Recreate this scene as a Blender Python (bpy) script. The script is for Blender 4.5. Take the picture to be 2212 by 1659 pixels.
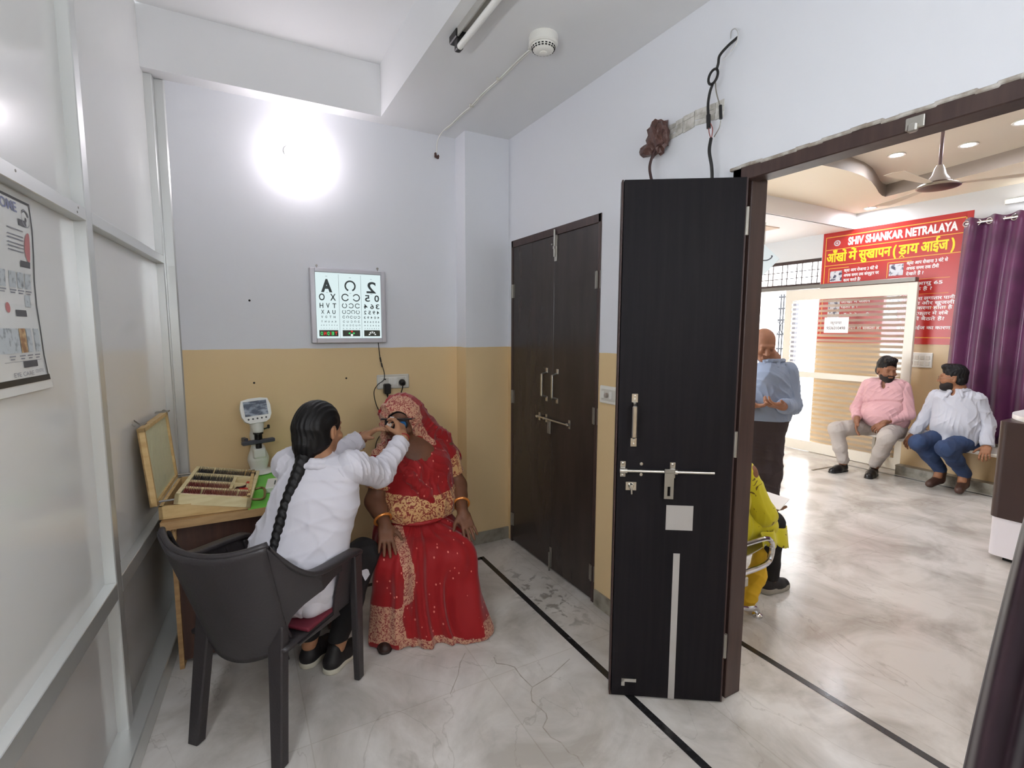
import bpy, bmesh, math, random
import numpy as np
from mathutils import Vector, Matrix, Euler, Quaternion

for o in list(bpy.data.objects):
    bpy.data.objects.remove(o)
SC = bpy.context.scene
COL = SC.collection
PI = math.pi
rnd = random.Random(7)

# ------------------------------------------------------------------ camera
H_CAM = 1.5
_f, _yaw, _pitch, _roll = 1078.154, 0.504490, 0.106687, 0.003585
_fw = Vector((math.sin(_yaw), math.cos(_yaw), 0)); _rt = Vector((math.cos(_yaw), -math.sin(_yaw), 0)); _up = Vector((0, 0, 1))
_fw2 = math.cos(_pitch) * _fw - math.sin(_pitch) * _up
_up2 = math.cos(_pitch) * _up + math.sin(_pitch) * _fw
_rt3 = math.cos(_roll) * _rt + math.sin(_roll) * _up2
_up3 = math.cos(_roll) * _up2 - math.sin(_roll) * _rt
cam_data = bpy.data.cameras.new('camera')
cam = bpy.data.objects.new('camera', cam_data)
COL.objects.link(cam)
cam.matrix_world = Matrix(((_rt3.x, _up3.x, -_fw2.x, 0), (_rt3.y, _up3.y, -_fw2.y, 0), (_rt3.z, _up3.z, -_fw2.z, H_CAM), (0, 0, 0, 1)))
cam_data.sensor_fit = 'HORIZONTAL'
cam_data.sensor_width = 36.0
cam_data.lens = 36.0 * _f / 2212.0
cam_data.clip_start = 0.02
SC.camera = cam

# ------------------------------------------------------------------ world and exposure
world = bpy.data.worlds.new('world')
SC.world = world
world.use_nodes = True
_bg = world.node_tree.nodes['Background']
_bg.inputs[0].default_value = (0.93, 0.96, 1.0, 1)
_bg.inputs[1].default_value = 4.5
SC.view_settings.view_transform = 'Standard'
SC.view_settings.look = 'None'
SC.view_settings.exposure = 1.27
SC.view_settings.gamma = 1.0
SC.view_settings.use_curve_mapping = False
SC.cycles.use_denoising = True
SC.cycles.max_bounces = 10
SC.cycles.diffuse_bounces = 6
SC.cycles.glossy_bounces = 4
SC.cycles.transmission_bounces = 6
SC.cycles.sample_clamp_indirect = 6.0
SC.cycles.caustics_reflective = False
SC.cycles.caustics_refractive = False

BULB_STRENGTH = 36.0       # the bulb on the back wall
FILL_STRENGTH = 47.0       # added fill tubes on the unseen rear wall and partition
DOWNLIGHT_STRENGTH = 150.0  # recessed lamps of the waiting room, the hidden ones added as fill
TUBE_STRENGTH = 3.5       # lit tube of the waiting room

# ------------------------------------------------------------------ materials
def srgb(r, g, b):
    def c(v):
        v /= 255.0
        return v / 12.92 if v <= 0.04045 else ((v + 0.055) / 1.055) ** 2.4
    return (c(r), c(g), c(b), 1.0)

def mat(name, rgb, rough=0.5, metal=0.0, spec=0.5, emit=None, es=0.0, trans=0.0, alpha=1.0, ior=1.45, coat=0.0, bump=None, var=None, sheen=0.0, sss=0.0):
    m = bpy.data.materials.new(name)
    m.use_nodes = True
    nt = m.node_tree
    b = nt.nodes['Principled BSDF']
    col = srgb(*rgb)
    b.inputs['Base Color'].default_value = col
    b.inputs['Roughness'].default_value = rough
    b.inputs['Metallic'].default_value = metal
    b.inputs['Specular IOR Level'].default_value = spec
    b.inputs['Transmission Weight'].default_value = trans
    b.inputs['IOR'].default_value = ior
    b.inputs['Alpha'].default_value = alpha
    b.inputs['Coat Weight'].default_value = coat
    b.inputs['Sheen Weight'].default_value = sheen
    if sss:
        b.inputs['Subsurface Weight'].default_value = sss
        b.inputs['Subsurface Radius'].default_value = (0.01, 0.004, 0.002)
    if emit:
        b.inputs['Emission Color'].default_value = srgb(*emit)
        b.inputs['Emission Strength'].default_value = es
    if var:      # (scale, other rgb, amount low, high)
        tc = nt.nodes.new('ShaderNodeTexCoord'); ns = nt.nodes.new('ShaderNodeTexNoise'); rp = nt.nodes.new('ShaderNodeValToRGB')
        ns.inputs['Scale'].default_value = var[0]; ns.inputs['Detail'].default_value = 5
        rp.color_ramp.elements[0].color = col; rp.color_ramp.elements[1].color = srgb(*var[1])
        rp.color_ramp.elements[0].position = var[2]; rp.color_ramp.elements[1].position = var[3]
        if len(var) > 4:
            mp = nt.nodes.new('ShaderNodeMapping'); mp.inputs['Scale'].default_value = var[4]
            nt.links.new(tc.outputs['Object'], mp.inputs[0]); nt.links.new(mp.outputs[0], ns.inputs['Vector'])
        else:
            nt.links.new(tc.outputs['Object'], ns.inputs['Vector'])
        nt.links.new(ns.outputs['Fac'], rp.inputs[0]); nt.links.new(rp.outputs[0], b.inputs['Base Color'])
    if bump:     # (scale, strength, distance)
        tc = nt.nodes.new('ShaderNodeTexCoord'); ns = nt.nodes.new('ShaderNodeTexNoise'); bp = nt.nodes.new('ShaderNodeBump')
        ns.inputs['Scale'].default_value = bump[0]; ns.inputs['Detail'].default_value = 4
        bp.inputs['Strength'].default_value = bump[1]; bp.inputs['Distance'].default_value = bump[2]
        nt.links.new(tc.outputs['Object'], ns.inputs['Vector']); nt.links.new(ns.outputs['Fac'], bp.inputs['Height']); nt.links.new(bp.outputs[0], b.inputs['Normal'])
    return m

def nodes_of(m):
    nt = m.node_tree
    return nt, nt.nodes['Principled BSDF']

def wall_paint(name, white, tan, split, spec_t=0.5, rough_t=0.25):
    """two-tone wall: glossy tan dado below the split height, matt white above"""
    m = mat(name, white, 0.75, spec=0.3)
    nt, b = nodes_of(m)
    geo = nt.nodes.new('ShaderNodeNewGeometry'); sep = nt.nodes.new('ShaderNodeSeparateXYZ')
    ns = nt.nodes.new('ShaderNodeTexNoise'); ns.inputs['Scale'].default_value = 6.0
    ad = nt.nodes.new('ShaderNodeMath'); ad.operation = 'MULTIPLY_ADD'; ad.inputs[1].default_value = 0.012; ad.inputs[2].default_value = -0.006
    sm = nt.nodes.new('ShaderNodeMath'); sm.operation = 'ADD'
    lt = nt.nodes.new('ShaderNodeMath'); lt.operation = 'LESS_THAN'; lt.inputs[1].default_value = split
    mx = nt.nodes.new('ShaderNodeMix'); mx.data_type = 'RGBA'
    mx.inputs['A'].default_value = srgb(*white); mx.inputs['B'].default_value = srgb(*tan)
    rr = nt.nodes.new('ShaderNodeMapRange'); rr.inputs['To Min'].default_value = 0.7; rr.inputs['To Max'].default_value = rough_t
    nt.links.new(geo.outputs['Position'], sep.inputs[0]); nt.links.new(geo.outputs['Position'], ns.inputs['Vector'])
    nt.links.new(ns.outputs['Fac'], ad.inputs[0]); nt.links.new(ad.outputs[0], sm.inputs[0]); nt.links.new(sep.outputs['Z'], sm.inputs[1])
    nt.links.new(sm.outputs[0], lt.inputs[0]); nt.links.new(lt.outputs[0], mx.inputs['Factor']); nt.links.new(lt.outputs[0], rr.inputs['Value'])
    nt.links.new(mx.outputs['Result'], b.inputs['Base Color']); nt.links.new(rr.outputs[0], b.inputs['Roughness'])
    n2 = nt.nodes.new('ShaderNodeTexNoise'); n2.inputs['Scale'].default_value = 14.0; n2.inputs['Detail'].default_value = 3
    bp = nt.nodes.new('ShaderNodeBump'); bp.inputs['Strength'].default_value = 0.12; bp.inputs['Distance'].default_value = 0.01
    nt.links.new(geo.outputs['Position'], n2.inputs['Vector']); nt.links.new(n2.outputs['Fac'], bp.inputs['Height']); nt.links.new(bp.outputs[0], b.inputs['Normal'])
    return m

def marble(name):
    m = mat(name, (205, 200, 192), 0.16, spec=0.5)
    nt, b = nodes_of(m)
    geo = nt.nodes.new('ShaderNodeNewGeometry')
    mp = nt.nodes.new('ShaderNodeMapping'); mp.inputs['Scale'].default_value = (1.0, 0.45, 1.0); mp.inputs['Rotation'].default_value = (0, 0, 0.5)
    nt.links.new(geo.outputs['Position'], mp.inputs[0])
    # broad clouds
    n1 = nt.nodes.new('ShaderNodeTexNoise'); n1.inputs['Scale'].default_value = 2.6; n1.inputs['Detail'].default_value = 8; n1.inputs['Roughness'].default_value = 0.6; n1.inputs['Distortion'].default_value = 0.6
    r1 = nt.nodes.new('ShaderNodeValToRGB'); e = r1.color_ramp.elements
    e[0].position = 0.34; e[0].color = srgb(174, 168, 160); e[1].position = 0.60; e[1].color = srgb(214, 210, 205)
    nt.links.new(geo.outputs['Position'], n1.inputs['Vector']); nt.links.new(n1.outputs['Fac'], r1.inputs[0])
    # stretched grey veins
    n2 = nt.nodes.new('ShaderNodeTexNoise'); n2.inputs['Scale'].default_value = 5.0; n2.inputs['Detail'].default_value = 9; n2.inputs['Roughness'].default_value = 0.62; n2.inputs['Distortion'].default_value = 1.4
    nt.links.new(mp.outputs[0], n2.inputs['Vector'])
    r2 = nt.nodes.new('ShaderNodeValToRGB'); e = r2.color_ramp.elements
    e[0].position = 0.60; e[0].color = (0, 0, 0, 1); e[1].position = 0.76; e[1].color = (0.28, 0.28, 0.28, 1)
    nt.links.new(n2.outputs['Fac'], r2.inputs[0])
    mx = nt.nodes.new('ShaderNodeMix'); mx.data_type = 'RGBA'; mx.inputs['B'].default_value = srgb(120, 116, 112)
    nt.links.new(r2.outputs[0], mx.inputs['Factor']); nt.links.new(r1.outputs[0], mx.inputs['A'])
    # thin cracks
    n3 = nt.nodes.new('ShaderNodeTexNoise'); n3.inputs['Scale'].default_value = 2.2; n3.inputs['Detail'].default_value = 7; n3.inputs['Distortion'].default_value = 1.0
    nt.links.new(mp.outputs[0], n3.inputs['Vector'])
    s3 = nt.nodes.new('ShaderNodeMath'); s3.operation = 'SUBTRACT'; s3.inputs[1].default_value = 0.5
    a3 = nt.nodes.new('ShaderNodeMath'); a3.operation = 'ABSOLUTE'
    r3 = nt.nodes.new('ShaderNodeValToRGB'); e = r3.color_ramp.elements
    e[0].position = 0.0; e[0].color = (0.3, 0.3, 0.3, 1); e[1].position = 0.004; e[1].color = (0, 0, 0, 1)
    nt.links.new(n3.outputs['Fac'], s3.inputs[0]); nt.links.new(s3.outputs[0], a3.inputs[0]); nt.links.new(a3.outputs[0], r3.inputs[0])
    m3 = nt.nodes.new('ShaderNodeMix'); m3.data_type = 'RGBA'; m3.inputs['B'].default_value = srgb(126, 118, 106)
    nt.links.new(r3.outputs[0], m3.inputs['Factor']); nt.links.new(mx.outputs['Result'], m3.inputs['A'])
    # wall-side slabs a little greyer, sealed tile joints
    br = nt.nodes.new('ShaderNodeTexBrick'); br.inputs['Scale'].default_value = 1.0; br.inputs['Mortar Size'].default_value = 0.0025
    br.inputs['Brick Width'].default_value = 1.45; br.inputs['Row Height'].default_value = 0.72; br.offset = 0.0
    br.inputs['Color1'].default_value = (1, 1, 1, 1); br.inputs['Color2'].default_value = (0.94, 0.94, 0.94, 1); br.inputs['Mortar'].default_value = (0.86, 0.845, 0.82, 1)
    mb = nt.nodes.new('ShaderNodeMapping'); mb.inputs['Location'].default_value = (0.36, 0.55, 0); mb.inputs['Rotation'].default_value = (0, 0, PI / 2)
    nt.links.new(geo.outputs['Position'], mb.inputs[0]); nt.links.new(mb.outputs[0], br.inputs['Vector'])
    mu = nt.nodes.new('ShaderNodeMix'); mu.data_type = 'RGBA'; mu.blend_type = 'MULTIPLY'; mu.inputs['Factor'].default_value = 1.0
    nt.links.new(m3.outputs['Result'], mu.inputs['A']); nt.links.new(br.outputs['Color'], mu.inputs['B'])
    # trodden-in dirt in front of the cabinet
    ds = nt.nodes.new('ShaderNodeVectorMath'); ds.operation = 'DISTANCE'; ds.inputs[1].default_value = (1.47, 2.28, 0)
    sc_ = nt.nodes.new('ShaderNodeMapping'); sc_.inputs['Scale'].default_value = (2.6, 1.0, 1.0); sc_.inputs['Location'].default_value = (-2.35, 0, 0)
    nt.links.new(geo.outputs['Position'], sc_.inputs[0]); nt.links.new(sc_.outputs[0], ds.inputs[0])
    rd2 = nt.nodes.new('ShaderNodeMapRange'); rd2.inputs['From Min'].default_value = 0.2; rd2.inputs['From Max'].default_value = 0.5; rd2.inputs['To Min'].default_value = 1.0; rd2.inputs['To Max'].default_value = 0.0
    nt.links.new(ds.outputs['Value'], rd2.inputs['Value'])
    n5 = nt.nodes.new('ShaderNodeTexNoise'); n5.inputs['Scale'].default_value = 17.0; n5.inputs['Detail'].default_value = 5; n5.inputs['Distortion'].default_value = 0.8
    r5 = nt.nodes.new('ShaderNodeValToRGB'); r5.color_ramp.elements[0].position = 0.54; r5.color_ramp.elements[1].position = 0.62; r5.color_ramp.elements[1].color = (0.6, 0.6, 0.6, 1)
    nt.links.new(geo.outputs['Position'], n5.inputs['Vector']); nt.links.new(n5.outputs['Fac'], r5.inputs[0])
    mm5 = nt.nodes.new('ShaderNodeMath'); mm5.operation = 'MULTIPLY'; nt.links.new(r5.outputs[0], mm5.inputs[0]); nt.links.new(rd2.outputs[0], mm5.inputs[1])
    mx5 = nt.nodes.new('ShaderNodeMix'); mx5.data_type = 'RGBA'; mx5.inputs['B'].default_value = srgb(96, 90, 80)
    nt.links.new(mm5.outputs[0], mx5.inputs['Factor']); nt.links.new(mu.outputs['Result'], mx5.inputs['A'])
    nt.links.new(mx5.outputs['Result'], b.inputs['Base Color'])
    rr = nt.nodes.new('ShaderNodeMapRange'); rr.inputs['To Min'].default_value = 0.12; rr.inputs['To Max'].default_value = 0.3
    nt.links.new(n1.outputs['Fac'], rr.inputs['Value']); nt.links.new(rr.outputs[0], b.inputs['Roughness'])
    return m

def two_tone(name, base, fleck, kind='brocade', scale=60.0, rough=0.6, third=None):
    """printed or woven cloth: brocade scrollwork, scattered flecks or small weave"""
    m = mat(name, base, rough, spec=0.25, sheen=0.2)
    nt, b = nodes_of(m)
    tc = nt.nodes.new('ShaderNodeTexCoord')
    mx = nt.nodes.new('ShaderNodeMix'); mx.data_type = 'RGBA'
    mx.inputs['A'].default_value = srgb(*base); mx.inputs['B'].default_value = srgb(*fleck)
    rp = nt.nodes.new('ShaderNodeValToRGB'); e = rp.color_ramp.elements
    if kind == 'brocade':
        ns = nt.nodes.new('ShaderNodeTexNoise'); ns.inputs['Scale'].default_value = scale; ns.inputs['Detail'].default_value = 1.5; ns.inputs['Distortion'].default_value = 2.2
        e[0].position = 0.50; e[0].color = (0, 0, 0, 1); e[1].position = 0.56; e[1].color = (1, 1, 1, 1)
        nt.links.new(tc.outputs['Object'], ns.inputs['Vector']); nt.links.new(ns.outputs['Fac'], rp.inputs[0])
    elif kind == 'fleck':
        vo = nt.nodes.new('ShaderNodeTexVoronoi'); vo.inputs['Scale'].default_value = scale; vo.inputs['Randomness'].default_value = 0.75
        mp = nt.nodes.new('ShaderNodeMapping'); mp.inputs['Rotation'].default_value = (0.3, 0.5, 0.4); mp.inputs['Scale'].default_value = (1.5, 0.9, 1.0)
        e[0].position = 0.11; e[0].color = (1, 1, 1, 1); e[1].position = 0.145; e[1].color = (0, 0, 0, 1)
        nt.links.new(tc.outputs['Object'], mp.inputs[0]); nt.links.new(mp.outputs[0], vo.inputs['Vector']); nt.links.new(vo.outputs['Distance'], rp.inputs[0])
    else:
        ns = nt.nodes.new('ShaderNodeTexNoise'); ns.inputs['Scale'].default_value = scale; ns.inputs['Detail'].default_value = 2.0
        e[0].position = 0.40; e[0].color = (0, 0, 0, 1); e[1].position = 0.62; e[1].color = (1, 1, 1, 1)
        nt.links.new(tc.outputs['Object'], ns.inputs['Vector']); nt.links.new(ns.outputs['Fac'], rp.inputs[0])
    nt.links.new(rp.outputs[0], mx.inputs['Factor']); nt.links.new(mx.outputs['Result'], b.inputs['Base Color'])
    n2 = nt.nodes.new('ShaderNodeTexNoise'); n2.inputs['Scale'].default_value = 300; bp = nt.nodes.new('ShaderNodeBump'); bp.inputs['Strength'].default_value = 0.15; bp.inputs['Distance'].default_value = 0.002
    nt.links.new(tc.outputs['Object'], n2.inputs['Vector']); nt.links.new(n2.outputs['Fac'], bp.inputs['Height']); nt.links.new(bp.outputs[0], b.inputs['Normal'])
    return m

def emitter(name, rgb, strength):
    m = bpy.data.materials.new(name); m.use_nodes = True
    nt = m.node_tree; nt.nodes.clear()
    e = nt.nodes.new('ShaderNodeEmission'); e.inputs[0].default_value = srgb(*rgb); e.inputs[1].default_value = strength
    o = nt.nodes.new('ShaderNodeOutputMaterial'); nt.links.new(e.outputs[0], o.inputs[0])
    return m

M = {}
M['wall'] = wall_paint('two_tone_wall_paint', (222, 224, 229), (220, 194, 150), 1.388)
M['wallw'] = mat('white_wall_paint', (226, 226, 226), 0.7, spec=0.3, bump=(14, 0.1, 0.01))
M['ceil'] = mat('white_ceiling_paint', (224, 225, 226), 0.75, spec=0.3, bump=(9, 0.1, 0.01))
M['floor'] = marble('polished_marble')
M['blackstone'] = mat('black_stone_inlay', (30, 29, 30), 0.2, var=(30, (52, 52, 54), 0.45, 0.75))
M['skirt'] = mat('grey_stone_skirting', (150, 145, 132), 0.35, var=(14, (112, 106, 95), 0.45, 0.7))
M['alu'] = mat('brushed_aluminium', (216, 218, 216), 0.32, metal=0.6, spec=0.5)
M['panel'] = mat('white_laminate_panel', (226, 227, 225), 0.14, spec=0.5, bump=(3, 0.03, 0.02))
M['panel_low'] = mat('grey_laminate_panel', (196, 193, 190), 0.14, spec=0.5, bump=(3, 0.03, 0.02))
M['frame'] = mat('dark_brown_door_frame', (58, 42, 39), 0.45, var=(40, (74, 56, 50), 0.4, 0.8, (1, 1, 0.08)))
M['leaf'] = mat('black_brown_laminate', (22, 20, 23), 0.5, spec=0.12, var=(60, (30, 27, 29), 0.35, 0.8, (1, 1, 0.04)), bump=(160, 0.08, 0.002))
M['leafedge'] = mat('brown_door_edge', (52, 34, 32), 0.5)
M['cab'] = mat('dark_brown_cabinet_paint', (50, 42, 39), 0.26, var=(9, (60, 51, 47), 0.4, 0.75, (1, 1, 0.2)), bump=(40, 0.06, 0.003))
M['steel'] = mat('satin_steel', (196, 192, 184), 0.28, metal=1.0)
M['chrome'] = mat('polished_chrome', (214, 214, 216), 0.08, metal=1.0)
M['dull'] = mat('dull_zinc', (150, 146, 138), 0.45, metal=0.8)
M['inlay'] = mat('silver_laminate_inlay', (168, 164, 160), 0.4, metal=0.15)
M['white'] = mat('white_plastic', (226, 225, 218), 0.35)
M['offwhite'] = mat('aged_white_plastic', (205, 202, 192), 0.45)
M['black'] = mat('black_plastic', (22, 21, 22), 0.35)
M['rubber'] = mat('black_rubber_cable', (24, 22, 22), 0.5)
M['dark'] = mat('dark_gap', (12, 11, 11), 0.8)
M['plaster'] = mat('bare_cement_patch', (150, 140, 128), 0.9, var=(30, (196, 192, 186), 0.4, 0.7), bump=(40, 0.5, 0.01))

# ------------------------------------------------------------------ geometry helpers
class MB:
    """collects shapes into one mesh"""
    def __init__(self):
        self.bm = bmesh.new()
    def box(self, c, s, rot=None, bevel=0.0):
        r = bmesh.ops.create_cube(self.bm, size=1.0)
        vs = r['verts']
        bmesh.ops.scale(self.bm, vec=Vector(s), verts=vs)
        if bevel > 0:
            es = list({e for v in vs for e in v.link_edges})
            q = bmesh.ops.bevel(self.bm, geom=es, offset=bevel, segments=1, affect='EDGES', profile=0.5)
            vs = list({v for f in q['faces'] for v in f.verts} | {v for v in vs if v.is_valid})
        m = Matrix.Translation(Vector(c))
        if rot is not None:
            m = m @ (rot.to_4x4() if isinstance(rot, Matrix) else Euler(rot).to_matrix().to_4x4())
        bmesh.ops.transform(self.bm, matrix=m, verts=vs)
        return self
    def mm(self, x0, x1, y0, y1, z0, z1, bevel=0.0):
        return self.box(((x0 + x1) / 2, (y0 + y1) / 2, (z0 + z1) / 2), (abs(x1 - x0), abs(y1 - y0), abs(z1 - z0)), bevel=bevel)
    def ngon(self, pts):
        vs = [self.bm.verts.new(Vector(p)) for p in pts]
        self.bm.faces.new(vs)
        return self
    def prism(self, pts, vec):
        """closed outline pts (3d) pushed along vec"""
        vec = Vector(vec)
        a = [self.bm.verts.new(Vector(p)) for p in pts]; b = [self.bm.verts.new(Vector(p) + vec) for p in pts]
        n = len(a)
        self.bm.faces.new(a[::-1]); self.bm.faces.new(b)
        for i in range(n):
            self.bm.faces.new((a[i], a[(i + 1) % n], b[(i + 1) % n], b[i]))
        return self
    def tube(self, pts, r, n=10, caps=True, closed=False):
        pts = [Vector(p) for p in pts]
        rs = r if isinstance(r, (list, tuple)) else [r] * len(pts)
        rings = []
        prev = None
        m = len(pts)
        for i, p in enumerate(pts):
            if closed:
                t = (pts[(i + 1) % m] - pts[i - 1]).normalized()
            else:
                t = (pts[min(i + 1, m - 1)] - pts[max(i - 1, 0)]).normalized()
            if prev is None:
                ref = Vector((0, 0, 1)) if abs(t.z) < 0.9 else Vector((1, 0, 0))
                nx = t.cross(ref).normalized()
            else:
                nx = (prev - t * prev.dot(t)).normalized()
            prev = nx
            ny = t.cross(nx)
            rings.append([self.bm.verts.new(p + (nx * math.cos(2 * PI * k / n) + ny * math.sin(2 * PI * k / n)) * rs[i]) for k in range(n)])
        for i in range(m if closed else m - 1):
            a = rings[i]; b = rings[(i + 1) % m]
            for k in range(n):
                self.bm.faces.new((a[k], a[(k + 1) % n], b[(k + 1) % n], b[k]))
        if caps and not closed:
            self.bm.faces.new(rings[0][::-1]); self.bm.faces.new(rings[-1])
        return self
    def cyl(self, a, b, r, n=20, r2=None):
        return self.tube([a, b], [r, r if r2 is None else r2], n)
    def lathe(self, prof, c=(0, 0, 0), axis=(0, 0, 1), n=32):
        """profile of (radius, height) about an axis through c"""
        q = Vector((0, 0, 1)).rotation_difference(Vector(axis).normalized())
        c = Vector(c); rings = []
        for (r, h) in prof:
            if r < 1e-6:
                rings.append([self.bm.verts.new(c + q @ Vector((0, 0, h)))])
            else:
                rings.append([self.bm.verts.new(c + q @ Vector((r * math.cos(2 * PI * k / n), r * math.sin(2 * PI * k / n), h))) for k in range(n)])
        for a, b in zip(rings, rings[1:]):
            for k in range(n):
                k2 = (k + 1) % n
                if len(a) == 1 and len(b) == 1: continue
                if len(a) == 1: self.bm.faces.new((a[0], b[k2], b[k]))
                elif len(b) == 1: self.bm.faces.new((a[k], a[k2], b[0]))
                else: self.bm.faces.new((a[k], a[k2], b[k2], b[k]))
        return self
    def grid(self, fn, nu, nv, closed_u=False, thick=0.0):
        """surface fn(u, v) -> point; a second skin along -normal when thick"""
        P = [[Vector(fn(i / (nu - (0 if closed_u else 1)), j / (nv - 1))) for j in range(nv)] for i in range(nu)]
        def skin(Q, flip):
            V = [[self.bm.verts.new(q) for q in row] for row in Q]
            for i in range(nu if closed_u else nu - 1):
                for j in range(nv - 1):
                    i2 = (i + 1) % nu
                    f = (V[i][j], V[i2][j], V[i2][j + 1], V[i][j + 1])
                    self.bm.faces.new(f[::-1] if flip else f)
            return V
        A = skin(P, False)
        if thick:
            Q = []
            for i in range(nu):
                row = []
                for j in range(nv):
                    if closed_u: du = P[(i + 1) % nu][j] - P[i - 1][j]
                    else: du = P[min(i + 1, nu - 1)][j] - P[max(i - 1, 0)][j]
                    dv = P[i][min(j + 1, nv - 1)] - P[i][max(j - 1, 0)]
                    nrm = du.cross(dv)
                    nrm = nrm.normalized() if nrm.length > 1e-9 else Vector((0, 0, 1))
                    row.append(P[i][j] - nrm * thick)
                Q.append(row)
            B = skin(Q, True)
            for i in range(nu if closed_u else nu - 1):
                i2 = (i + 1) % nu
                self.bm.faces.new((A[i2][0], A[i][0], B[i][0], B[i2][0]))
                self.bm.faces.new((A[i][-1], A[i2][-1], B[i2][-1], B[i][-1]))
            if not closed_u:
                for j in range(nv - 1):
                    self.bm.faces.new((A[0][j], A[0][j + 1], B[0][j + 1], B[0][j]))
                    self.bm.faces.new((A[-1][j + 1], A[-1][j], B[-1][j], B[-1][j + 1]))
        return self

WM = {}       # world matrices of the empties, known without a depsgraph update

def empty(name, loc=(0, 0, 0), rotz=0.0, label=None, cat=None, group=None, kind=None):
    o = bpy.data.objects.new(name, None)
    COL.objects.link(o)
    o.empty_display_size = 0.1
    o.location = loc; o.rotation_euler = (0, 0, rotz)
    WM[o.name] = Matrix.Translation(Vector(loc)) @ Matrix.Rotation(rotz, 4, 'Z')
    return tag(o, label, cat, group, kind)

def tag(o, label=None, cat=None, group=None, kind=None):
    if label: o['label'] = label
    if cat: o['category'] = cat
    if group: o['group'] = group
    if kind: o['kind'] = kind
    return o

def link_mesh(name, me, m, parent=None, smooth=False, base=None):
    """mesh given in world coordinates -> object; origin at the parent's base or at its own base"""
    if m is not None:
        me.materials.clear(); me.materials.append(m)
    o = bpy.data.objects.new(name, me)
    COL.objects.link(o)
    if parent is not None:
        o.parent = parent
        inv = WM[parent.name].inverted()
        me.transform(inv)
        WM[o.name] = WM[parent.name].copy()
    else:
        n = len(me.vertices)
        co = np.empty(n * 3, np.float32); me.vertices.foreach_get('co', co); co = co.reshape(-1, 3)
        b = Vector(((co[:, 0].min() + co[:, 0].max()) / 2, (co[:, 1].min() + co[:, 1].max()) / 2, co[:, 2].min())) if base is None else Vector(base)
        b = Vector([float(x) for x in b])
        me.transform(Matrix.Translation(-b)); o.location = b
        WM[o.name] = Matrix.Translation(b)
    if smooth is not False:
        me.polygons.foreach_set('use_smooth', [True] * len(me.polygons))
        if smooth is not True:
            me.set_sharp_from_angle(angle=math.radians(smooth))
    return o

def build(name, mb, m, parent=None, smooth=35, xf=None, base=None):
    me = bpy.data.meshes.new(name)
    bmesh.ops.recalc_face_normals(mb.bm, faces=mb.bm.faces)
    if xf is not None:
        bmesh.ops.transform(mb.bm, matrix=xf, verts=mb.bm.verts)
    mb.bm.to_mesh(me); mb.bm.free()
    return link_mesh(name, me, m, parent, smooth, base)

def struct(o, label=None):
    o['kind'] = 'structure'
    if label: o['label'] = label
    return o

def frame_matrix(origin, ux, uy, uz):
    ux, uy, uz = Vector(ux), Vector(uy), Vector(uz)
    return Matrix(((ux.x, uy.x, uz.x, origin[0]), (ux.y, uy.y, uz.y, origin[1]), (ux.z, uy.z, uz.z, origin[2]), (0, 0, 0, 1)))

_txt_cache = {}
def text_mesh(s, size=1.0, bold=0.0, extrude=0.0, align='LEFT'):
    cu = bpy.data.curves.new('lettering', 'FONT')
    cu.body = s; cu.size = size; cu.offset = bold; cu.extrude = extrude; cu.align_x = align; cu.resolution_u = 3
    ob = bpy.data.objects.new('lettering', cu)
    COL.objects.link(ob)
    dg = bpy.context.evaluated_depsgraph_get()
    me = bpy.data.meshes.new_from_object(ob.evaluated_get(dg))
    bpy.data.objects.remove(ob); bpy.data.curves.remove(cu)
    return me

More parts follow.
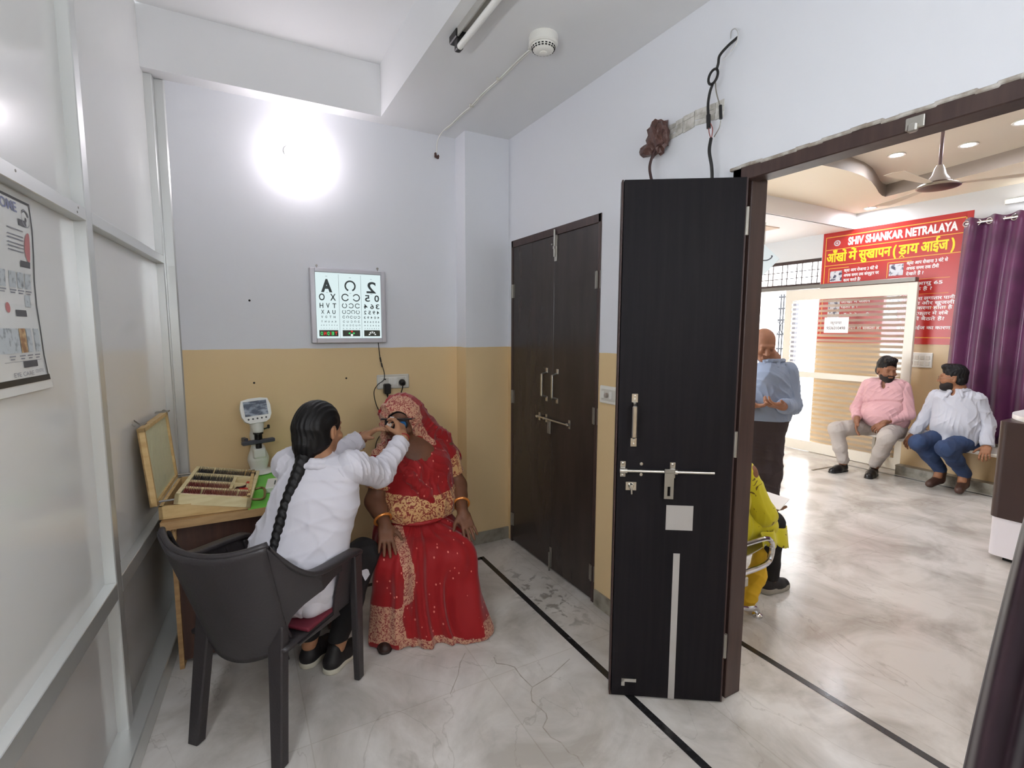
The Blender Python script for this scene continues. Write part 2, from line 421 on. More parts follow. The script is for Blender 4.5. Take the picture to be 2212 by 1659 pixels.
class Lettering:
    """several strings laid out on one flat panel, joined to a single mesh"""
    def __init__(self): self.bm = bmesh.new()
    def add(self, s, x, y, h, w=None, mirror=False, bold=0.0, slant=0.0, z=0.0, rot=0.0, align='LEFT', thick=0.0):
        """left-bottom x, y; letter height h; width w when it must fit"""
        me = text_mesh(s, 1.0, bold)
        n = len(me.vertices)
        if n == 0: return
        co = np.empty(n * 3, np.float32); me.vertices.foreach_get('co', co); co = co.reshape(-1, 3)
        x0, x1, y0, y1 = co[:, 0].min(), co[:, 0].max(), co[:, 1].min(), co[:, 1].max()
        sy = h / 0.73 if h > 0 else -h / (y1 - y0)
        sx = sy if w is None else w / (x1 - x0)
        mx = Matrix.Translation((x, y, z)) @ Matrix.Rotation(rot, 4, 'Z') @ Matrix(((sx * (-1 if mirror else 1), slant, 0, 0), (0, sy, 0, 0), (0, 0, 1, 0), (0, 0, 0, 1))) @ Matrix.Translation((-(x1 if mirror else x0), -y0 if h < 0 else 0, 0))
        if align == 'CENTER': mx = Matrix.Translation((-(x1 - x0) * sx / 2, 0, 0)) @ mx
        me.transform(mx)
        me.transform(Matrix.Translation((-thick, -thick, 0)))
        for ox, oy in (((0, 0), (2, 0), (-2, 2), (2, 0)) if thick else ((0, 0),)):
            me.transform(Matrix.Translation((ox * thick, oy * thick, 0.0004 if thick else 0))); self.bm.from_mesh(me)
        bpy.data.meshes.remove(me)
        return (x1 - x0) * sx
    def rect(self, x0, x1, y0, y1, z=0.0):
        vs = [self.bm.verts.new(p) for p in ((x0, y0, z), (x1, y0, z), (x1, y1, z), (x0, y1, z))]
        self.bm.faces.new(vs); return self
    def poly(self, pts, z=0.0):
        self.bm.faces.new([self.bm.verts.new((p[0], p[1], z)) for p in pts]); return self
    def disc(self, cx, cy, rx, ry=None, n=20, z=0.0, a0=0.0, a1=2 * PI):
        ry = rx if ry is None else ry
        return self.poly([(cx + rx * math.cos(2 * PI * k / n), cy + ry * math.sin(2 * PI * k / n)) for k in range(n)], z)
    def arc(self, cx, cy, r, w, a0, a1, n=24, z=0.0):
        A = [self.bm.verts.new((cx + (r + w / 2) * math.cos(a0 + (a1 - a0) * k / n), cy + (r + w / 2) * math.sin(a0 + (a1 - a0) * k / n), z)) for k in range(n + 1)]
        B = [self.bm.verts.new((cx + (r - w / 2) * math.cos(a0 + (a1 - a0) * k / n), cy + (r - w / 2) * math.sin(a0 + (a1 - a0) * k / n), z)) for k in range(n + 1)]
        for k in range(n): self.bm.faces.new((A[k], A[k + 1], B[k + 1], B[k]))
        return self
    def stroke(self, pts, w, z=0.0):
        for a, b in zip(pts, pts[1:]):
            a = Vector(a); b = Vector(b); d = (b - a); L = d.length
            if L < 1e-9: continue
            d /= L; nn = Vector((-d.y, d.x)) * w / 2; a2 = a - d * w * 0.3; b2 = b + d * w * 0.3
            self.poly([a2 + nn, a2 - nn, b2 - nn, b2 + nn], z)
        return self
    def obj(self, name, m, xf, parent=None):
        me = bpy.data.meshes.new(name)
        bmesh.ops.transform(self.bm, matrix=xf, verts=self.bm.verts)
        self.bm.to_mesh(me); self.bm.free()
        return link_mesh(name, me, m, parent)

def bez(pts, n=8):
    """Catmull-Rom through pts"""
    P = [Vector(p) for p in pts]
    P = [P[0] * 2 - P[1]] + P + [P[-1] * 2 - P[-2]]
    out = []
    for i in range(1, len(P) - 2):
        for k in range(n):
            t = k / n
            a, b, c, d = P[i - 1], P[i], P[i + 1], P[i + 2]
            out.append(0.5 * ((2 * b) + (c - a) * t + (2 * a - 5 * b + 4 * c - d) * t * t + (3 * b - a - 3 * c + d) * t ** 3))
    out.append(P[-2])
    return out

# ------------------------------------------------------------------ soft bodies: signed distance field -> one continuous surface
class SDF:
    def __init__(self, vox=0.005): self.vox = vox; self.P = []; self.fn = []
    def cap(self, a, b, ra, rb=None, k=0.02, sub=False):
        a = np.array(a, float); b = np.array(b, float); rb = ra if rb is None else rb
        self.P.append(('c', a, b, ra, rb, k, sub, np.minimum(a - ra, b - rb), np.maximum(a + ra, b + rb))); return self
    def chain(self, pts, rs, k=0.02, sub=False):
        for i in range(len(pts) - 1): self.cap(pts[i], pts[i + 1], rs[i], rs[i + 1], k, sub)
        return self
    def ell(self, c, r, rot=None, k=0.02, sub=False):
        c = np.array(c, float); r = np.array(r, float); R = np.eye(3) if rot is None else np.array(rot, float)
        m = max(r); e = np.abs(R) @ r
        self.P.append(('e', c, r, R, None, k, sub, c - e, c + e)); return self
    def box(self, c, s, rot=None, rr=0.01, k=0.01, sub=False):
        c = np.array(c, float); s = np.array(s, float) / 2; R = np.eye(3) if rot is None else np.array(rot, float)
        e = np.abs(R) @ s
        self.P.append(('b', c, s, R, rr, k, sub, c - e, c + e)); return self
    def cut(self, p, nrm):
        """keep the side that nrm points away from"""
        self.fn.append(('cut', np.array(p, float), np.array(nrm, float) / np.linalg.norm(nrm))); return self
    def disp(self, f): self.fn.append(('disp', f)); return self
    def mesh(self, name):
        v = self.vox; pad = 4 * v + 0.012
        adds = [p for p in self.P if not p[6]]
        lo = np.min([p[7] for p in adds], axis=0) - pad; hi = np.max([p[8] for p in adds], axis=0) + pad
        n = np.ceil((hi - lo) / v).astype(int) + 1
        D = np.full(n, 1.0, np.float32)
        ax = [lo[i] + v * np.arange(n[i]) for i in range(3)]
        for p in self.P:
            k = p[5]; mg = pad + 1.5 * k
            i0 = np.maximum(((p[7] - mg - lo) / v).astype(int), 0); i1 = np.minimum(((p[8] + mg - lo) / v).astype(int) + 2, n)
            if np.any(i1 <= i0): continue
            X = ax[0][i0[0]:i1[0]][:, None, None]; Y = ax[1][i0[1]:i1[1]][None, :, None]; Z = ax[2][i0[2]:i1[2]][None, None, :]
            if p[0] == 'c':
                a, b, ra, rb = p[1], p[2], p[3], p[4]; ab = b - a; L = float(ab @ ab)
                t = ((X - a[0]) * ab[0] + (Y - a[1]) * ab[1] + (Z - a[2]) * ab[2]) / max(L, 1e-12)
                t = np.clip(t, 0, 1)
                d = np.sqrt((X - a[0] - t * ab[0]) ** 2 + (Y - a[1] - t * ab[1]) ** 2 + (Z - a[2] - t * ab[2]) ** 2) - (ra + (rb - ra) * t)
            else:
                R = p[3]; q = [(X - p[1][0]) * R[0, j] + (Y - p[1][1]) * R[1, j] + (Z - p[1][2]) * R[2, j] for j in range(3)]
                if p[0] == 'e':
                    r = p[2]
                    k0 = np.sqrt((q[0] / r[0]) ** 2 + (q[1] / r[1]) ** 2 + (q[2] / r[2]) ** 2)
                    k1 = np.sqrt((q[0] / r[0] ** 2) ** 2 + (q[1] / r[1] ** 2) ** 2 + (q[2] / r[2] ** 2) ** 2)
                    d = k0 * (k0 - 1) / np.maximum(k1, 1e-9)
                    d = np.where(k0 < 1e-6, -min(r), d)
                else:
                    s = p[2] - p[4]
                    w = [np.abs(q[j]) - s[j] for j in range(3)]
                    d = np.sqrt(np.maximum(w[0], 0) ** 2 + np.maximum(w[1], 0) ** 2 + np.maximum(w[2], 0) ** 2) + np.minimum(np.maximum(w[0], np.maximum(w[1], w[2])), 0) - p[4]
            S = D[i0[0]:i1[0], i0[1]:i1[1], i0[2]:i1[2]]
            if p[6]:
                h = np.clip(0.5 - 0.5 * (S + d) / k, 0, 1)
                S[...] = S + (-d - S) * h + k * h * (1 - h)
            else:
                h = np.clip(0.5 + 0.5 * (S - d) / k, 0, 1)
                S[...] = S + (d - S) * h - k * h * (1 - h)
        if self.fn:
            X = ax[0][:, None, None]; Y = ax[1][None, :, None]; Z = ax[2][None, None, :]
            for f in self.fn:
                if f[0] == 'cut':
                    d = (X - f[1][0]) * f[2][0] + (Y - f[1][1]) * f[2][1] + (Z - f[1][2]) * f[2][2]
                    D = np.maximum(D, d.astype(np.float32))
                else:
                    D = D + np.asarray(f[1](X, Y, Z), np.float32)
        return surface_net(D, lo, v, name)

def surface_net(D, lo, v, name):
    for a in range(3):       # close the border
        s = [slice(None)] * 3
        for e in (0, -1):
            s[a] = e; D[tuple(s)] = np.maximum(D[tuple(s)], v * 0.5)
    ins = D < 0
    c = [D[i:D.shape[0] - 1 + i, j:D.shape[1] - 1 + j, k:D.shape[2] - 1 + k] for i in (0, 1) for j in (0, 1) for k in (0, 1)]
    cnt = sum((q < 0).astype(np.int8) for q in c)
    act = (cnt > 0) & (cnt < 8)
    idx = np.full(act.shape, -1, np.int32)
    I = np.argwhere(act)
    idx[act] = np.arange(len(I))
    vals = [q[act].astype(np.float64) for q in c]
    off = np.array([(i, j, k) for i in (0, 1) for j in (0, 1) for k in (0, 1)], float)
    S = np.zeros((len(I), 3)); N = np.zeros(len(I))
    for a in range(8):
        for b in range(a + 1, 8):
            if np.abs(off[a] - off[b]).sum() != 1: continue
            m = (vals[a] < 0) != (vals[b] < 0)
            den = vals[a] - vals[b]
            t = np.where(m, vals[a] / np.where(np.abs(den) < 1e-12, 1, den), 0)
            pt = off[a] + t[:, None] * (off[b] - off[a])
            S += pt * m[:, None]; N += m
    V = lo + v * (I + S / N[:, None])
    F = []
    for a in range(3):
        b, c2 = (a + 1) % 3, (a + 2) % 3
        sl0 = [slice(1, -1)] * 3; sl1 = [slice(1, -1)] * 3
        sl0[a] = slice(0, -1); sl1[a] = slice(1, None)
        A = ins[tuple(sl0)]; B = ins[tuple(sl1)]
        ch = np.argwhere(A != B)
        if len(ch) == 0: continue
        inside = A[A != B]
        base = ch.copy(); base[:, b] += 1; base[:, c2] += 1
        def cell(db, dc):
            q = base.copy(); q[:, b] -= db; q[:, c2] -= dc
            return idx[q[:, 0], q[:, 1], q[:, 2]]
        quad = np.stack([cell(1, 1), cell(0, 1), cell(0, 0), cell(1, 0)], 1)
        quad[~inside] = quad[~inside][:, ::-1]
        F.append(quad)
    F = np.concatenate(F) if F else np.zeros((0, 4), int)
    F = F[(F >= 0).all(1)]
    me = bpy.data.meshes.new(name)
    me.vertices.add(len(V)); me.vertices.foreach_set('co', V.astype(np.float32).ravel())
    me.loops.add(len(F) * 4); me.loops.foreach_set('vertex_index', F.astype(np.int32).ravel())
    me.polygons.add(len(F)); me.polygons.foreach_set('loop_start', np.arange(0, len(F) * 4, 4, dtype=np.int32))
    me.polygons.foreach_set('use_smooth', np.ones(len(F), bool))
    me.update(calc_edges=True); me.validate()
    return me

def blob(name, sdf, m, parent=None):
    return link_mesh(name, sdf.mesh(name), m, parent, smooth=True)
# ================================================================== the setting
XR, YB, ZC = 1.67, 3.24, 2.772            # right wall, back wall, ceiling (underside of the beams)
YP, XP = 3.08, 1.348                      # pillar face and its left side
REAR = -1.6
XF = 6.45                                 # far wall of the waiting room
ZW = 2.876                                # waiting room ceiling
# floor: one marble floor through both rooms and out of the entrance
build('floor', MB().mm(-1.2, 9.6, -2.2, 7.0, -0.06, 0.0), M['floor'], smooth=False)
struct(bpy.data.objects['floor'], 'pale grey veined marble floor running through both rooms')
M['crack'] = mat('brown_crack', (146, 138, 126), 0.6, var=(30, (172, 166, 156), 0.4, 0.7))
def strip(name, pts, w, m, label, z=0.0015):
    mb = MB()
    for a, b in zip(pts, pts[1:]):
        a = Vector((*a, 0)); b = Vector((*b, 0)); d = (b - a).normalized(); nn = Vector((-d.y, d.x, 0)) * w / 2
        mb.prism([a + nn, a - nn, b - nn, b + nn], (0, 0, z))
    o = build(name, mb, m, smooth=False); struct(o, label); return o
strip('trim_1', [(1.363, 2.882), (1.352, 0.9)], 0.032, M['blackstone'], 'black stone strip inlaid in the floor beside the brown cabinet')
strip('trim_2', [(-0.2, 2.865), (1.36, 2.865)], 0.032, M['blackstone'], 'black stone strip inlaid in the floor along the back wall')
strip('trim_3', [(2.085, -1.2), (2.06, 4.2)], 0.032, M['blackstone'], 'black stone strip inlaid in the waiting room floor just past the doorway')
strip('trim_4', [(6.03, -1.0), (5.99, 3.02), (5.42, 3.06)], 0.03, M['blackstone'], 'black stone strip inlaid in the floor before the bench')
strip('trim_11', [(0.974, 1.928), (0.964, 1.883), (1.002, 1.852), (1.024, 1.821), (1.02, 1.758), (1.028, 1.675), (1.008, 1.652), (0.986, 1.607), (1.0, 1.524), (0.99, 1.5), (0.952, 1.472), (0.953, 1.417), (0.973, 1.38), (0.972, 1.331), (0.99, 1.303), (0.984, 1.259)], 0.004, M['crack'], 'long thin crack in the marble floor in front of the woman in red', 0.0006)
strip('trim_12', [(1.028, 1.675), (1.136, 1.695), (1.274, 1.749)], 0.003, M['crack'], 'short side crack in the marble floor running to the black strip', 0.0006)
strip('trim_13', [(0.869, 2.017), (0.819, 1.961), (0.781, 1.894), (0.721, 1.819), (0.708, 1.802)], 0.003, M['crack'], 'faint crack in the marble floor beside the hem of the red skirt', 0.0006)
# back wall with its pillar and stone skirting
struct(build('wall_back', MB().mm(-1.2, XR + 0.1, YB, YB + 0.12, 0, 3.3).mm(XP, XR + 0.1, YP, YB + 0.05, 0, ZC + 0.1), M['wall'], smooth=False), 'back wall, white above and glossy tan below, with a shallow pillar at right')
struct(build('baseboard_back', MB().mm(-0.4, XP - 0.012, YB - 0.014, YB, 0, 0.085).mm(XP - 0.014, XP, YP - 0.014, YB, 0, 0.085).mm(XP - 0.014, XR, YP - 0.014, YP, 0, 0.085), M['skirt'], smooth=False), 'grey stone skirting along the back wall and pillar')
# right wall with the cabinet niche and the doorway
CY0, CY1, CZ = 2.078, 3.03, 2.10          # cabinet opening
DY0, DY1, DZ = 0.18, 1.30, 2.10           # doorway incl. frame
TH = 0.10
w = MB()
w.mm(XR, XR + TH, CY1, YP + 0.1, 0, 3.1)
w.mm(XR, XR + TH, CY0, CY1, CZ, 3.1)
w.mm(XR, XR + TH, DY1, CY0, 0, 3.1)
w.mm(XR, XR + TH, DY0, DY1, DZ, 3.1)
w.mm(XR, XR + TH, REAR, DY0, 0, 3.1)
struct(build('wall_right', w, M['wall'], smooth=False), 'right wall, white above and tan below, pierced by cabinet and doorway')
struct(build('baseboard_right', MB().mm(XR - 0.012, XR, DY1, CY0 - 0.012, 0, 0.085), M['skirt'], smooth=False), 'grey stone skirting between the cabinet and the doorway')
struct(build('wall_rear', MB().mm(-1.2, XR + 0.1, REAR - 0.12, REAR, 0, 3.3), M['wall'], smooth=False), 'wall behind the viewpoint')
# ceiling: flat slab with a recessed bay over the left of the room
KX, KY, KZ = 0.828, 3.135, 3.065
c = MB()
c.mm(-1.2, XR + 0.1, REAR - 0.1, YB + 0.1, KZ, KZ + 0.1)
c.mm(KX, XR + 0.1, REAR - 0.1, YB + 0.1, ZC, KZ)
c.mm(-1.2, KX, KY, YB + 0.1, ZC, KZ)
c.mm(-1.2, KX, REAR - 0.1, REAR + 0.35, ZC, KZ)
struct(build('ceiling', c, M['ceil'], smooth=False), 'white ceiling with a recessed bay framed by beams')

# left wall: an aluminium framed partition
PA = math.radians(4.6); PB = Vector((-0.302, 3.24, 0))
PU = Vector((-math.sin(PA), -math.cos(PA), 0)); PN = Vector((math.cos(PA), -math.sin(PA), 0))
PX = frame_matrix(PB, PU, (0, 0, 1), PN)         # local: x along the wall towards the viewer, y up, z out of the wall
def pbox(mb, s0, s1, z0, z1, d0, d1, bevel=0.0):
    mb.box(((s0 + s1) / 2, (z0 + z1) / 2, (d0 + d1) / 2), (s1 - s0, z1 - z0, d1 - d0), bevel=bevel); return mb
part_ = empty('wall_left', PB, 0, 'aluminium framed white panel partition along the left side', kind='structure')
S_END = 4.9
mull = [(0.0, 0.05), (1.112, 1.165), (2.25, 2.303), (3.4, 3.45)]
for s0, s1 in mull:
    build('mullion', pbox(MB(), s0, s1, 0, 3.06 if s0 > 0.2 else 2.772, -0.05, 0.0, 0.003), M['alu'], part_, xf=PX)
bays = [(0.05, 1.112), (1.165, 2.25), (2.303, 3.4), (3.45, S_END)]
for s0, s1 in bays:
    build('upper_rail', pbox(MB(), s0, s1, 1.84, 1.88, -0.05, 0.0, 0.002), M['alu'], part_, xf=PX)
    build('sill_rail', pbox(MB(), s0, s1, 0.575, 0.636, -0.05, 0.0, 0.002), M['alu'], part_, xf=PX)
    build('upper_panel', pbox(MB(), s0, s1, 1.88, 3.06, -0.045, -0.035), M['panel'], part_, xf=PX)
    build('middle_panel', pbox(MB(), s0, s1, 0.636, 1.84, -0.045, -0.035), M['panel'], part_, xf=PX)
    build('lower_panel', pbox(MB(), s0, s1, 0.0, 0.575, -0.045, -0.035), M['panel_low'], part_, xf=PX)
build('base_rail', pbox(MB(), 0.0, S_END, 0.0, 0.09, -0.05, 0.045, 0.004), M['alu'], part_, xf=PX)
scr = MB()
for s, z in ((1.23, 1.868), (1.24, 1.853), (1.62, 1.868)):
    scr.lathe([(0, 0.0015), (0.003, 0.001), (0.004, 0)], (s, z, 0.0), (0, 0, 1), 10)
build('screw', scr, M['dull'], part_, xf=PX)
corner = MB().box((-0.01, 1.386, 0.02), (0.03, 2.772, 0.05), bevel=0.006)
build('corner_channel', corner, M['alu'], part_, xf=PX)

# doorway frame (opening at the right)
fr = empty('trim_5', (XR, 0.7, 0), 0, 'dark brown timber frame around the doorway', kind='structure')
FX0, FX1 = XR - 0.012, XR + TH + 0.008
build('jamb', MB().mm(FX0, FX0 + 0.06, 1.262, DY1, 0, DZ, 0.003).mm(FX0 + 0.03, FX1, 1.238, DY1, 0, DZ - 0.036, 0.003), M['frame'], fr)
build('jamb', MB().mm(FX0, FX1, DY0, DY0 + 0.06, 0, DZ, 0.003), M['frame'], fr)
build('head', MB().mm(FX0, FX0 + 0.06, DY0, DY1, DZ - 0.05, DZ, 0.003).mm(FX0 + 0.045, FX1, DY0, DY1, DZ - 0.037, DZ, 0.003), M['frame'], fr)
rg = MB()
for i in range(26):                      # rough plaster edge along the head
    y = DY1 - 0.01 - i * 0.042
    rg.box((FX0 + 0.006, y, DZ + 0.002 + rnd.uniform(-0.003, 0.004)), (0.018, 0.05, 0.012), rot=(0, 0, rnd.uniform(-0.06, 0.06)), bevel=0.003)
build('plaster_edge', rg, M['plaster'], fr)
br = MB().mm(FX0 - 0.008, FX0, 0.70, 0.745, 2.052, 2.085, 0.002).mm(FX0 - 0.02, FX0 - 0.004, 0.712, 0.735, 2.042, 2.066, 0.004)
build('catch_plate', br, M['steel'], fr)

# waiting room shell
w = MB()
w.mm(XF, XF + 0.12, -2.2, 3.70, 0, 3.1)
w.mm(XF, XF + 0.12, 3.70, 5.2, 2.42, 3.1)
w.mm(XF, XF + 0.12, 4.95, 5.2, 0, 3.1)
M['wallfar'] = wall_paint('waiting_room_paint', (212, 214, 215), (200, 175, 138), 1.62, rough_t=0.3)
struct(build('wall_far', w, M['wallfar'], smooth=False), 'far wall of the waiting room, white above and tan below')
struct(build('wall_north', MB().mm(XR + TH, XF, 4.95, 5.07, 0, 3.1), M['wallfar'], smooth=False), 'side wall of the waiting room beyond the doorway')
struct(build('wall_south', MB().mm(XR + TH, XF, -2.2, -2.08, 0, 3.1), M['wallfar'], smooth=False), 'side wall of the waiting room behind the counter')
# false ceiling with a curved tray
M['fceil'] = mat('cream_false_ceiling', (238, 228, 208), 0.6, spec=0.3)
M['fceilw'] = mat('white_false_ceiling', (240, 240, 242), 0.6, spec=0.3)
cw = MB()
tray = [(4.30, 2.545), (4.5, 2.52), (4.72, 2.515), (4.95, 2.53), (5.2, 2.58), (5.45, 2.66), (5.66, 2.735), (5.82, 2.78), (5.90, 2.785), (5.86, 2.6), (5.80, 2.35), (5.73, 2.0), (5.66, 1.7), (5.56, 1.2), (5.46, 0.6), (5.4, 0.0), (5.3, -0.8), (3.6, -0.8), (3.5, 0.0), (3.45, 0.8), (3.5, 1.5), (3.62, 2.0), (3.85, 2.35), (4.1, 2.5)]
# plate with the hole: fan the border to an outer rectangle
bmv = cw.bm
outer = []
for (x, y) in tray:
    dx, dy = x - 4.7, y - 1.2
    s = 1e9
    if dx > 0: s = min(s, (XF - 4.7) / dx)
    if dx < 0: s = min(s, (XR + TH - 4.7) / dx)
    if dy > 0: s = min(s, (3.345 - 1.2) / dy)
    if dy < 0: s = min(s, (-2.1 - 1.2) / dy)
    outer.append((4.7 + dx * s, 1.2 + dy * s))
n = len(tray)
A = [bmv.verts.new((x, y, ZW)) for x, y in tray]; Bv = [bmv.verts.new((x, y, ZW)) for x, y in outer]
for i in range(n):
    j = (i + 1) % n
    a, b = outer[i], outer[j]
    crn = None
    for cx in (XF, XR + TH):
        for cy in (3.345, -2.1):
            if (abs(a[0] - cx) < 1e-6 and abs(b[1] - cy) < 1e-6) or (abs(b[0] - cx) < 1e-6 and abs(a[1] - cy) < 1e-6): crn = (cx, cy)
    if crn:
        cv = bmv.verts.new((*crn, ZW)); bmv.faces.new((A[i], Bv[i], cv, Bv[j], A[j]))
    else:
        bmv.faces.new((A[i], Bv[i], Bv[j], A[j]))
struct(build('ceiling', cw, M['fceil'], smooth=False), 'cream false ceiling of the waiting room around a curved tray')
tr = MB()
A = [tr.bm.verts.new((x, y, ZW)) for x, y in tray]; T = [tr.bm.verts.new((x, y, ZW + 0.12)) for x, y in tray]
for i in range(n): tr.bm.faces.new((A[i], A[(i + 1) % n], T[(i + 1) % n], T[i]))
M['traydark'] = mat('grey_tray_paint', (150, 138, 128), 0.6)
struct(build('trim_6', tr, M['traydark'], smooth=30), 'grey upright edge of the curved ceiling tray')
tt = MB(); tt.mm(3.3, 6.1, -1.0, 3.0, ZW + 0.12, ZW + 0.14)
struct(build('ceiling', tt, mat('pale_tray_paint', (212, 204, 190), 0.6), smooth=False), 'pale recessed top of the curved ceiling tray')
struct(build('trim_7', MB().mm(XR + TH, XF, 3.335, 3.36, 2.70, ZW), M['fceilw'], smooth=False), 'white drop between the two ceiling levels by the entrance')
lo_ = MB().mm(XR + TH, XF, 3.345, 4.95, 2.70, 2.72)
struct(build('ceiling', lo_, M['fceilw'], smooth=False), 'lower white ceiling by the entrance')
struct(build('trim_8', MB().mm(4.0, 5.6, 3.72, 4.3, 2.692, 2.70), mat('beige_ceiling_panel', (205, 186, 166), 0.6), smooth=False), 'beige panel set in the lower ceiling by the entrance')
# entrance: ventilator, header and what lies outside
vent = empty('window_1', (XF + 0.06, 4.3, 2.07), 0, 'barred ventilator window above the entrance', kind='structure')
v = MB()
for z in (2.10, 2.40): v.mm(XF + 0.03, XF + 0.07, 3.70, 4.95, z - 0.02, z + 0.02)
build('frame', v, M['frame'], vent, smooth=False)
for k in range(13):
    y = 3.77 + k * 0.1 - (0.03 if k % 2 else 0.0)
    build('bar', MB().mm(XF + 0.045, XF + 0.055, y - 0.005, y + 0.005, 2.10, 2.40), M['frame'], vent, smooth=False)
for z in (2.2, 2.285):
    build('cross_bar', MB().mm(XF + 0.04, XF + 0.052, 3.70, 4.95, z - 0.005, z + 0.005), M['frame'], vent, smooth=False)
M['cream'] = mat('cream_painted_aluminium', (222, 216, 203), 0.35)
struct(build('trim_9', MB().mm(XF - 0.03, XF + 0.12, 3.70, 4.95, 2.035, 2.085), M['cream'], smooth=False), 'cream lintel over the entrance opening')
struct(build('wall_outside', MB().mm(7.6, 7.75, 5.09, 6.8, 0, 3.2), mat('white_outside_wall', (232, 226, 222), 0.8), smooth=False), 'white wall outside the entrance')
# ------------------------------------------------------------------ lamps
def wall_bulb(y_wall, x, z, ny, strength, label, ax=None):
    t = empty('wall_bulb', (x, y_wall, z), 0, label, 'light bulb')
    build('holder', MB().lathe([(0, 0), (0.033, 0), (0.033, 0.012), (0, 0.016)], (x, y_wall, z), (0, ny, 0)).lathe([(0.0, 0.0), (0.021, 0.0), (0.022, 0.03), (0.024, 0.05), (0.026, 0.056), (0, 0.056)], (x, y_wall, z), ax or (0, ny, 0)), M['white'], t)
    build('bulb', MB().lathe([(0.025, 0.056), (0.034, 0.066), (0.041, 0.08), (0.043, 0.094), (0.040, 0.110), (0.031, 0.124), (0.017, 0.133), (0, 0.136)], (x, y_wall, z), ax or (0, ny, 0)), emitter('lit_bulb_glass', (255, 246, 252), strength), t)
wall_bulb(YB, 0.325, 2.515, -1, BULB_STRENGTH, 'glowing white bulb on the upper back wall', (0.38, -0.88, -0.26))
t = empty('fill_tube_light', (0.55, REAR, 2.0), 0, 'added fill tube light on the unseen wall behind the viewpoint', 'tube light')  # added soft room fill, a tube in place of an inferred bulb
build('batten', MB().mm(-0.1, 1.2, REAR, REAR + 0.04, 1.98, 2.04), M['white'], t)
build('tube', MB().cyl((-0.07, REAR + 0.07, 2.01), (1.17, REAR + 0.07, 2.01), 0.018, 14), emitter('fill_tube_rear', (246, 250, 255), FILL_STRENGTH), t)
t = empty('fill_tube_light', (-0.55, 0.5, 1.7), 0, 'added fill tube light on the unseen part of the partition', 'tube light')  # second fill tube, added out of view to brighten the right wall
build('batten', MB().box((2.75, 1.75, 0.022), (1.16, 0.06, 0.04)), M['white'], t, xf=PX)
build('tube', MB().cyl((2.2, 1.75, 0.07), (3.3, 1.75, 0.07), 0.018, 14), emitter('fill_tube_side', (246, 250, 255), FILL_STRENGTH * 0.95), t, xf=PX)
def downlight(x, y, z, label):
    t = empty('ceiling_spotlight', (x, y, z), 0, label, 'ceiling light', 'round spotlights in the waiting room ceiling')
    build('trim_ring', MB().lathe([(0.045, 0), (0.062, 0), (0.066, -0.004), (0.062, -0.008), (0.046, -0.006), (0.045, 0)], (x, y, z), n=28), M['white'], t)
    build('lens', MB().lathe([(0, -0.003), (0.045, -0.003), (0.045, 0.0), (0, 0.0)], (x, y, z), n=28), emitter('lit_spotlight', (240, 244, 255), DOWNLIGHT_STRENGTH), t)
downlight(6.275, 3.104, ZW, 'round lit spotlight in the cream ceiling corner above the red banner')
downlight(4.988, 2.295, ZW + 0.12, 'round lit spotlight in the ceiling tray nearest its curved edge')
downlight(5.218, 1.897, ZW + 0.12, 'round lit spotlight in the ceiling tray between the fan rod and the wall tube light')
downlight(4.995, 1.512, ZW + 0.12, 'round lit spotlight in the ceiling tray above the reception counter')
for x_, y_ in ((3.0, 1.3), (3.0, -0.6), (5.95, 0.4), (4.6, -1.5), (2.6, 2.7)):  # extra spots added out of view to brighten the waiting room
    downlight(x_, y_, ZW, 'added fill spotlight in the waiting room ceiling hidden by the doorway wall')
# ================================================================== on the right wall
cab = empty('wall_cabinet', (XR, (CY0 + CY1) / 2, 0), 0, 'tall dark brown built-in cabinet with two doors beside the wall pillar', 'cabinet')
build('frame', MB().mm(XR - 0.006, XR + 0.05, CY0, CY0 + 0.022, 0, CZ, 0.002).mm(XR - 0.006, XR + 0.05, CY1 - 0.022, CY1, 0, CZ, 0.002).mm(XR - 0.006, XR + 0.05, CY0, CY1, CZ - 0.045, CZ, 0.002).mm(XR + 0.05, XR + 0.09, CY0, CY1, 0, CZ), M['frame'], cab)
def pull(parent, at, along, out, length, name='handle', gap=0.035, m=None):
    """strap handle: two foot plates and a raised flat grip; at = centre on the door face"""
    at, along, out = Vector(at), Vector(along).normalized(), Vector(out).normalized()
    side = along.cross(out)
    mx = Matrix((along, side, out)).transposed()
    mb = MB(); h = length / 2
    for s in (-1, 1):
        mb.box(at + along * s * (h - 0.012) + out * 0.002, (0.03, 0.022, 0.004), rot=mx, bevel=0.0015)
        mb.tube([at + along * s * (h - 0.024) + out * 0.003, at + along * s * (h - 0.03) + out * (gap * 0.6), at + along * s * (h - 0.034) + out * gap], 0.006, 8)
    mb.box(at + out * gap, (length - 0.062, 0.018, 0.008), rot=mx, bevel=0.003)
    return build(name, mb, m or M['steel'], parent)
for y0, y1, hy in ((2.51, CY1 - 0.022, 2.575), (CY0 + 0.022, 2.508, 2.46)):
    d = build('door', MB().mm(XR - 0.002, XR + 0.03, y0, y1, 0.012, CZ - 0.046, 0.002), M['cab'], cab)
    hb = pull(cab, (XR - 0.002, hy, 1.17), (0, 0, 1), (-1, 0, 0), 0.2, gap=0.04)
bolt = MB().cyl((XR - 0.02, 2.67, 0.962), (XR - 0.02, 2.31, 0.958), 0.0055, 10)
for y in (2.655, 2.575, 2.33):
    bolt.mm(XR - 0.006, XR - 0.001, y - 0.009, y + 0.009, 0.935, 0.985, 0.001).cyl((XR - 0.02, y - 0.008, 0.96), (XR - 0.02, y + 0.008, 0.96), 0.009, 10)
    bolt.mm(XR - 0.02, XR - 0.002, y - 0.006, y + 0.006, 0.952, 0.968)
build('bolt', bolt, M['steel'], cab)
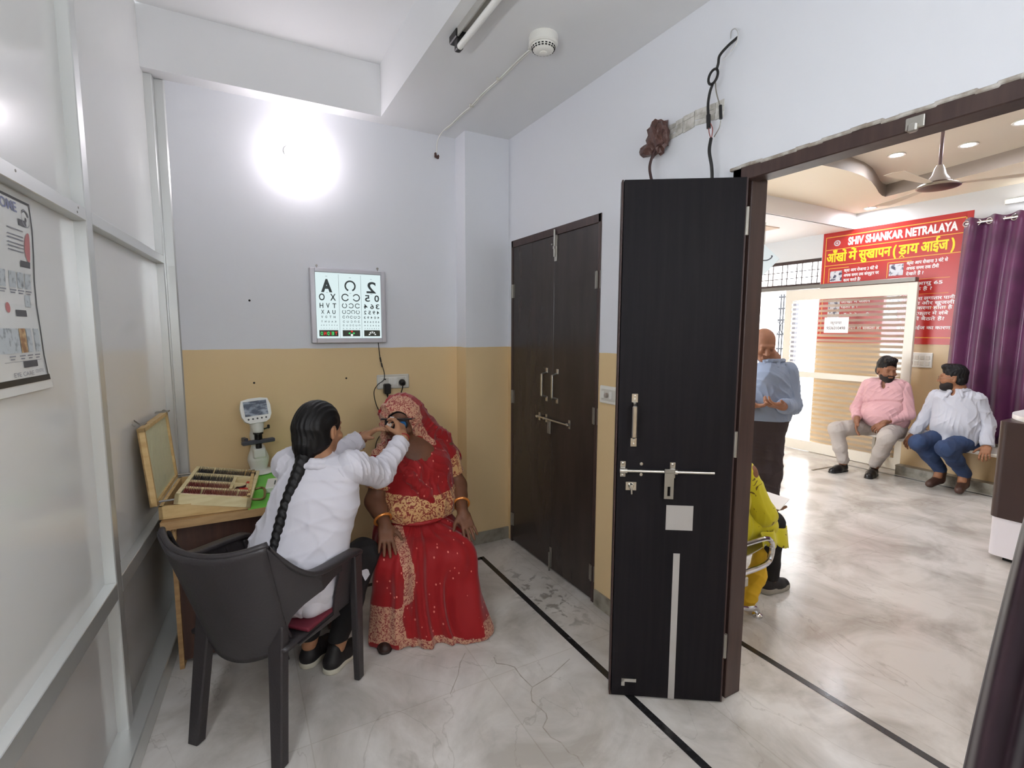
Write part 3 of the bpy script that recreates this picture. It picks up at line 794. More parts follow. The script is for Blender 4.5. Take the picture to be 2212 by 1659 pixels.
build('hasp', MB().mm(XR - 0.024, XR - 0.019, 2.5, 2.535, 0.875, 0.965, 0.002).cyl((XR - 0.022, 2.512, 0.905), (XR - 0.022, 2.512, 0.945), 0.009, 8), M['dull'], cab)
build('tower_bolt', MB().mm(XR - 0.008, XR - 0.002, 2.478, 2.502, 1.905, 2.055, 0.001).cyl((XR - 0.016, 2.49, 1.93), (XR - 0.016, 2.49, 2.085), 0.006, 10).mm(XR - 0.022, XR - 0.004, 2.484, 2.497, 1.975, 1.99).cyl((XR - 0.03, 2.5, 2.0), (XR - 0.012, 2.5, 2.0), 0.004, 8), M['steel'], cab)
build('tower_bolt', MB().mm(XR - 0.007, XR - 0.002, 2.499, 2.519, 0.02, 0.15, 0.001).cyl((XR - 0.014, 2.509, 0.0), (XR - 0.014, 2.509, 0.12), 0.005, 10), M['dull'], cab)
for y, s in ((CY1 - 0.02, 1), (CY0 + 0.02, -1)):
    for z in (0.12, 1.0, 1.72):
        build('hinge', MB().cyl((XR - 0.008, y, z), (XR - 0.008, y, z + 0.09), 0.006, 8).mm(XR - 0.005, XR - 0.001, y - 0.022, y + 0.022, z, z + 0.09), M['dull'], cab)

# the open door leaf
LF = Vector((1.280, 1.479, 0)); LE = Vector((0.828, -0.561, 0)).normalized(); LN = LE.cross(Vector((0, 0, 1)))
LX = frame_matrix(LF, LE, (0, 0, 1), LN)       # x from the free edge to the hinge, y up, z to the viewer
leaf = empty('door_1', LF, 0, 'black laminate door leaf standing open in front of the doorway jamb', kind='structure')
LW, LH = 0.447, 2.055
build('leaf', MB().box((LW / 2 + 0.004, LH / 2 + 0.004, -0.016), (LW - 0.008, LH - 0.008, 0.032), bevel=0.001), M['leaf'], leaf, xf=LX)
build('edge_strip', MB().box((0.002, LH / 2 + 0.004, -0.017), (0.006, LH - 0.008, 0.036), bevel=0.001).box((LW - 0.001, LH / 2 + 0.004, -0.017), (0.006, LH - 0.008, 0.036), bevel=0.001), M['leafedge'], leaf, xf=LX)
def lx(s): return LW - s
h = MB()
for z in (1.243, 1.07): h.box((lx(0.379), z, 0.002), (0.024, 0.034, 0.004), bevel=0.001)
for z in (1.252, 1.238, 1.078, 1.064): h.lathe([(0, 0.0015), (0.004, 0)], (lx(0.379), z, 0.004), (0, 0, 1), 8)
for z, s in ((1.226, -1), (1.087, 1)): h.tube([(lx(0.379), z, 0.004), (lx(0.381), z + s * 0.008, 0.026), (lx(0.383), z + s * 0.014, 0.04)], 0.006, 8)
h.box((lx(0.383), 1.156, 0.042), (0.019, 0.124, 0.009), bevel=0.004)
build('handle', h, M['steel'], leaf, xf=LX)
b = MB().cyl((lx(0.43), 0.961, 0.02), (lx(0.075), 0.961, 0.02), 0.0062, 12)
for s in (0.417, 0.227):
    b.box((lx(s), 0.963, 0.002), (0.021, 0.062, 0.004), bevel=0.001)
    b.cyl((lx(s) - 0.014, 0.961, 0.02), (lx(s) + 0.014, 0.961, 0.02), 0.0105, 12).box((lx(s), 0.961, 0.01), (0.016, 0.014, 0.016))
    for z in (0.986, 0.939): b.lathe([(0, 0.003), (0.005, 0.001), (0.006, 0)], (lx(s), z, 0.004), (0, 0, 1), 10)
for z in (0.984, 0.942): b.lathe([(0, 0.003), (0.006, 0.0015), (0.007, 0)], (lx(0.346), z, 0), (0, 0, 1), 10)
build('bolt', b, M['steel'], leaf, xf=LX)
hs = MB()
hs.box((lx(0.243), 0.966, 0.028), (0.04, 0.016, 0.012), bevel=0.003)
x0, x1 = lx(0.262), lx(0.226)
for (a, c_, e, f_) in ((x0, x1, 0.905, 0.962), (x0, x1, 0.856, 0.868), (x0, x0 + 0.013, 0.866, 0.906), (x1 - 0.013, x1, 0.866, 0.906)):
    hs.mm(a, c_, e, f_, 0.026, 0.030, 0.001)
build('hasp', hs, M['dull'], leaf, xf=LX)
lt = MB().box((lx(0.384), 0.895, 0.002), (0.042, 0.034, 0.004), bevel=0.001).lathe([(0, 0.02), (0.008, 0.018), (0.011, 0.006), (0.012, 0)], (lx(0.384), 0.897, 0.004), (0, 0, 1), 14).box((lx(0.384), 0.884, 0.02), (0.007, 0.036, 0.005), rot=(0.1, 0, 0.1), bevel=0.002)
build('lock_plate', lt, M['steel'], leaf, xf=LX)
build('inlay_square', MB().mm(lx(0.245), lx(0.142), 0.722, 0.822, 0.0, 0.0012), M['inlay'], leaf, xf=LX, smooth=False)
build('inlay_strip', MB().mm(lx(0.211), lx(0.186), 0.006, 0.626, 0.0, 0.0012), M['inlay'], leaf, xf=LX, smooth=False)
build('floor_bolt_plate', MB().mm(lx(0.399), lx(0.34), 0.07, 0.084, 0, 0.003).mm(lx(0.399), lx(0.386), 0.052, 0.084, 0, 0.003), M['steel'], leaf, xf=LX)
for z in (0.2, 1.02, 1.85):
    build('hinge', MB().cyl((LW + 0.004, z, 0.0), (LW + 0.004, z + 0.1, 0.0), 0.007, 10), M['dull'], leaf, xf=LX)

# ================================================================== on the back wall
BX = frame_matrix((0, YB, 0), (1, 0, 0), (0, 0, 1), (0, -1, 0))      # x right, y up, z out of the back wall
hole = MB()
for x, z in ((0.08, 1.665), (0.082, 1.193), (0.598, 1.198)): hole.lathe([(0, 0.002), (0.005, 0.001), (0.006, 0)], (x, z, 0), (0, 0, 1), 10)
struct(build('trim_10', hole, M['dark'], xf=BX), 'three small dark wall plugs in the back wall')
ch = empty('eye_chart', (0.622, YB, 1.42), 0, 'lit mirror-writing eye test chart in a grey frame on the back wall', 'eye chart')
cx0, cx1, cz0, cz1 = 0.400, 0.846, 1.420, 1.868
px0, px1, pz0, pz1 = 0.430, 0.817, 1.450, 1.842
f = MB(); D_ = 0.045
f.mm(cx0, px0, cz0, cz1, 0.0, D_, 0.004).mm(px1, cx1, cz0, cz1, 0.0, D_, 0.004).mm(px0 - 0.004, px1 + 0.004, cz0, pz0, 0.0, D_, 0.004).mm(px0 - 0.004, px1 + 0.004, pz1, cz1, 0.0, D_, 0.004).mm(cx0 + 0.004, cx1 - 0.004, cz0 + 0.004, cz1 - 0.004, 0.001, 0.02)
build('frame', f, mat('grey_plastic_frame', (186, 184, 190), 0.35, metal=0.2), ch, xf=BX)
build('hanger', MB().mm(0.443, 0.449, 1.866, 1.882, 0.004, 0.007).lathe([(0, 0.008), (0.006, 0.006), (0.006, 0)], (0.446, 1.884, 0.0), (0, 0, 1), 10), M['dull'], ch, xf=BX)
build('hanger', MB().mm(0.806, 0.812, 1.866, 1.884, 0.004, 0.007).lathe([(0, 0.008), (0.007, 0.006), (0.007, 0)], (0.809, 1.887, 0), (0, 0, 1), 10), M['dull'], ch, xf=BX)
build('lit_panel', MB().mm(px0, px1, pz0, pz1, 0.02, 0.036), emitter('lit_chart_panel', (226, 244, 246), 0.40), ch, xf=BX, smooth=False)
M['ink'] = mat('chart_ink', (84, 92, 92), 0.6, spec=0.1)
CP = BX @ Matrix.Translation((px0, pz1, 0.0366)) @ Matrix.Diagonal((px1 - px0, pz1 - pz0, 1, 1))
L = Lettering()
def row(txt, us, v0, v1, w, mirror=True, bold=0.02):
    for s, u in zip(txt, us):
        L.add(s, u - w / 2, -v1, v1 - v0, w=w, mirror=mirror, bold=bold)
row('A', [0.165], 0.10, 0.285, 0.165, bold=0.05)
row('OX', [0.09, 0.255], 0.315, 0.42, 0.085)
row('HVT', [0.08, 0.175, 0.272], 0.46, 0.535, 0.055)
row('XAU', [0.095, 0.18, 0.262], 0.565, 0.625, 0.047)
row('VOTH', [0.085, 0.145, 0.208, 0.268], 0.655, 0.690, 0.028)
row('TNUAK', [0.08, 0.132, 0.182, 0.232, 0.278], 0.730, 0.757, 0.023)
row('LHCTOVA', [0.065, 0.105, 0.145, 0.185, 0.225, 0.265, 0.302], 0.790, 0.809, 0.015)
row('XHTOUVA', [0.065, 0.105, 0.145, 0.185, 0.225, 0.265, 0.302], 0.842, 0.854, 0.009)
row('2', [0.85], 0.105, 0.285, 0.15)
row('50', [0.785, 0.935], 0.315, 0.42, 0.078)
row('463', [0.755, 0.855, 0.945], 0.46, 0.535, 0.058)
row('2594', [0.745, 0.815, 0.885, 0.95], 0.565, 0.622, 0.04)
row('39404', [0.737, 0.79, 0.845, 0.9, 0.955], 0.655, 0.692, 0.028)
row('856256', [0.737, 0.78, 0.825, 0.87, 0.915, 0.955], 0.730, 0.757, 0.02)
row('435436', [0.737, 0.78, 0.825, 0.87, 0.915, 0.955], 0.790, 0.812, 0.016)
row('2346834', [0.737, 0.775, 0.81, 0.847, 0.885, 0.92, 0.955], 0.842, 0.856, 0.011)
def ring(u, v, r, gap, wd=0.24):
    a0 = {'r': 0, 'u': PI / 2, 'l': PI, 'd': -PI / 2}[gap]; g = 0.42
    L.arc(u, -v, r, r * wd * 1.35, a0 + g, a0 + 2 * PI - g)
ring(0.52, 0.19, 0.075, 'd')
ring(0.44, 0.368, 0.05, 'r'); ring(0.61, 0.368, 0.05, 'l')
for u, g in zip((0.425, 0.525, 0.625), 'ulr'): ring(u, 0.495, 0.034, g)
for u, g in zip((0.415, 0.485, 0.555, 0.628), 'uldu'): ring(u, 0.592, 0.026, g)
for u, g in zip((0.41, 0.467, 0.525, 0.583, 0.64), 'rdrul'): ring(u, 0.672, 0.0175, g, 0.3)
for u, g in zip((0.41, 0.467, 0.525, 0.583, 0.64), 'ruldr'): ring(u, 0.743, 0.0135, g, 0.3)
for u, g in zip((0.405, 0.455, 0.505, 0.552, 0.6, 0.648), 'rulrud'): ring(u, 0.80, 0.011, g, 0.32)
for u, g in zip((0.40, 0.45, 0.50, 0.548, 0.6, 0.65), 'rulrud'): ring(u, 0.85, 0.007, g, 0.32)
for u in (0.346, 0.686): L.rect(u - 0.0018, u + 0.0018, -0.99, -0.02)
for u, v in ((0.165, 0.055), (0.52, 0.062), (0.85, 0.07), (0.17, 0.3), (0.52, 0.3), (0.85, 0.3)): L.rect(u - 0.015, u + 0.015, -v - 0.004, -v)
L.obj('letters', M['ink'], CP, ch)
K = Lettering()
for u0, u1 in ((0.035, 0.318), (0.385, 0.655), (0.72, 0.975)): K.rect(u0, u1, -0.972, -0.876)
K.obj('dark_boxes', mat('chart_dark_box', (70, 74, 62), 0.6), CP @ Matrix.Translation((0, 0, 0.0002)), ch)
G = Lettering(); Rr = Lettering(); Wt = Lettering()
for i, u in enumerate((0.072, 0.12, 0.165, 0.235, 0.285)):
    (G if i in (0, 2, 3) else Rr).add('ONDET'[i], u - 0.018, -0.95, 0.05, w=0.036, mirror=True, bold=0.05)
Rr.add('I', 0.198, -0.95, 0.05, w=0.01)
Rr.disc(0.527, -0.897, 0.017, 0.014); G.disc(0.49, -0.925, 0.016, 0.013); G.disc(0.556, -0.925, 0.016, 0.013); Wt.disc(0.525, -0.952, 0.02, 0.018)
for k in range(5):
    a = PI * (0.08 + 0.21 * k); Wt.poly([(0.85 + 0.03 * math.cos(a), -0.955 + 0.024 * math.sin(a)), (0.85 + 0.06 * math.cos(a - 0.24), -0.955 + 0.06 * math.sin(a - 0.24)), (0.85 + 0.06 * math.cos(a + 0.24), -0.955 + 0.06 * math.sin(a + 0.24))])
CP2 = CP @ Matrix.Translation((0, 0, 0.0004))
G.obj('green_marks', emitter('lit_green', (90, 225, 120), 0.36), CP2, ch)
Rr.obj('red_marks', emitter('lit_red', (235, 70, 60), 0.36), CP2, ch)
Wt.obj('white_marks', emitter('lit_white', (236, 244, 240), 0.40), CP2, ch)
# socket plate, its plugs and cables
sp = empty('socket_plate', (0.893, YB, 1.118), 0, 'white socket plate on the tan back wall behind the seated woman', 'socket')
build('plate', MB().mm(0.786, 1.0, 1.118, 1.212, 0.0, 0.014, 0.006), M['offwhite'], sp, xf=BX)
build('module_frame', MB().mm(0.806, 0.980, 1.134, 1.196, 0.012, 0.017, 0.002), M['white'], sp, xf=BX)
build('switch', MB().mm(0.892, 0.912, 1.143, 1.187, 0.014, 0.022, 0.002).mm(0.868, 0.888, 1.143, 1.187, 0.014, 0.019, 0.002), M['white'], sp, xf=BX)
build('socket_face', MB().mm(0.812, 0.862, 1.138, 1.192, 0.016, 0.0185, 0.002).mm(0.918, 0.972, 1.138, 1.192, 0.016, 0.0185, 0.002), M['offwhite'], sp, xf=BX)
build('pin_hole', MB().lathe([(0, 0.001), (0.005, 0.001), (0.005, 0)], (0.838, 1.182, 0.0185), (0, 0, 1), 10), M['dark'], sp, xf=BX)
ad = empty('power_adapter', (0.844, YB - 0.04, 1.09), 0, 'black box adapter with a cable plugged into the left of the socket plate', 'adapter')
build('body', MB().box((0.844, 1.122, 0.038), (0.042, 0.066, 0.042), bevel=0.006), M['black'], ad, xf=BX)
build('cable_sleeve', MB().tube([(0.844, 1.092, 0.04), (0.846, 1.07, 0.042)], [0.009, 0.004], 10), M['black'], ad, xf=BX)
build('cable', MB().tube(bez([(0.846, 1.072, 0.042), (0.85, 1.05, 0.035), (0.862, 1.02, 0.02), (0.876, 1.0, 0.01), (0.89, 0.94, 0.008), (0.86, 0.85, 0.01), (0.84, 0.74, 0.012)]), 0.0032, 8), M['rubber'], ad, xf=BX)
pl = empty('round_plug', (0.948, YB - 0.03, 1.13), 0, 'round black plug with a cable in the right of the socket plate', 'plug')
build('body', MB().lathe([(0, 0.045), (0.012, 0.043), (0.02, 0.03), (0.022, 0.01), (0.018, 0.0), (0, 0)], (0.946, 1.162, 0.018), (0, -0.25, 1), 20), M['black'], pl, xf=BX)
build('cable', MB().tube(bez([(0.946, 1.15, 0.045), (0.945, 1.128, 0.044), (0.943, 1.11, 0.036), (0.935, 1.07, 0.02), (0.925, 1.0, 0.012), (0.92, 0.9, 0.012)]), [0.008, 0.007, 0.006] + [0.0035] * 38, 8), M['rubber'], pl, xf=BX)
cc = empty('chart_cable', (0.81, YB - 0.01, 1.42), 0, 'thin black cable hanging from the eye chart past the socket plate', 'cable')
build('cord', MB().tube(bez([(0.801, 1.43, 0.01), (0.806, 1.37, 0.008), (0.815, 1.30, 0.01), (0.826, 1.26, 0.012), (0.834, 1.215, 0.02), (0.826, 1.178, 0.024), (0.79, 1.15, 0.018), (0.767, 1.11, 0.012), (0.769, 1.06, 0.01), (0.785, 1.0, 0.01), (0.81, 0.955, 0.01), (0.83, 0.93, 0.012), (0.82, 0.85, 0.012), (0.775, 0.78, 0.014), (0.76, 0.70, 0.012)]), 0.0026, 8), M['rubber'], cc, xf=BX)
build('connector', MB().tube([(0.811, 1.325, 0.01), (0.816, 1.295, 0.01)], 0.005, 8).tube([(0.818, 1.288, 0.01), (0.823, 1.262, 0.012)], 0.005, 8), M['black'], cc, xf=BX)
# wall switch by the cabinet
sw = empty('wall_switch', (XR, 1.985, 1.127), 0, 'white switch plate on the tan wall between the cabinet and the open door leaf', 'switch')
build('plate', MB().mm(XR - 0.014, XR, 1.905, 2.052, 1.127, 1.218, 0.005), M['white'], sw)
build('module_frame', MB().mm(XR - 0.017, XR - 0.012, 1.925, 2.034, 1.143, 1.202, 0.002), M['offwhite'], sw)
build('regulator_knob', MB().lathe([(0.013, 0), (0.012, 0.01), (0.009, 0.013), (0, 0.013)], (XR - 0.017, 1.987, 1.172), (-1, 0, 0), 18), mat('grey_knob', (150, 140, 132), 0.5), sw)
build('rocker', MB().mm(XR - 0.022, XR - 0.016, 2.006, 2.026, 1.153, 1.192, 0.002).mm(XR - 0.022, XR - 0.016, 1.945, 1.966, 1.153, 1.192, 0.002), M['white'], sw)

# ================================================================== on the ceiling
sd = empty('smoke_detector', (1.235, 1.965, ZC), 0, 'round white smoke detector on the ceiling', 'smoke detector')
S0 = (1.235, 1.965, ZC)
build('base', MB().lathe([(0, 0), (0.062, 0), (0.064, -0.006), (0.064, -0.034), (0.058, -0.04), (0, -0.04)], S0, n=40), M['white'], sd)
build('cap', MB().lathe([(0.052, -0.038), (0.05, -0.05), (0.044, -0.06), (0.03, -0.067), (0, -0.068)], S0, n=40), M['white'], sd)
vt = MB()
for k in range(20):
    a = 2 * PI * k / 20
    for r, z in ((0.0505, -0.049), (0.0475, -0.056)):
        vt.box((S0[0] + r * math.cos(a), S0[1] + r * math.sin(a), ZC + z), (0.003, 0.009, 0.004), rot=(0, 0, a))
build('vent_slots', vt, M['dark'], sd)
build('sensor_button', MB().lathe([(0.017, -0.066), (0.017, -0.071), (0.014, -0.073), (0, -0.073)], S0, n=24), M['white'], sd)
cd = empty('ceiling_wire', (1.228, 2.6, ZC), 0, 'white wire clipped along the ceiling from the smoke detector to the back wall', 'wire')
wr = [(1.232, 2.03), (1.226, 2.15), (1.229, 2.36), (1.224, 2.55), (1.232, 2.72), (1.226, 2.86), (1.229, 3.0), (1.223, 3.12)]
build('cord', MB().tube(bez([(x, y, ZC - 0.008) for x, y in wr] + [(1.222, 3.20, ZC - 0.02), (1.216, 3.228, ZC - 0.055), (1.214, 3.234, ZC - 0.12)]), 0.0032, 8).tube(bez([(x + 0.011, y, ZC - 0.006) for x, y in wr]), 0.0036, 8), M['white'], cd)
build('clip', MB().box((1.23, 2.06, ZC - 0.006), (0.026, 0.012, 0.014), bevel=0.002).box((1.234, 2.72, ZC - 0.006), (0.026, 0.012, 0.014), bevel=0.002).box((1.23, 2.38, ZC - 0.006), (0.026, 0.008, 0.014), bevel=0.002), M['offwhite'], cd)
wb = MB().prism([(1.2, 2.655, 0.002), (1.206, 2.655, 0.002), (1.211, 2.635, 0.002), (1.222, 2.645, 0.002), (1.228, 2.636, 0.002), (1.225, 2.62, 0.002), (1.2, 2.628, 0.002)], (0, 0, 0.018))
tag(build('wire_end_tape', wb, mat('brown_tape', (78, 52, 44), 0.55), xf=BX), 'small torn piece of brown tape at the end of the ceiling wire', 'tape')
tl = empty('tube_light', (0.9, 1.5, ZC), 0, 'unlit white tube light batten on the ceiling beam', 'tube light')
build('batten', MB().mm(0.882, 0.888, 0.9, 2.16, ZC - 0.035, ZC).mm(0.922, 0.928, 0.9, 2.16, ZC - 0.035, ZC).mm(0.885, 0.925, 0.9, 2.16, ZC - 0.012, ZC), mat('grey_batten', (176, 174, 168), 0.5, metal=0.2), tl)
build('tube', MB().cyl((0.893, 0.93, 2.697), (0.893, 2.085, 2.697), 0.0135, 16), mat('unlit_tube_glass', (232, 232, 228), 0.25), tl)
build('end_cap', MB().mm(0.876, 0.93, 2.085, 2.165, 2.735, ZC - 0.002, 0.004).cyl((0.893, 2.085, 2.697), (0.893, 2.105, 2.697), 0.016, 14).mm(0.884, 0.902, 2.09, 2.125, 2.69, 2.745, 0.003), M['black'], tl)
build('end_cap', MB().mm(0.876, 0.93, 0.9, 0.95, 2.735, ZC - 0.002, 0.004).cyl((0.893, 0.91, 2.697), (0.893, 0.93, 2.697), 0.016, 14).mm(0.884, 0.902, 0.9, 0.925, 2.69, 2.745, 0.003), M['black'], tl)

# ================================================================== loose wiring over the door leaf
cb = empty('taped_cable', (1.61, 1.65, 2.05), 0, 'brown cable with a crumpled bundle of brown tape at the wall above the door leaf', 'cable')
cr = SDF(0.006)
rr = random.Random(5)
M['brtape'] = mat('brown_parcel_tape', (84, 58, 52), 0.35, bump=(60, 0.6, 0.01))
bb = bmesh.new(); bmesh.ops.create_icosphere(bb, subdivisions=3, radius=1.0)
for v_ in bb.verts:
    p = v_.co.copy(); k = 1 + 0.26 * math.sin(7 * p.x + 3 * p.z) * math.cos(6 * p.y) + rr.uniform(-0.16, 0.16)
    v_.co = Vector((p.x * 0.038 * k, p.y * 0.05 * k, p.z * 0.068 * k))
mbb = MB(); mbb.bm.free(); mbb.bm = bb
bmesh.ops.translate(bb, vec=Vector((XR - 0.04, 1.665, 2.325)), verts=bb.verts)
build('tape_bundle', mbb, M['brtape'], cb, smooth=False)
t2 = bmesh.new(); bmesh.ops.create_icosphere(t2, subdivisions=2, radius=1.0)
for v_ in t2.verts:
    p = v_.co.copy(); k = 1 + rr.uniform(-0.2, 0.2); v_.co = Vector((p.x * 0.03 * k, p.y * 0.04 * k, p.z * 0.026 * k)) + Vector((XR - 0.06, 1.70, 2.28))
m2 = MB(); m2.bm.free(); m2.bm = t2
build('tape_tail', m2, M['brtape'], cb, smooth=False)
build('cable', MB().tube(bez([(XR - 0.045, 1.655, 2.30), (XR - 0.07, 1.658, 2.25), (XR - 0.085, 1.66, 2.20), (XR - 0.085, 1.65, 2.15), (XR - 0.07, 1.635, 2.08), (XR - 0.05, 1.62, 1.95)]), 0.006, 8), mat('brown_cable', (58, 36, 34), 0.45), cb)
tp = MB()
pts = [(1.64, 2.335), (1.60, 2.338), (1.56, 2.342), (1.50, 2.345), (1.44, 2.340), (1.40, 2.338), (1.36, 2.334)]
for (y0, z0), (y1, z1) in zip(pts, pts[1:]):
    for q in (-0.022, 0.0, 0.02):
        tp.prism([(XR, y0 - 0.001, z0 + q + rr.uniform(-0.004, 0.004)), (XR, y0 - 0.001, z0 + q + 0.02), (XR, y1 + 0.002, z1 + q + 0.02 + rr.uniform(-0.006, 0.004)), (XR, y1 + 0.002, z1 + q)], (-rr.uniform(0.002, 0.007), 0, 0))
tag(build('wall_tape', tp, mat('clear_packing_tape', (205, 203, 197), 0.3, var=(40, (160, 156, 146), 0.4, 0.7)), smooth=False), 'strip of crinkled clear tape stuck on the wall beside the brown tape bundle', 'tape')
c2 = empty('dangling_wire', (XR - 0.04, 1.37, 2.05), 0, 'black wire knotted in a ring hanging from a hook above the door leaf', 'wire')
xo = XR - 0.05
build('cable', MB().tube(bez([(XR, 1.318, 2.575), (xo + 0.02, 1.335, 2.545), (xo, 1.352, 2.515), (xo, 1.357, 2.49), (xo, 1.362, 2.475)]), 0.005, 8)
      .tube([(xo + 0.004 * math.sin(a), 1.378 + 0.021 * math.cos(a), 2.452 + 0.027 * math.sin(a)) for a in [2 * PI * k / 20 for k in range(20)]], 0.0048, 8, closed=True)
      .tube(bez([(xo, 1.378, 2.428), (xo, 1.39, 2.40), (xo, 1.396, 2.36), (xo, 1.392, 2.315)]), 0.005, 8)
      .tube(bez([(xo, 1.375, 2.23), (xo - 0.01, 1.372, 2.18), (xo - 0.005, 1.362, 2.12), (xo + 0.01, 1.37, 2.06), (xo + 0.02, 1.38, 1.95)]), 0.0062, 8), M['rubber'], c2)
build('thin_strand', MB().tube(bez([(xo, 1.367, 2.43), (xo, 1.36, 2.39), (xo, 1.345, 2.345), (xo, 1.338, 2.33)]), 0.0028, 6).tube(bez([(xo, 1.334, 2.28), (xo, 1.34, 2.255), (xo, 1.362, 2.23)]), 0.002, 6), M['dull'], c2)
build('joint_sleeve', MB().tube([(xo, 1.392, 2.32), (xo, 1.388, 2.27)], 0.008, 8).tube([(xo, 1.339, 2.335), (xo, 1.334, 2.285)], 0.006, 8), M['black'], c2)
build('bare_strand', MB().tube(bez([(xo, 1.388, 2.272), (xo, 1.384, 2.25), (xo, 1.375, 2.228)]), 0.002, 6).tube(bez([(xo, 1.38, 2.285), (xo, 1.37, 2.26), (xo, 1.373, 2.228)]), 0.002, 6), mat('red_wire', (130, 70, 66), 0.5), c2)
build('hook', MB().tube(bez([(XR, 1.348, 2.585), (XR - 0.02, 1.33, 2.597), (XR - 0.03, 1.305, 2.59), (XR - 0.03, 1.292, 2.565), (XR - 0.03, 1.305, 2.53), (XR - 0.04, 1.345, 2.50)]), 0.0022, 6), mat('white_cord', (190, 190, 188), 0.5), c2)

# ================================================================== poster on the partition
po = empty('wall_poster', PB + PU * 1.7 + PN * -0.035 + Vector((0, 0, 1.35)), 0, 'white laminated medical poster with a black border on the aluminium partition', 'poster')
PS0, PS1, PZ0, PZ1 = 1.462, 1.962, 1.343, 1.836
def bulge(u, v): return 0.0015 + 0.02 * max(0.0, 0.14 - v) * (1 - u) * 4 + 0.003 * math.sin(3 * PI * v)
g = MB()
g.grid(lambda u, v: (PS0 + (PS1 - PS0) * u, PZ0 + (PZ1 - PZ0) * v, -0.034 + bulge(u, v)), 24, 24, thick=0.0008)
build('sheet', g, mat('glossy_white_poster', (222, 224, 222), 0.12, spec=0.6), po, xf=PX)
# artwork laid on the sheet: x right as read = decreasing s
class Art(Lettering):
    def put(self, name, m, dz=0.0012):
        me_bm = self.bm
        bmesh.ops.subdivide_edges(me_bm, edges=[e for e in me_bm.edges if e.calc_length() > 0.08], cuts=6, use_grid_fill=True)
        for v_ in me_bm.verts:
            u = 1 - v_.co.x; vv = v_.co.y
            v_.co = Vector((PS0 + (PS1 - PS0) * u, PZ0 + (PZ1 - PZ0) * vv, -0.034 + bulge(u, vv) + dz))
        return self.obj(name, m, PX, po)
a = Art(); bw = 0.012
for r_ in ((0.03, 0.985, 0.045, 0.075), (0.03, 0.97, 0.955, 0.967), (0.03, 0.042, 0.045, 0.967), (0.96, 0.972, 0.045, 0.967)): a.rect(*r_)
a.put('border', M['black'])
a = Art()
a.add('DRY EYE SYNDROME', 0.10, 0.895, 0.05, w=0.72, bold=0.02)
a.put('title', mat('poster_blue_ink', (120, 126, 160), 0.5))
POT = mat('poster_dark_tab', (84, 84, 88), 0.5)
a = Art()
for x, y, wd in ((0.82, 0.835, 0.085), (0.82, 0.63, 0.105), (0.73, 0.38, 0.11), (0.73, 0.125, 0.15)):
    t_ = Art(); t_.rect(x, x + wd, y, y + 0.032); t_.put('heading_tab', POT)
a.arc(0.9, 0.885, 0.035, 0.012, 0.2, 2.4)
a.disc(0.905, 0.875, 0.008, 0.012)
a.put('emblem', POT)
a = Art()
for y in (0.805, 0.775, 0.758, 0.735, 0.718, 0.70): a.rect(0.70, 0.86, y, y + 0.006)
for x in (0.62, 0.72, 0.80, 0.88):
    a.rect(x - 0.02, x + 0.045, 0.505, 0.512); a.rect(x - 0.015, x + 0.03, 0.493, 0.499)
    a.rect(x - 0.02, x + 0.04, 0.182, 0.188); a.rect(x - 0.01, x + 0.03, 0.168, 0.174)
a.rect(0.55, 0.93, 0.157, 0.159)
a.arc(0.905, 0.88, 0.042, 0.004, 0, 2 * PI)
a.add('EYE CARE', 0.62, 0.085, 0.022, w=0.2); a.add('CENTRE', 0.84, 0.092, 0.018, w=0.09)
a.put('small_print', mat('poster_grey_ink', (140, 142, 150), 0.5))
a = Art()
a.poly([(0.905 + 0.03 * math.cos(t) - 0.008 * math.cos(2 * t), 0.735 + 0.075 * math.sin(t)) for t in [2 * PI * k / 22 for k in range(22)]])
PPK = mat('poster_pink_ink', (190, 120, 122), 0.5); a.put('drawing', PPK)
a = Art(); a.disc(0.66, 0.49 - 0.07, 0.022, 0.025); a.put('drawing', PPK)
PPP = mat('poster_pale_picture', (190, 198, 202), 0.5, var=(60, (110, 116, 124), 0.5, 0.75))
for q in [(x - 0.02, x + 0.045, 0.52, 0.60) for x in (0.62, 0.72, 0.80, 0.88)] + [(0.84, 0.9, 0.43, 0.49), (0.52, 0.72, 0.20, 0.32), (0.80, 0.85, 0.20, 0.32), (0.88, 0.94, 0.20, 0.32)]:
    a = Art(); a.rect(*q); a.put('picture', PPP)
a = Art(); a.rect(0.725, 0.79, 0.20, 0.32)
a.put('picture', mat('poster_brown_picture', (150, 112, 78), 0.5, var=(50, (206, 176, 130), 0.45, 0.65)), dz=0.0016)
# ================================================================== desk and what stands on it
M['plywood'] = mat('raw_plywood_edge', (176, 142, 98), 0.55, var=(8, (150, 116, 78), 0.4, 0.7, (1, 1, 6)))
M['deskwood'] = mat('dark_brown_veneer', (74, 48, 38), 0.4, var=(7, (58, 37, 31), 0.35, 0.7, (6, 1, 0.4)))
M['pine'] = mat('light_pine_wood', (205, 176, 124), 0.5, var=(10, (186, 152, 100), 0.4, 0.7, (1, 4, 4)))
M['palewood'] = mat('pale_cream_wood', (222, 208, 164), 0.45, var=(10, (206, 188, 140), 0.4, 0.7, (1, 5, 5)))
DX0, DX1, DYF, DYB, DZT = -0.312, 0.36, 2.45, 3.2, 0.70
dk = empty('desk', (0.02, 2.85, 0), 0, 'dark brown wooden desk with light plywood edges under the lens case', 'desk')
build('desk_top', MB().prism([(DX0, DYF, DZT - 0.035), (DX1, DYF, DZT - 0.035), (DX1, DYB, DZT - 0.035), (DX0 + 0.055, DYB, DZT - 0.035)], (0, 0, 0.035)), M['plywood'], dk, smooth=False)
build('front_panel', MB().mm(-0.268, DX1 - 0.02, 2.53, 2.548, 0.03, DZT - 0.035), M['deskwood'], dk, smooth=False)
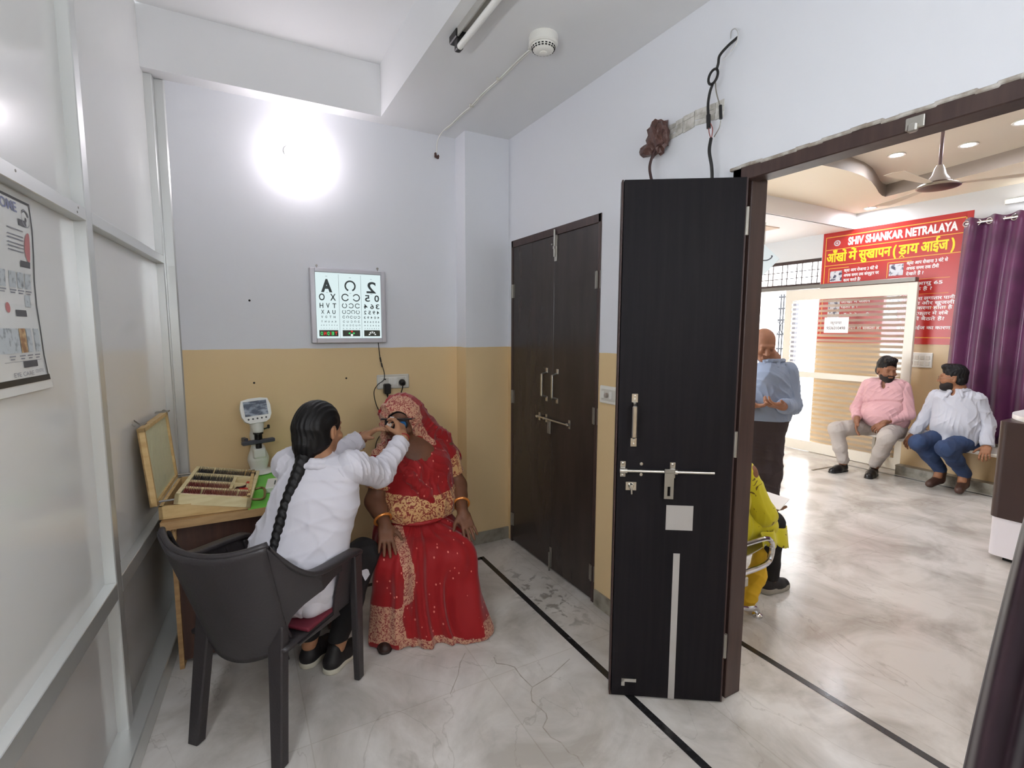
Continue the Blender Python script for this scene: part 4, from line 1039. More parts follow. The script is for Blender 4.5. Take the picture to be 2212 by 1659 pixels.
build('side_panel', MB().prism([(-0.286, 2.515, 0), (-0.268, 2.515, 0), (-0.225, DYB, 0), (-0.243, DYB, 0)], (0, 0, DZT - 0.035)), M['plywood'], dk, smooth=False)
build('side_panel', MB().mm(DX1 - 0.02, DX1, 2.515, DYB, 0, DZT - 0.035), M['deskwood'], dk, smooth=False)
cv = MB().mm(-0.305, -0.262, 2.49, 2.515, 0.60, DZT - 0.035, 0.004)
for k, (x, z, r) in enumerate(((-0.296, 0.652, 0.008), (-0.284, 0.636, 0.011), (-0.272, 0.648, 0.008), (-0.29, 0.617, 0.007), (-0.275, 0.612, 0.006))):
    cv.lathe([(0, 0.008), (r * 0.6, 0.006), (r, 0)], (x, 2.49, z), (0, -1, 0), 12)
build('carved_corner', cv, M['plywood'], dk)
mt = tag(build('desk_mat', MB().prism([(0.012, DYF + 0.006, DZT), (0.345, DYF + 0.006, DZT), (0.345, 3.17, DZT), (0.03, 3.17, DZT)], (0, 0, 0.002)), mat('bright_green_mat', (104, 190, 66), 0.35), smooth=False), 'bright green mat on the desk top under the white instrument', 'desk mat')
# trial lens case: box, lid leaning on the partition
CA = Vector((-0.318, 2.488, DZT)); cux = Vector((0.9975, -0.07, 0)); cuy = Vector((0.07, 0.9975, 0))
CXF = frame_matrix(CA, cux, cuy, (0, 0, 1))
ca = empty('lens_case', (-0.15, 2.75, DZT), 0, 'open shallow wooden lens case on the desk, its lid leaning on the partition', 'lens case')
cw_, cd_ = 0.342, 0.475
bx_ = MB().mm(0, cw_, 0, 0.014, 0.002, 0.058).mm(0, cw_, cd_ - 0.014, cd_, 0.002, 0.058).mm(0, 0.014, 0.0, cd_, 0.002, 0.058).mm(cw_ - 0.014, cw_, 0, cd_, 0.002, 0.058)
build('case_box', bx_, M['pine'], ca, smooth=False, xf=CXF)
build('case_floor', MB().mm(0.012, cw_ - 0.012, 0.012, cd_ - 0.012, 0.002, 0.010), mat('red_brown_lining', (122, 74, 48), 0.7), ca, smooth=False, xf=CXF)
lid = MB(); lh = 0.335; ld = 0.026
RL = Matrix.Translation((-0.002, 0, 0.062)) @ Matrix.Rotation(math.radians(-4.5), 4, 'Y')
lid.mm(-ld, 0, 0, 0.016, 0, lh).mm(-ld, 0, cd_ - 0.016, cd_, 0, lh).mm(-ld, 0, 0, cd_, 0, 0.016).mm(-ld, 0, 0, cd_, lh - 0.016, lh).mm(-ld, -ld + 0.006, 0, cd_, 0, lh)
build('lid', lid, M['pine'], ca, smooth=False, xf=CXF @ RL)
build('lid_lining', MB().mm(-ld + 0.006, -ld + 0.016, 0.014, cd_ - 0.014, 0.014, lh - 0.014), mat('pale_green_satin', (206, 210, 180), 0.35, bump=(14, 0.5, 0.02)), ca, xf=CXF @ RL)
build('lid_hook', MB().tube([(-0.03, 0.10, lh), (-0.05, 0.085, lh + 0.028), (-0.055, 0.055, lh + 0.026), (-0.04, 0.05, lh + 0.006)], 0.003, 8).mm(-0.035, -0.015, 0.09, 0.13, lh, lh + 0.005), M['dull'], ca, xf=CXF @ RL)
build('lid_clasp', MB().mm(-0.045, 0.01, cd_ - 0.035, cd_ + 0.005, lh, lh + 0.006).lathe([(0, 0.008), (0.007, 0.005), (0.007, 0)], (-0.01, cd_ - 0.02, lh + 0.006), (0, 0, 1), 10), M['dull'], ca, xf=CXF @ RL)
build('stay', MB().tube([(0.0, 0.022, 0.075), (0.07, 0.022, 0.078), (0.074, 0.022, 0.045)], 0.0045, 6), mat('grey_stay', (140, 138, 138), 0.4, metal=0.4), ca, xf=CXF)
build('stay', MB().tube([(0.0, cd_ - 0.02, 0.075), (0.09, cd_ - 0.02, 0.075), (0.094, cd_ - 0.02, 0.045)], 0.0045, 6), M['dull'], ca, xf=CXF)
build('carry_handle', MB().tube(bez([(cw_, 0.20, 0.03), (cw_ + 0.045, 0.19, 0.035), (cw_ + 0.055, 0.12, 0.025), (cw_ + 0.045, 0.06, 0.02), (cw_, 0.05, 0.028)]), 0.006, 8), mat('brass_brown_handle', (118, 100, 62), 0.4, metal=0.5), ca, xf=CXF)
# removable tray resting askew on the case
TA = Vector((-0.257, 2.486, 0.805)); tux = Vector((0.282, -0.030, -0.054)).normalized(); tuy = Vector((0.035, 0.5, 0)); tuy = (tuy - tux * tuy.dot(tux)).normalized(); tuz = tux.cross(tuy)
TW, TD = 0.292, 0.49
TX = frame_matrix(TA, tux, tuy, tuz)
ty = empty('lens_tray', (-0.11, 2.7, DZT + 0.05), 0, 'pale wooden lens tray lying askew on the open lens case', 'tray')
t = MB(); tz0 = -0.042
t.mm(0, TW, 0, 0.016, tz0, 0).mm(0, TW, TD - 0.014, TD, tz0, 0).mm(0, 0.016, 0, TD, tz0, 0).mm(TW - 0.016, TW, 0, TD, tz0, 0)
rows_y = [(0.030, 0.105), (0.135, 0.205), (0.245, 0.325), (0.375, 0.455)]
for y in (0.108, 0.122, 0.212, 0.228, 0.340, 0.358): t.mm(0.014, TW - 0.014, y, y + 0.012, tz0, -0.002)
t.mm(0.186, 0.200, 0.12, 0.35, tz0, -0.002)
t.mm(0.012, TW - 0.012, 0.012, TD - 0.012, tz0, tz0 + 0.008)
build('tray_frame', t, M['palewood'], ty, smooth=False, xf=TX)
for (y0, y1), c_, ux1 in zip(rows_y, ((176, 128, 106), (176, 128, 106), (150, 140, 112), (158, 150, 124)), (0.276, 0.184, 0.184, 0.276)):
    build('number_strip', MB().mm(0.018, ux1, y0 - 0.012, y0 + 0.008, -0.02, -0.004), mat('number_strip', c_, 0.5, var=(220, (226, 214, 188), 0.45, 0.6)), ty, smooth=False, xf=TX)
def lens_mesh(m):
    mb = MB()
    R_, r_ = 0.0175, 0.0022
    pts = [(0, R_ * math.cos(2 * PI * k / 18), R_ * math.sin(2 * PI * k / 18)) for k in range(18)]
    mb.tube(pts, r_, 6, closed=True)
    mb.box((0, 0, R_ + 0.006), (0.0016, 0.006, 0.012))
    mb.lathe([(0, 0.0006), (R_, 0.0004), (R_, -0.0004), (0, -0.0006)], (0, 0, 0), (1, 0, 0), 18)
    me = bpy.data.meshes.new('trial_lens'); bmesh.ops.recalc_face_normals(mb.bm, faces=mb.bm.faces); mb.bm.to_mesh(me); mb.bm.free()
    me.materials.append(m); me.polygons.foreach_set('use_smooth', [True] * len(me.polygons))
    return me
lens_black = lens_mesh(mat('black_lens_rim', (34, 30, 32), 0.35)); lens_red = lens_mesh(mat('dark_red_lens_rim', (112, 42, 36), 0.4))
rows = [(lens_red, 0.068, 0.022, 0.274, 40, 'dark red trial lens in the front row of the tray', 'red lenses in the front row of the tray'),
        (lens_red, 0.168, 0.022, 0.182, 26, 'dark red trial lens in the second row of the tray', 'red lenses in the second row of the tray'),
        (lens_black, 0.285, 0.022, 0.182, 26, 'black trial lens in the third row of the tray', 'black lenses in the third row of the tray'),
        (lens_black, 0.415, 0.022, 0.274, 40, 'black trial lens in the rearmost row of the tray', 'black lenses in the rearmost row of the tray')]
for me, y, xa, xb, nl, lab, grp in rows:
    for k in range(nl):
        if k in (int(nl * 0.27), int(nl * 0.8)) and nl > 30: continue
        o = bpy.data.objects.new('trial_lens', me); COL.objects.link(o)
        o.matrix_world = TX @ Matrix.Translation((xa + (xb - xa) * k / (nl - 1), y, -0.0105)) @ Matrix.Rotation(math.radians(10 + rnd.uniform(-3, 3)), 4, 'Y') @ Matrix.Rotation(rnd.uniform(-0.15, 0.15), 4, 'X')
        tag(o, lab, 'trial lens', grp)
oc = empty('lens_holder', TX @ Vector((0.24, 0.23, -0.03)), 0, 'red lens holder with a black rim lying in the open compartment of the tray', 'lens holder')
q = MB().box((0.245, 0.2, -0.022), (0.04, 0.10, 0.014), rot=(0.15, 0.1, 0.2), bevel=0.004).box((0.258, 0.28, -0.02), (0.03, 0.07, 0.012), rot=(0.1, 0, -0.1), bevel=0.004)
build('red_handle', q, mat('bright_red_plastic', (196, 62, 50), 0.4), oc, xf=TX)
q = MB().tube([(0.232 + 0.02 * math.cos(a), 0.225 + 0.024 * math.sin(a), -0.012 + 0.006 * math.cos(a)) for a in [2 * PI * k / 16 for k in range(16)]], 0.005, 8, closed=True).tube([(0.212, 0.215, -0.02), (0.205, 0.16, -0.03)], 0.004, 8)
build('black_rim', q, mat('dark_maroon_rim', (60, 22, 24), 0.4), oc, xf=TX)
# lensometer
lm = empty('lensometer', (0.09, 3.09, DZT), math.radians(4), 'white lensometer with a tilted screen standing on the green desk mat', 'eye instrument')
LMX = Matrix.Translation((0.083, 3.085, DZT + 0.002)) @ Matrix.Rotation(math.radians(8), 4, 'Z')
M['lmw'] = mat('instrument_white', (222, 222, 216), 0.3)
s = SDF(0.003); s.ell((0, 0.0, 0.006), (0.075, 0.085, 0.012), k=0.004); s.ell((0.03, -0.01, 0.004), (0.065, 0.05, 0.010), k=0.01); s.cut((0, 0, 0.0), (0, 0, -1))
me = s.mesh('base'); me.transform(LMX); link_mesh('base', me, M['lmw'], lm, smooth=True)
s = SDF(0.003); s.chain([(0, 0.02, 0.01), (0, 0.02, 0.075), (0, 0.022, 0.125)], [0.042, 0.050, 0.040], k=0.02); s.box((0, -0.018, 0.115), (0.062, 0.04, 0.052), rr=0.008, k=0.006)
s.chain([(0, 0.06, 0.03), (0, 0.068, 0.2), (0, 0.05, 0.29)], [0.028, 0.026, 0.03], k=0.02)
me = s.mesh('column'); me.transform(LMX); link_mesh('column', me, M['lmw'], lm, smooth=True)
s = SDF(0.003); s.chain([(0, 0.03, 0.31), (-0.002, 0.0, 0.275), (0, -0.012, 0.245)], [0.036, 0.034, 0.029], k=0.01)
me = s.mesh('nose_cover'); me.transform(LMX); link_mesh('nose_cover', me, M['lmw'], lm, smooth=True)
build('nose_piece', MB().cyl((0, -0.012, 0.222), (0, -0.012, 0.236), 0.026).cyl((0, -0.012, 0.188), (0, -0.012, 0.225), 0.012, 14).cyl((0, -0.012, 0.138), (0, -0.012, 0.166), 0.016, 14).cyl((0.016, -0.012, 0.165), (0.016, -0.012, 0.22), 0.004, 8).cyl((-0.016, -0.012, 0.165), (-0.016, -0.012, 0.22), 0.004, 8), M['black'], lm, xf=LMX)
build('lens_table', MB().box((0.0, -0.01, 0.178), (0.172, 0.03, 0.022), rot=(0, 0, 0.18), bevel=0.004).box((-0.062, 0.03, 0.186), (0.02, 0.05, 0.026), rot=(0, 0, 0.2), bevel=0.003), mat('slate_grey_plastic', (72, 74, 84), 0.4), lm, xf=LMX)
build('marking_knob', MB().cyl((0.03, 0.0, 0.243), (0.052, -0.005, 0.25), 0.004, 8).box((0.055, -0.006, 0.256), (0.013, 0.012, 0.022), bevel=0.003), M['black'], lm, xf=LMX)
HX = LMX @ Matrix.Translation((-0.006, -0.012, 0.345)) @ Matrix.Rotation(math.radians(-4), 4, 'Y') @ Matrix.Rotation(math.radians(-16), 4, 'X')
ol = [(-0.066, 0.068), (-0.03, 0.076), (0.03, 0.076), (0.066, 0.068), (0.076, 0.03), (0.074, -0.02), (0.062, -0.048), (0.04, -0.062), (-0.04, -0.062), (-0.062, -0.048), (-0.074, -0.02), (-0.076, 0.03)]
build('screen_housing', MB().prism([(x, -0.016, z) for x, z in ol], (0, 0.032, 0)), M['lmw'], lm, smooth=20, xf=HX)
build('screen', MB().mm(-0.058, 0.058, -0.0175, -0.016, -0.022, 0.06), mat('grey_blue_screen', (66, 74, 88), 0.2, var=(22, (150, 160, 172), 0.48, 0.66, (1, 1, 2.2))), lm, smooth=False, xf=HX)
kb = MB()
for k in range(5): kb.lathe([(0, 0.003), (0.004, 0.002), (0.005, 0)], (-0.044 + 0.022 * k, -0.016, -0.038), (0, -1, 0), 10)
build('buttons', kb, M['black'], lm, xf=HX)
bx = empty('small_box', (0.17, 2.74, DZT), 0.1, 'small white box with a black line on the green desk mat', 'box')
build('body', MB().box((0.155, 2.73, DZT + 0.017), (0.11, 0.17, 0.03), rot=(0, 0, -0.12), bevel=0.004), M['white'], bx)
build('print', MB().box((0.14, 2.73, DZT + 0.0325), (0.006, 0.07, 0.001), rot=(0, 0, -0.12)), M['ink'], bx, smooth=False)

# ================================================================== black plastic armchair
CH = Matrix.Translation((0.098, 2.056, 0)) @ Matrix.Rotation(math.radians(-45.1), 4, 'Z')
M['chair'] = mat('black_moulded_plastic', (44, 40, 42), 0.42, bump=(120, 0.25, 0.003))
chr_ = empty('plastic_armchair', (0.098, 2.056, 0), math.radians(-45.1), 'black moulded plastic armchair with the white-coated woman seated in it', 'chair')
WM[chr_.name] = CH.copy()
def seatf(u, v):
    x = (u - 0.5) * 2 * (0.205 + 0.02 * v); y = -0.205 + 0.43 * v
    z = 0.415 - 0.016 * (1 - (2 * u - 1) ** 2) * math.sin(PI * min(1, v * 1.1)) - 0.03 * max(0, v - 0.85) / 0.15
    return (x, y, z)
build('seat', MB().grid(seatf, 18, 18, thick=0.014), M['chair'], chr_, smooth=True, xf=CH)
def backf(u, v):
    a = (u - 0.5) * 2                       # -1..1
    w = 0.185 + 0.045 * v
    top = 0.785 + 0.035 * abs(a) ** 2.2
    bot = 0.40 - 0.05 * (1 - abs(a) ** 2)
    z = bot + (top - bot) * v
    y = -0.205 - 0.135 * v + 0.07 * abs(a) ** 2.2 - 0.012
    return (a * w * (1 - 0.05 * abs(a)), y, z)
build('backrest', MB().grid(backf, 26, 20, thick=-0.012).tube([Vector(backf(i / 24, 1.0)) + Vector((0, 0.006, 0)) for i in range(25)], 0.011, 10), M['chair'], chr_, smooth=True, xf=CH)
for s in (-1, 1):
    arm_pts = bez([(s * 0.205, -0.262, 0.80), (s * 0.226, -0.235, 0.755), (s * 0.25, -0.19, 0.70), (s * 0.266, -0.135, 0.664), (s * 0.272, -0.06, 0.652), (s * 0.272, 0.03, 0.645), (s * 0.27, 0.11, 0.636), (s * 0.268, 0.135, 0.628)], 5)
    mb = MB()
    def armf(u, v, P=arm_pts):
        i = min(int(v * (len(P) - 1)), len(P) - 2); p = P[i].lerp(P[i + 1], v * (len(P) - 1) - i)
        a = 2 * PI * u
        wd = 0.012 + 0.014 * min(1, v * 2.2)
        return p + Vector((math.copysign(abs(math.cos(a)) ** 0.6, math.cos(a)) * wd, 0, math.copysign(abs(math.sin(a)) ** 0.6, math.sin(a)) * 0.011))
    mb.grid(armf, 14, 30, closed_u=True)
    for e in (0.0, 1.0): mb.ngon([armf(k / 14, e) for k in range(14)])
    build('armrest', mb, M['chair'], chr_, smooth=True, xf=CH)
    # side shell behind and the leaf-shaped opening
    def sidef(u, v, s=s):
        # u: back to front along the lower line, v: up
        y = -0.21 + 0.40 * u
        lo = 0.405; up = 0.645 + 0.09 * max(0, 0.25 - u) / 0.25
        x = s * (0.212 + 0.055 * v)
        return (x, y, lo + (up - lo) * v)
    m2 = MB()
    m2.prism([sidef(0.62, 0), sidef(0.9, 0), sidef(0.84, 0.93), sidef(0.56, 0.97), sidef(0.60, 0.7), sidef(0.585, 0.4)], (s * 0.008, 0, 0))
    def shx(y, z, s=s):
        v = (z - 0.40) / 0.42; xb = 0.176 + 0.0425 * v; yb = -0.147 - 0.135 * v
        t = max(0.0, min(1.0, (y - yb) / 0.12)) ** 0.8
        return (s * (xb + (0.27 - xb) * t), y, z)
    oc_ = [(-0.155, 0.43), (-0.18, 0.50), (-0.215, 0.61), (-0.25, 0.715), (-0.282, 0.815), (-0.235, 0.752), (-0.19, 0.70), (-0.135, 0.664), (-0.06, 0.652), (0.02, 0.648)]
    ic_ = [(-0.15, 0.43), (-0.172, 0.48), (-0.168, 0.52), (-0.155, 0.54), (-0.14, 0.555), (-0.12, 0.567), (-0.10, 0.577), (-0.07, 0.588), (-0.03, 0.598), (0.02, 0.60)]
    def shf(u, v):
        t = u * 9; i = min(int(t), 8); f = t - i
        o_ = [oc_[i][k] + (oc_[i + 1][k] - oc_[i][k]) * f for k in (0, 1)]; n_ = [ic_[i][k] + (ic_[i + 1][k] - ic_[i][k]) * f for k in (0, 1)]
        return shx(o_[0] + (n_[0] - o_[0]) * v, o_[1] + (n_[1] - o_[1]) * v)
    m2.grid(shf, 37, 6, thick=0.008)
    m2.prism([sidef(0.15, 0.0), sidef(0.7, 0.0), (s * 0.205, 0.09, 0.375), (s * 0.19, -0.13, 0.38)], (s * 0.008, 0, 0))
    build('side_shell', m2, M['chair'], chr_, smooth=False, xf=CH)
    def legm(top, bot, w0, w1, d0, d1):
        A = [(-w0, -d0), (w0, -d0), (w0, d0), (-w0, d0)]; B = [(-w1, -d1), (w1, -d1), (w1, d1), (-w1, d1)]
        mb = MB()
        va = [mb.bm.verts.new((top[0] + x, top[1] + y, top[2])) for x, y in A]; vb = [mb.bm.verts.new((bot[0] + x, bot[1] + y, bot[2])) for x, y in B]
        mb.bm.faces.new(va); mb.bm.faces.new(vb[::-1])
        for i in range(4): mb.bm.faces.new((va[i], vb[i], vb[(i + 1) % 4], va[(i + 1) % 4]))
        bmesh.ops.bevel(mb.bm, geom=list(mb.bm.edges), offset=0.005, segments=1, affect='EDGES')
        return mb
    build('leg', legm((s * 0.266, 0.122, 0.622), (s * 0.192, 0.232, 0.0), 0.017, 0.014, 0.026, 0.02), M['chair'], chr_, smooth=False, xf=CH)
    lg = legm((s * 0.156, -0.180, 0.49), (s * 0.183, -0.232, 0.0), 0.033, 0.023, 0.018, 0.02)
    build('leg', lg, M['chair'], chr_, smooth=False, xf=CH)
build('seat_apron', MB().grid(lambda u, v: ((u - 0.5) * 0.44, 0.222 + 0.006 * v, 0.395 - 0.05 * v * (1 - 0.5 * math.sin(PI * u))), 12, 3, thick=0.008), M['chair'], chr_, smooth=False, xf=CH)
# ================================================================== waiting room: banner, curtain, sliding door, bench, counter, fan
WX = frame_matrix((XF, 0, 0), (0, -1, 0), (0, 0, 1), (-1, 0, 0))         # x to the right as seen, y up, z towards the viewer
Y2X = lambda y: -y
BY0, BY1, BZ0, BZ1 = 3.69, 2.245, 1.37, 2.70                                  # banner left / right (world y), bottom / top
ba = empty('wall_banner', (XF, (BY0 + BY1) / 2, BZ0), 0, 'large red eye clinic banner with white and yellow lettering on the far wall', 'banner')
bxl, bxr = -BY0, -BY1; bw_, bh_ = bxr - bxl, BZ1 - BZ0
M['bred'] = mat('red_vinyl_banner', (178, 44, 40), 0.3, spec=0.5)
build('sheet', MB().mm(bxl, bxr, BZ0, BZ1, 0.0, 0.006), M['bred'], ba, smooth=False, xf=WX)
BXF = WX @ Matrix.Translation((bxl, BZ0, 0.0066)) @ Matrix.Diagonal((bw_, bh_, 1, 1))      # 0..1, 0..1
M['bwhite'] = mat('white_print', (236, 232, 232), 0.4); M['byellow'] = mat('yellow_print', (246, 214, 40), 0.4); M['bgold'] = mat('gold_rule', (222, 168, 66), 0.4)
w = Lettering()
w.add('SHIV SHANKAR NETRALAYA', 0.20, 0.872, 0.066, w=0.72, bold=0.045)
w.obj('clinic_name', M['bwhite'], BXF, ba)
y_ = Lettering()
def hindi(L_, chunks, x, y, h, xs, bold=0.03):
    for tx, wd in chunks:
        L_.add(tx, x, y, h, w=wd, thick=0.0028); x += wd + xs
hindi(y_, (('\u0906\u0901\u0916\u094b\u0902', 0.155), ('\u092e\u0947\u0902', 0.06), ('\u0938\u0941\u0916\u093e\u092a\u0928', 0.225), ('(', 0.018), ('\u0921\u093e\u092f', 0.125), ('\u0906\u0908\u091c', 0.16), (')', 0.018)), 0.04, 0.735, 0.085, 0.018)
y_.stroke([(0.578, 0.712), (0.592, 0.728), (0.606, 0.712)], 0.008)
y_.obj('hindi_title', M['byellow'], BXF, ba)
g = Lettering()
for r_ in ((0.022, 0.966, 0.955, 0.962), (0.022, 0.028, 0.05, 0.962), (0.960, 0.966, 0.90, 0.962), (0.022, 0.966, 0.842, 0.848), (0.022, 0.966, 0.70, 0.706), (0.022, 0.966, 0.05, 0.056),
           (0.06, 0.22, 0.672, 0.678), (0.06, 0.065, 0.55, 0.678), (0.50, 0.66, 0.672, 0.678), (0.50, 0.505, 0.55, 0.678), (0.055, 0.9, 0.52, 0.523), (0.055, 0.9, 0.40, 0.403), (0.055, 0.9, 0.29, 0.293)): g.rect(*r_)
g.obj('gold_rules', M['bgold'], BXF, ba)
lg = Lettering(); lg.arc(0.115, 0.90, 0.021, 0.010, 0, 2 * PI); lg.disc(0.115, 0.90, 0.010)
lg.obj('round_emblem', mat('grey_emblem', (196, 190, 196), 0.4), BXF, ba)
tx = Lettering()
def lines(x, y, rows_, h=0.026, step=0.043):
    for i, (s_, wd) in enumerate(rows_): tx.add(s_, x, y - i * step, h, w=wd, thick=0.0009)
q1 = '\u0915\u094d\u092f\u093e \u0906\u092a \u0930\u094b\u091c\u093e\u0928\u093e 3 \u0918\u0902\u091f\u0947 \u0938\u0947'
lines(0.185, 0.635, ((q1, 0.25), ('\u0905\u0927\u0915 \u0938\u092e\u092f \u0924\u0915 \u0915\u0902\u092a\u094d\u092f\u0942\u091f\u0930 \u092a\u0930', 0.26), ('\u0915\u093e\u092e \u0915\u0930\u0924\u0947 \u0939\u0948\u0902?', 0.13)))
lines(0.63, 0.645, ((q1, 0.25), ('\u0905\u0927\u0915 \u0938\u092e\u092f \u0924\u0915 \u091f\u0940\u0935\u0940', 0.2), ('\u0926\u0947\u0916\u0924\u0947 \u0939\u0948\u0902 ?', 0.11)))
lines(0.63, 0.475, (('\u0915\u0940 \u0906\u092f\u0941 65', 0.23), ('\u0905\u0927\u0915 \u0939\u0948 ?', 0.17)))
lines(0.60, 0.355, (('\u0915\u094b \u0930\u094b\u091c\u093e\u0928\u093e \u0932\u0917\u093e\u0924\u093e\u0930 \u092a\u093e\u0928\u0940', 0.34), ('\u092e\u0947\u091c \u0926\u0935\u093e \u0914\u0930 \u0916\u0941\u091c\u0932\u0940', 0.34), ('\u0938\u093e\u092e\u0928\u093e \u0915\u0930\u0928\u093e \u0939\u094b\u0924\u093e \u0939\u0948', 0.33)), step=0.038)
lines(0.60, 0.235, (('\u0918\u0930 \u092f\u093e \u0926\u092b\u094d\u0924\u0930 \u092e\u0947\u0902 \u0932\u0902\u092c\u0947', 0.31), ('\u090f.\u0938\u0940. \u092e\u0947\u0902 \u092c\u0948\u0920\u0924\u0947 \u0939\u0948\u0902?', 0.29)))
lines(0.60, 0.12, (('\u0921\u094d\u0930\u093e\u092f \u0906\u0908\u091c \u0915\u093e \u0915\u093e\u0930\u0923', 0.33),))
lines(0.18, 0.355, (('\u0906\u0901\u0916\u094b\u0902 \u092e\u0947\u0902 \u091c\u0932\u0928', 0.22), ('\u0930\u0939\u0924\u0940 \u0939\u0948 ?', 0.13)))
lines(0.18, 0.235, (('\u0906\u0901\u0916\u094b\u0902 \u092e\u0947\u0902 \u0932\u093e\u0932\u0940', 0.22),)); lines(0.08, 0.12, (('\u0906\u092a\u0915\u094b \u0938\u0941\u0916\u093e\u092a\u0928 \u0939\u094b \u0938\u0915\u0924\u093e \u0939\u0948', 0.4),))
tx.obj('questions', M['bwhite'], BXF, ba)
PCM = mat('banner_picture', (206, 208, 214), 0.4, var=(26, (66, 66, 92), 0.5, 0.62))
for x, y in ((0.075, 0.555), (0.515, 0.565), (0.075, 0.42), (0.515, 0.42), (0.075, 0.30), (0.515, 0.305), (0.075, 0.19), (0.5, 0.19)):
    pc = Lettering(); pc.rect(x, x + 0.095, y, y + 0.095); pc.obj('picture', PCM, BXF, ba)
# curtain beside the banner
CUY0, CUY1 = 2.28, 1.15
M['purple'] = mat('purple_satin_curtain', (92, 34, 78), 0.32, spec=0.6, sheen=0.3, var=(5, (70, 24, 60), 0.4, 0.7))
def curtain(name, f, nu, nv, m, parent=None, thick=0.004):
    return build(name, MB().grid(f, nu, nv, thick=thick), m, parent, smooth=True)
cu = empty('window_curtain', (XF - 0.12, 1.7, 0.45), 0, 'purple satin curtain on a steel rod beside the red banner', 'curtain')
def far_curt(u, v):
    sprd = 1.0 - 0.06 * math.sin(PI * v) - 0.05 * (1 - v)
    y = CUY0 + 0.0 + (CUY1 - CUY0) * u + (0.055 * (1 - v)) * (1 - u)
    amp = 0.045 * (0.75 + 0.35 * (1 - v))
    x = XF - 0.12 + amp * math.cos(2 * PI * 6.5 * u + 0.8 * math.sin(3 * v)) + 0.008 * math.sin(23 * u + 5 * v)
    return (x, y, 0.45 + (2.60 - 0.45) * v + 0.012 * math.sin(2 * PI * 6.5 * u))
curtain('cloth', far_curt, 150, 24, M['purple'], cu)
rings = MB()
for k in range(13):
    y = CUY0 + (CUY1 - CUY0) * (k + 0.25) / 13
    rings.tube([(XF - 0.12 + 0.0, y + 0.022 * math.cos(a), 2.555 + 0.026 * math.sin(a)) for a in [2 * PI * j / 16 for j in range(16)]], 0.006, 6, closed=True)
build('eyelet_rings', rings, M['chrome'], cu)
rod = empty('curtain_rod', (XF - 0.12, 1.6, 2.555), 0, 'chrome curtain rod carrying the purple curtain', 'curtain rod')
build('rod', MB().cyl((XF - 0.12, CUY0 - 0.02, 2.555), (XF - 0.12, 0.4, 2.555), 0.0125, 14), M['chrome'], rod)
build('bracket', MB().cyl((XF, CUY0 - 0.07, 2.555), (XF - 0.12, CUY0 - 0.07, 2.555), 0.008, 10).cyl((XF, 0.5, 2.555), (XF - 0.12, 0.5, 2.555), 0.008, 10), M['chrome'], rod)
wl = empty('wall_tube_light', (XF, 1.6, 2.69), 0, 'lit tube light high on the far wall above the purple curtain', 'tube light')
build('batten', MB().mm(XF - 0.03, XF, 0.8, 2.02, 2.70, 2.745, 0.004), M['white'], wl)
build('tube', MB().cyl((XF - 0.045, 0.83, 2.722), (XF - 0.045, 1.99, 2.722), 0.013, 12), emitter('lit_tube_far', (250, 250, 255), TUBE_STRENGTH), wl)
sb = empty('switch_board', (XF, 2.56, 1.15), 0, 'white switch board on the tan far wall beside the sliding door', 'switch')
build('plate', MB().mm(XF - 0.016, XF, 2.47, 2.86, 1.12, 1.28, 0.005), M['white'], sb)
swm = MB()
for k in range(7):
    for z in (1.145, 1.205): swm.mm(XF - 0.022, XF - 0.014, 2.49 + k * 0.05, 2.528 + k * 0.05, z, z + 0.045, 0.002)
build('switches', swm, M['offwhite'], sb)
# sliding glass door, slid open in front of the far wall
SX = 6.25; SY0, SY1, SZ1 = 4.0, 2.575, 2.02
sl = empty('door_2', (SX, 3.3, 0), 0, 'cream aluminium sliding door with striped glass slid open before the red banner', kind='structure')
f = MB()
f.mm(SX - 0.02, SX + 0.02, SY1, SY1 + 0.085, 0.005, SZ1, 0.003).mm(SX - 0.02, SX + 0.02, SY0 - 0.085, SY0, 0.005, SZ1, 0.003)
f.mm(SX - 0.02, SX + 0.02, SY1 + 0.08, SY0 - 0.08, SZ1 - 0.13, SZ1, 0.003).mm(SX - 0.02, SX + 0.02, SY1 + 0.08, SY0 - 0.08, 0.93, 1.0, 0.003).mm(SX - 0.02, SX + 0.02, SY1 + 0.08, SY0 - 0.08, 0.005, 0.13, 0.003)
build('door_frame', f, M['cream'], sl)
gm = mat('striped_clear_glass', (238, 240, 240), 0.03, trans=1.0, ior=1.05, spec=0.3)
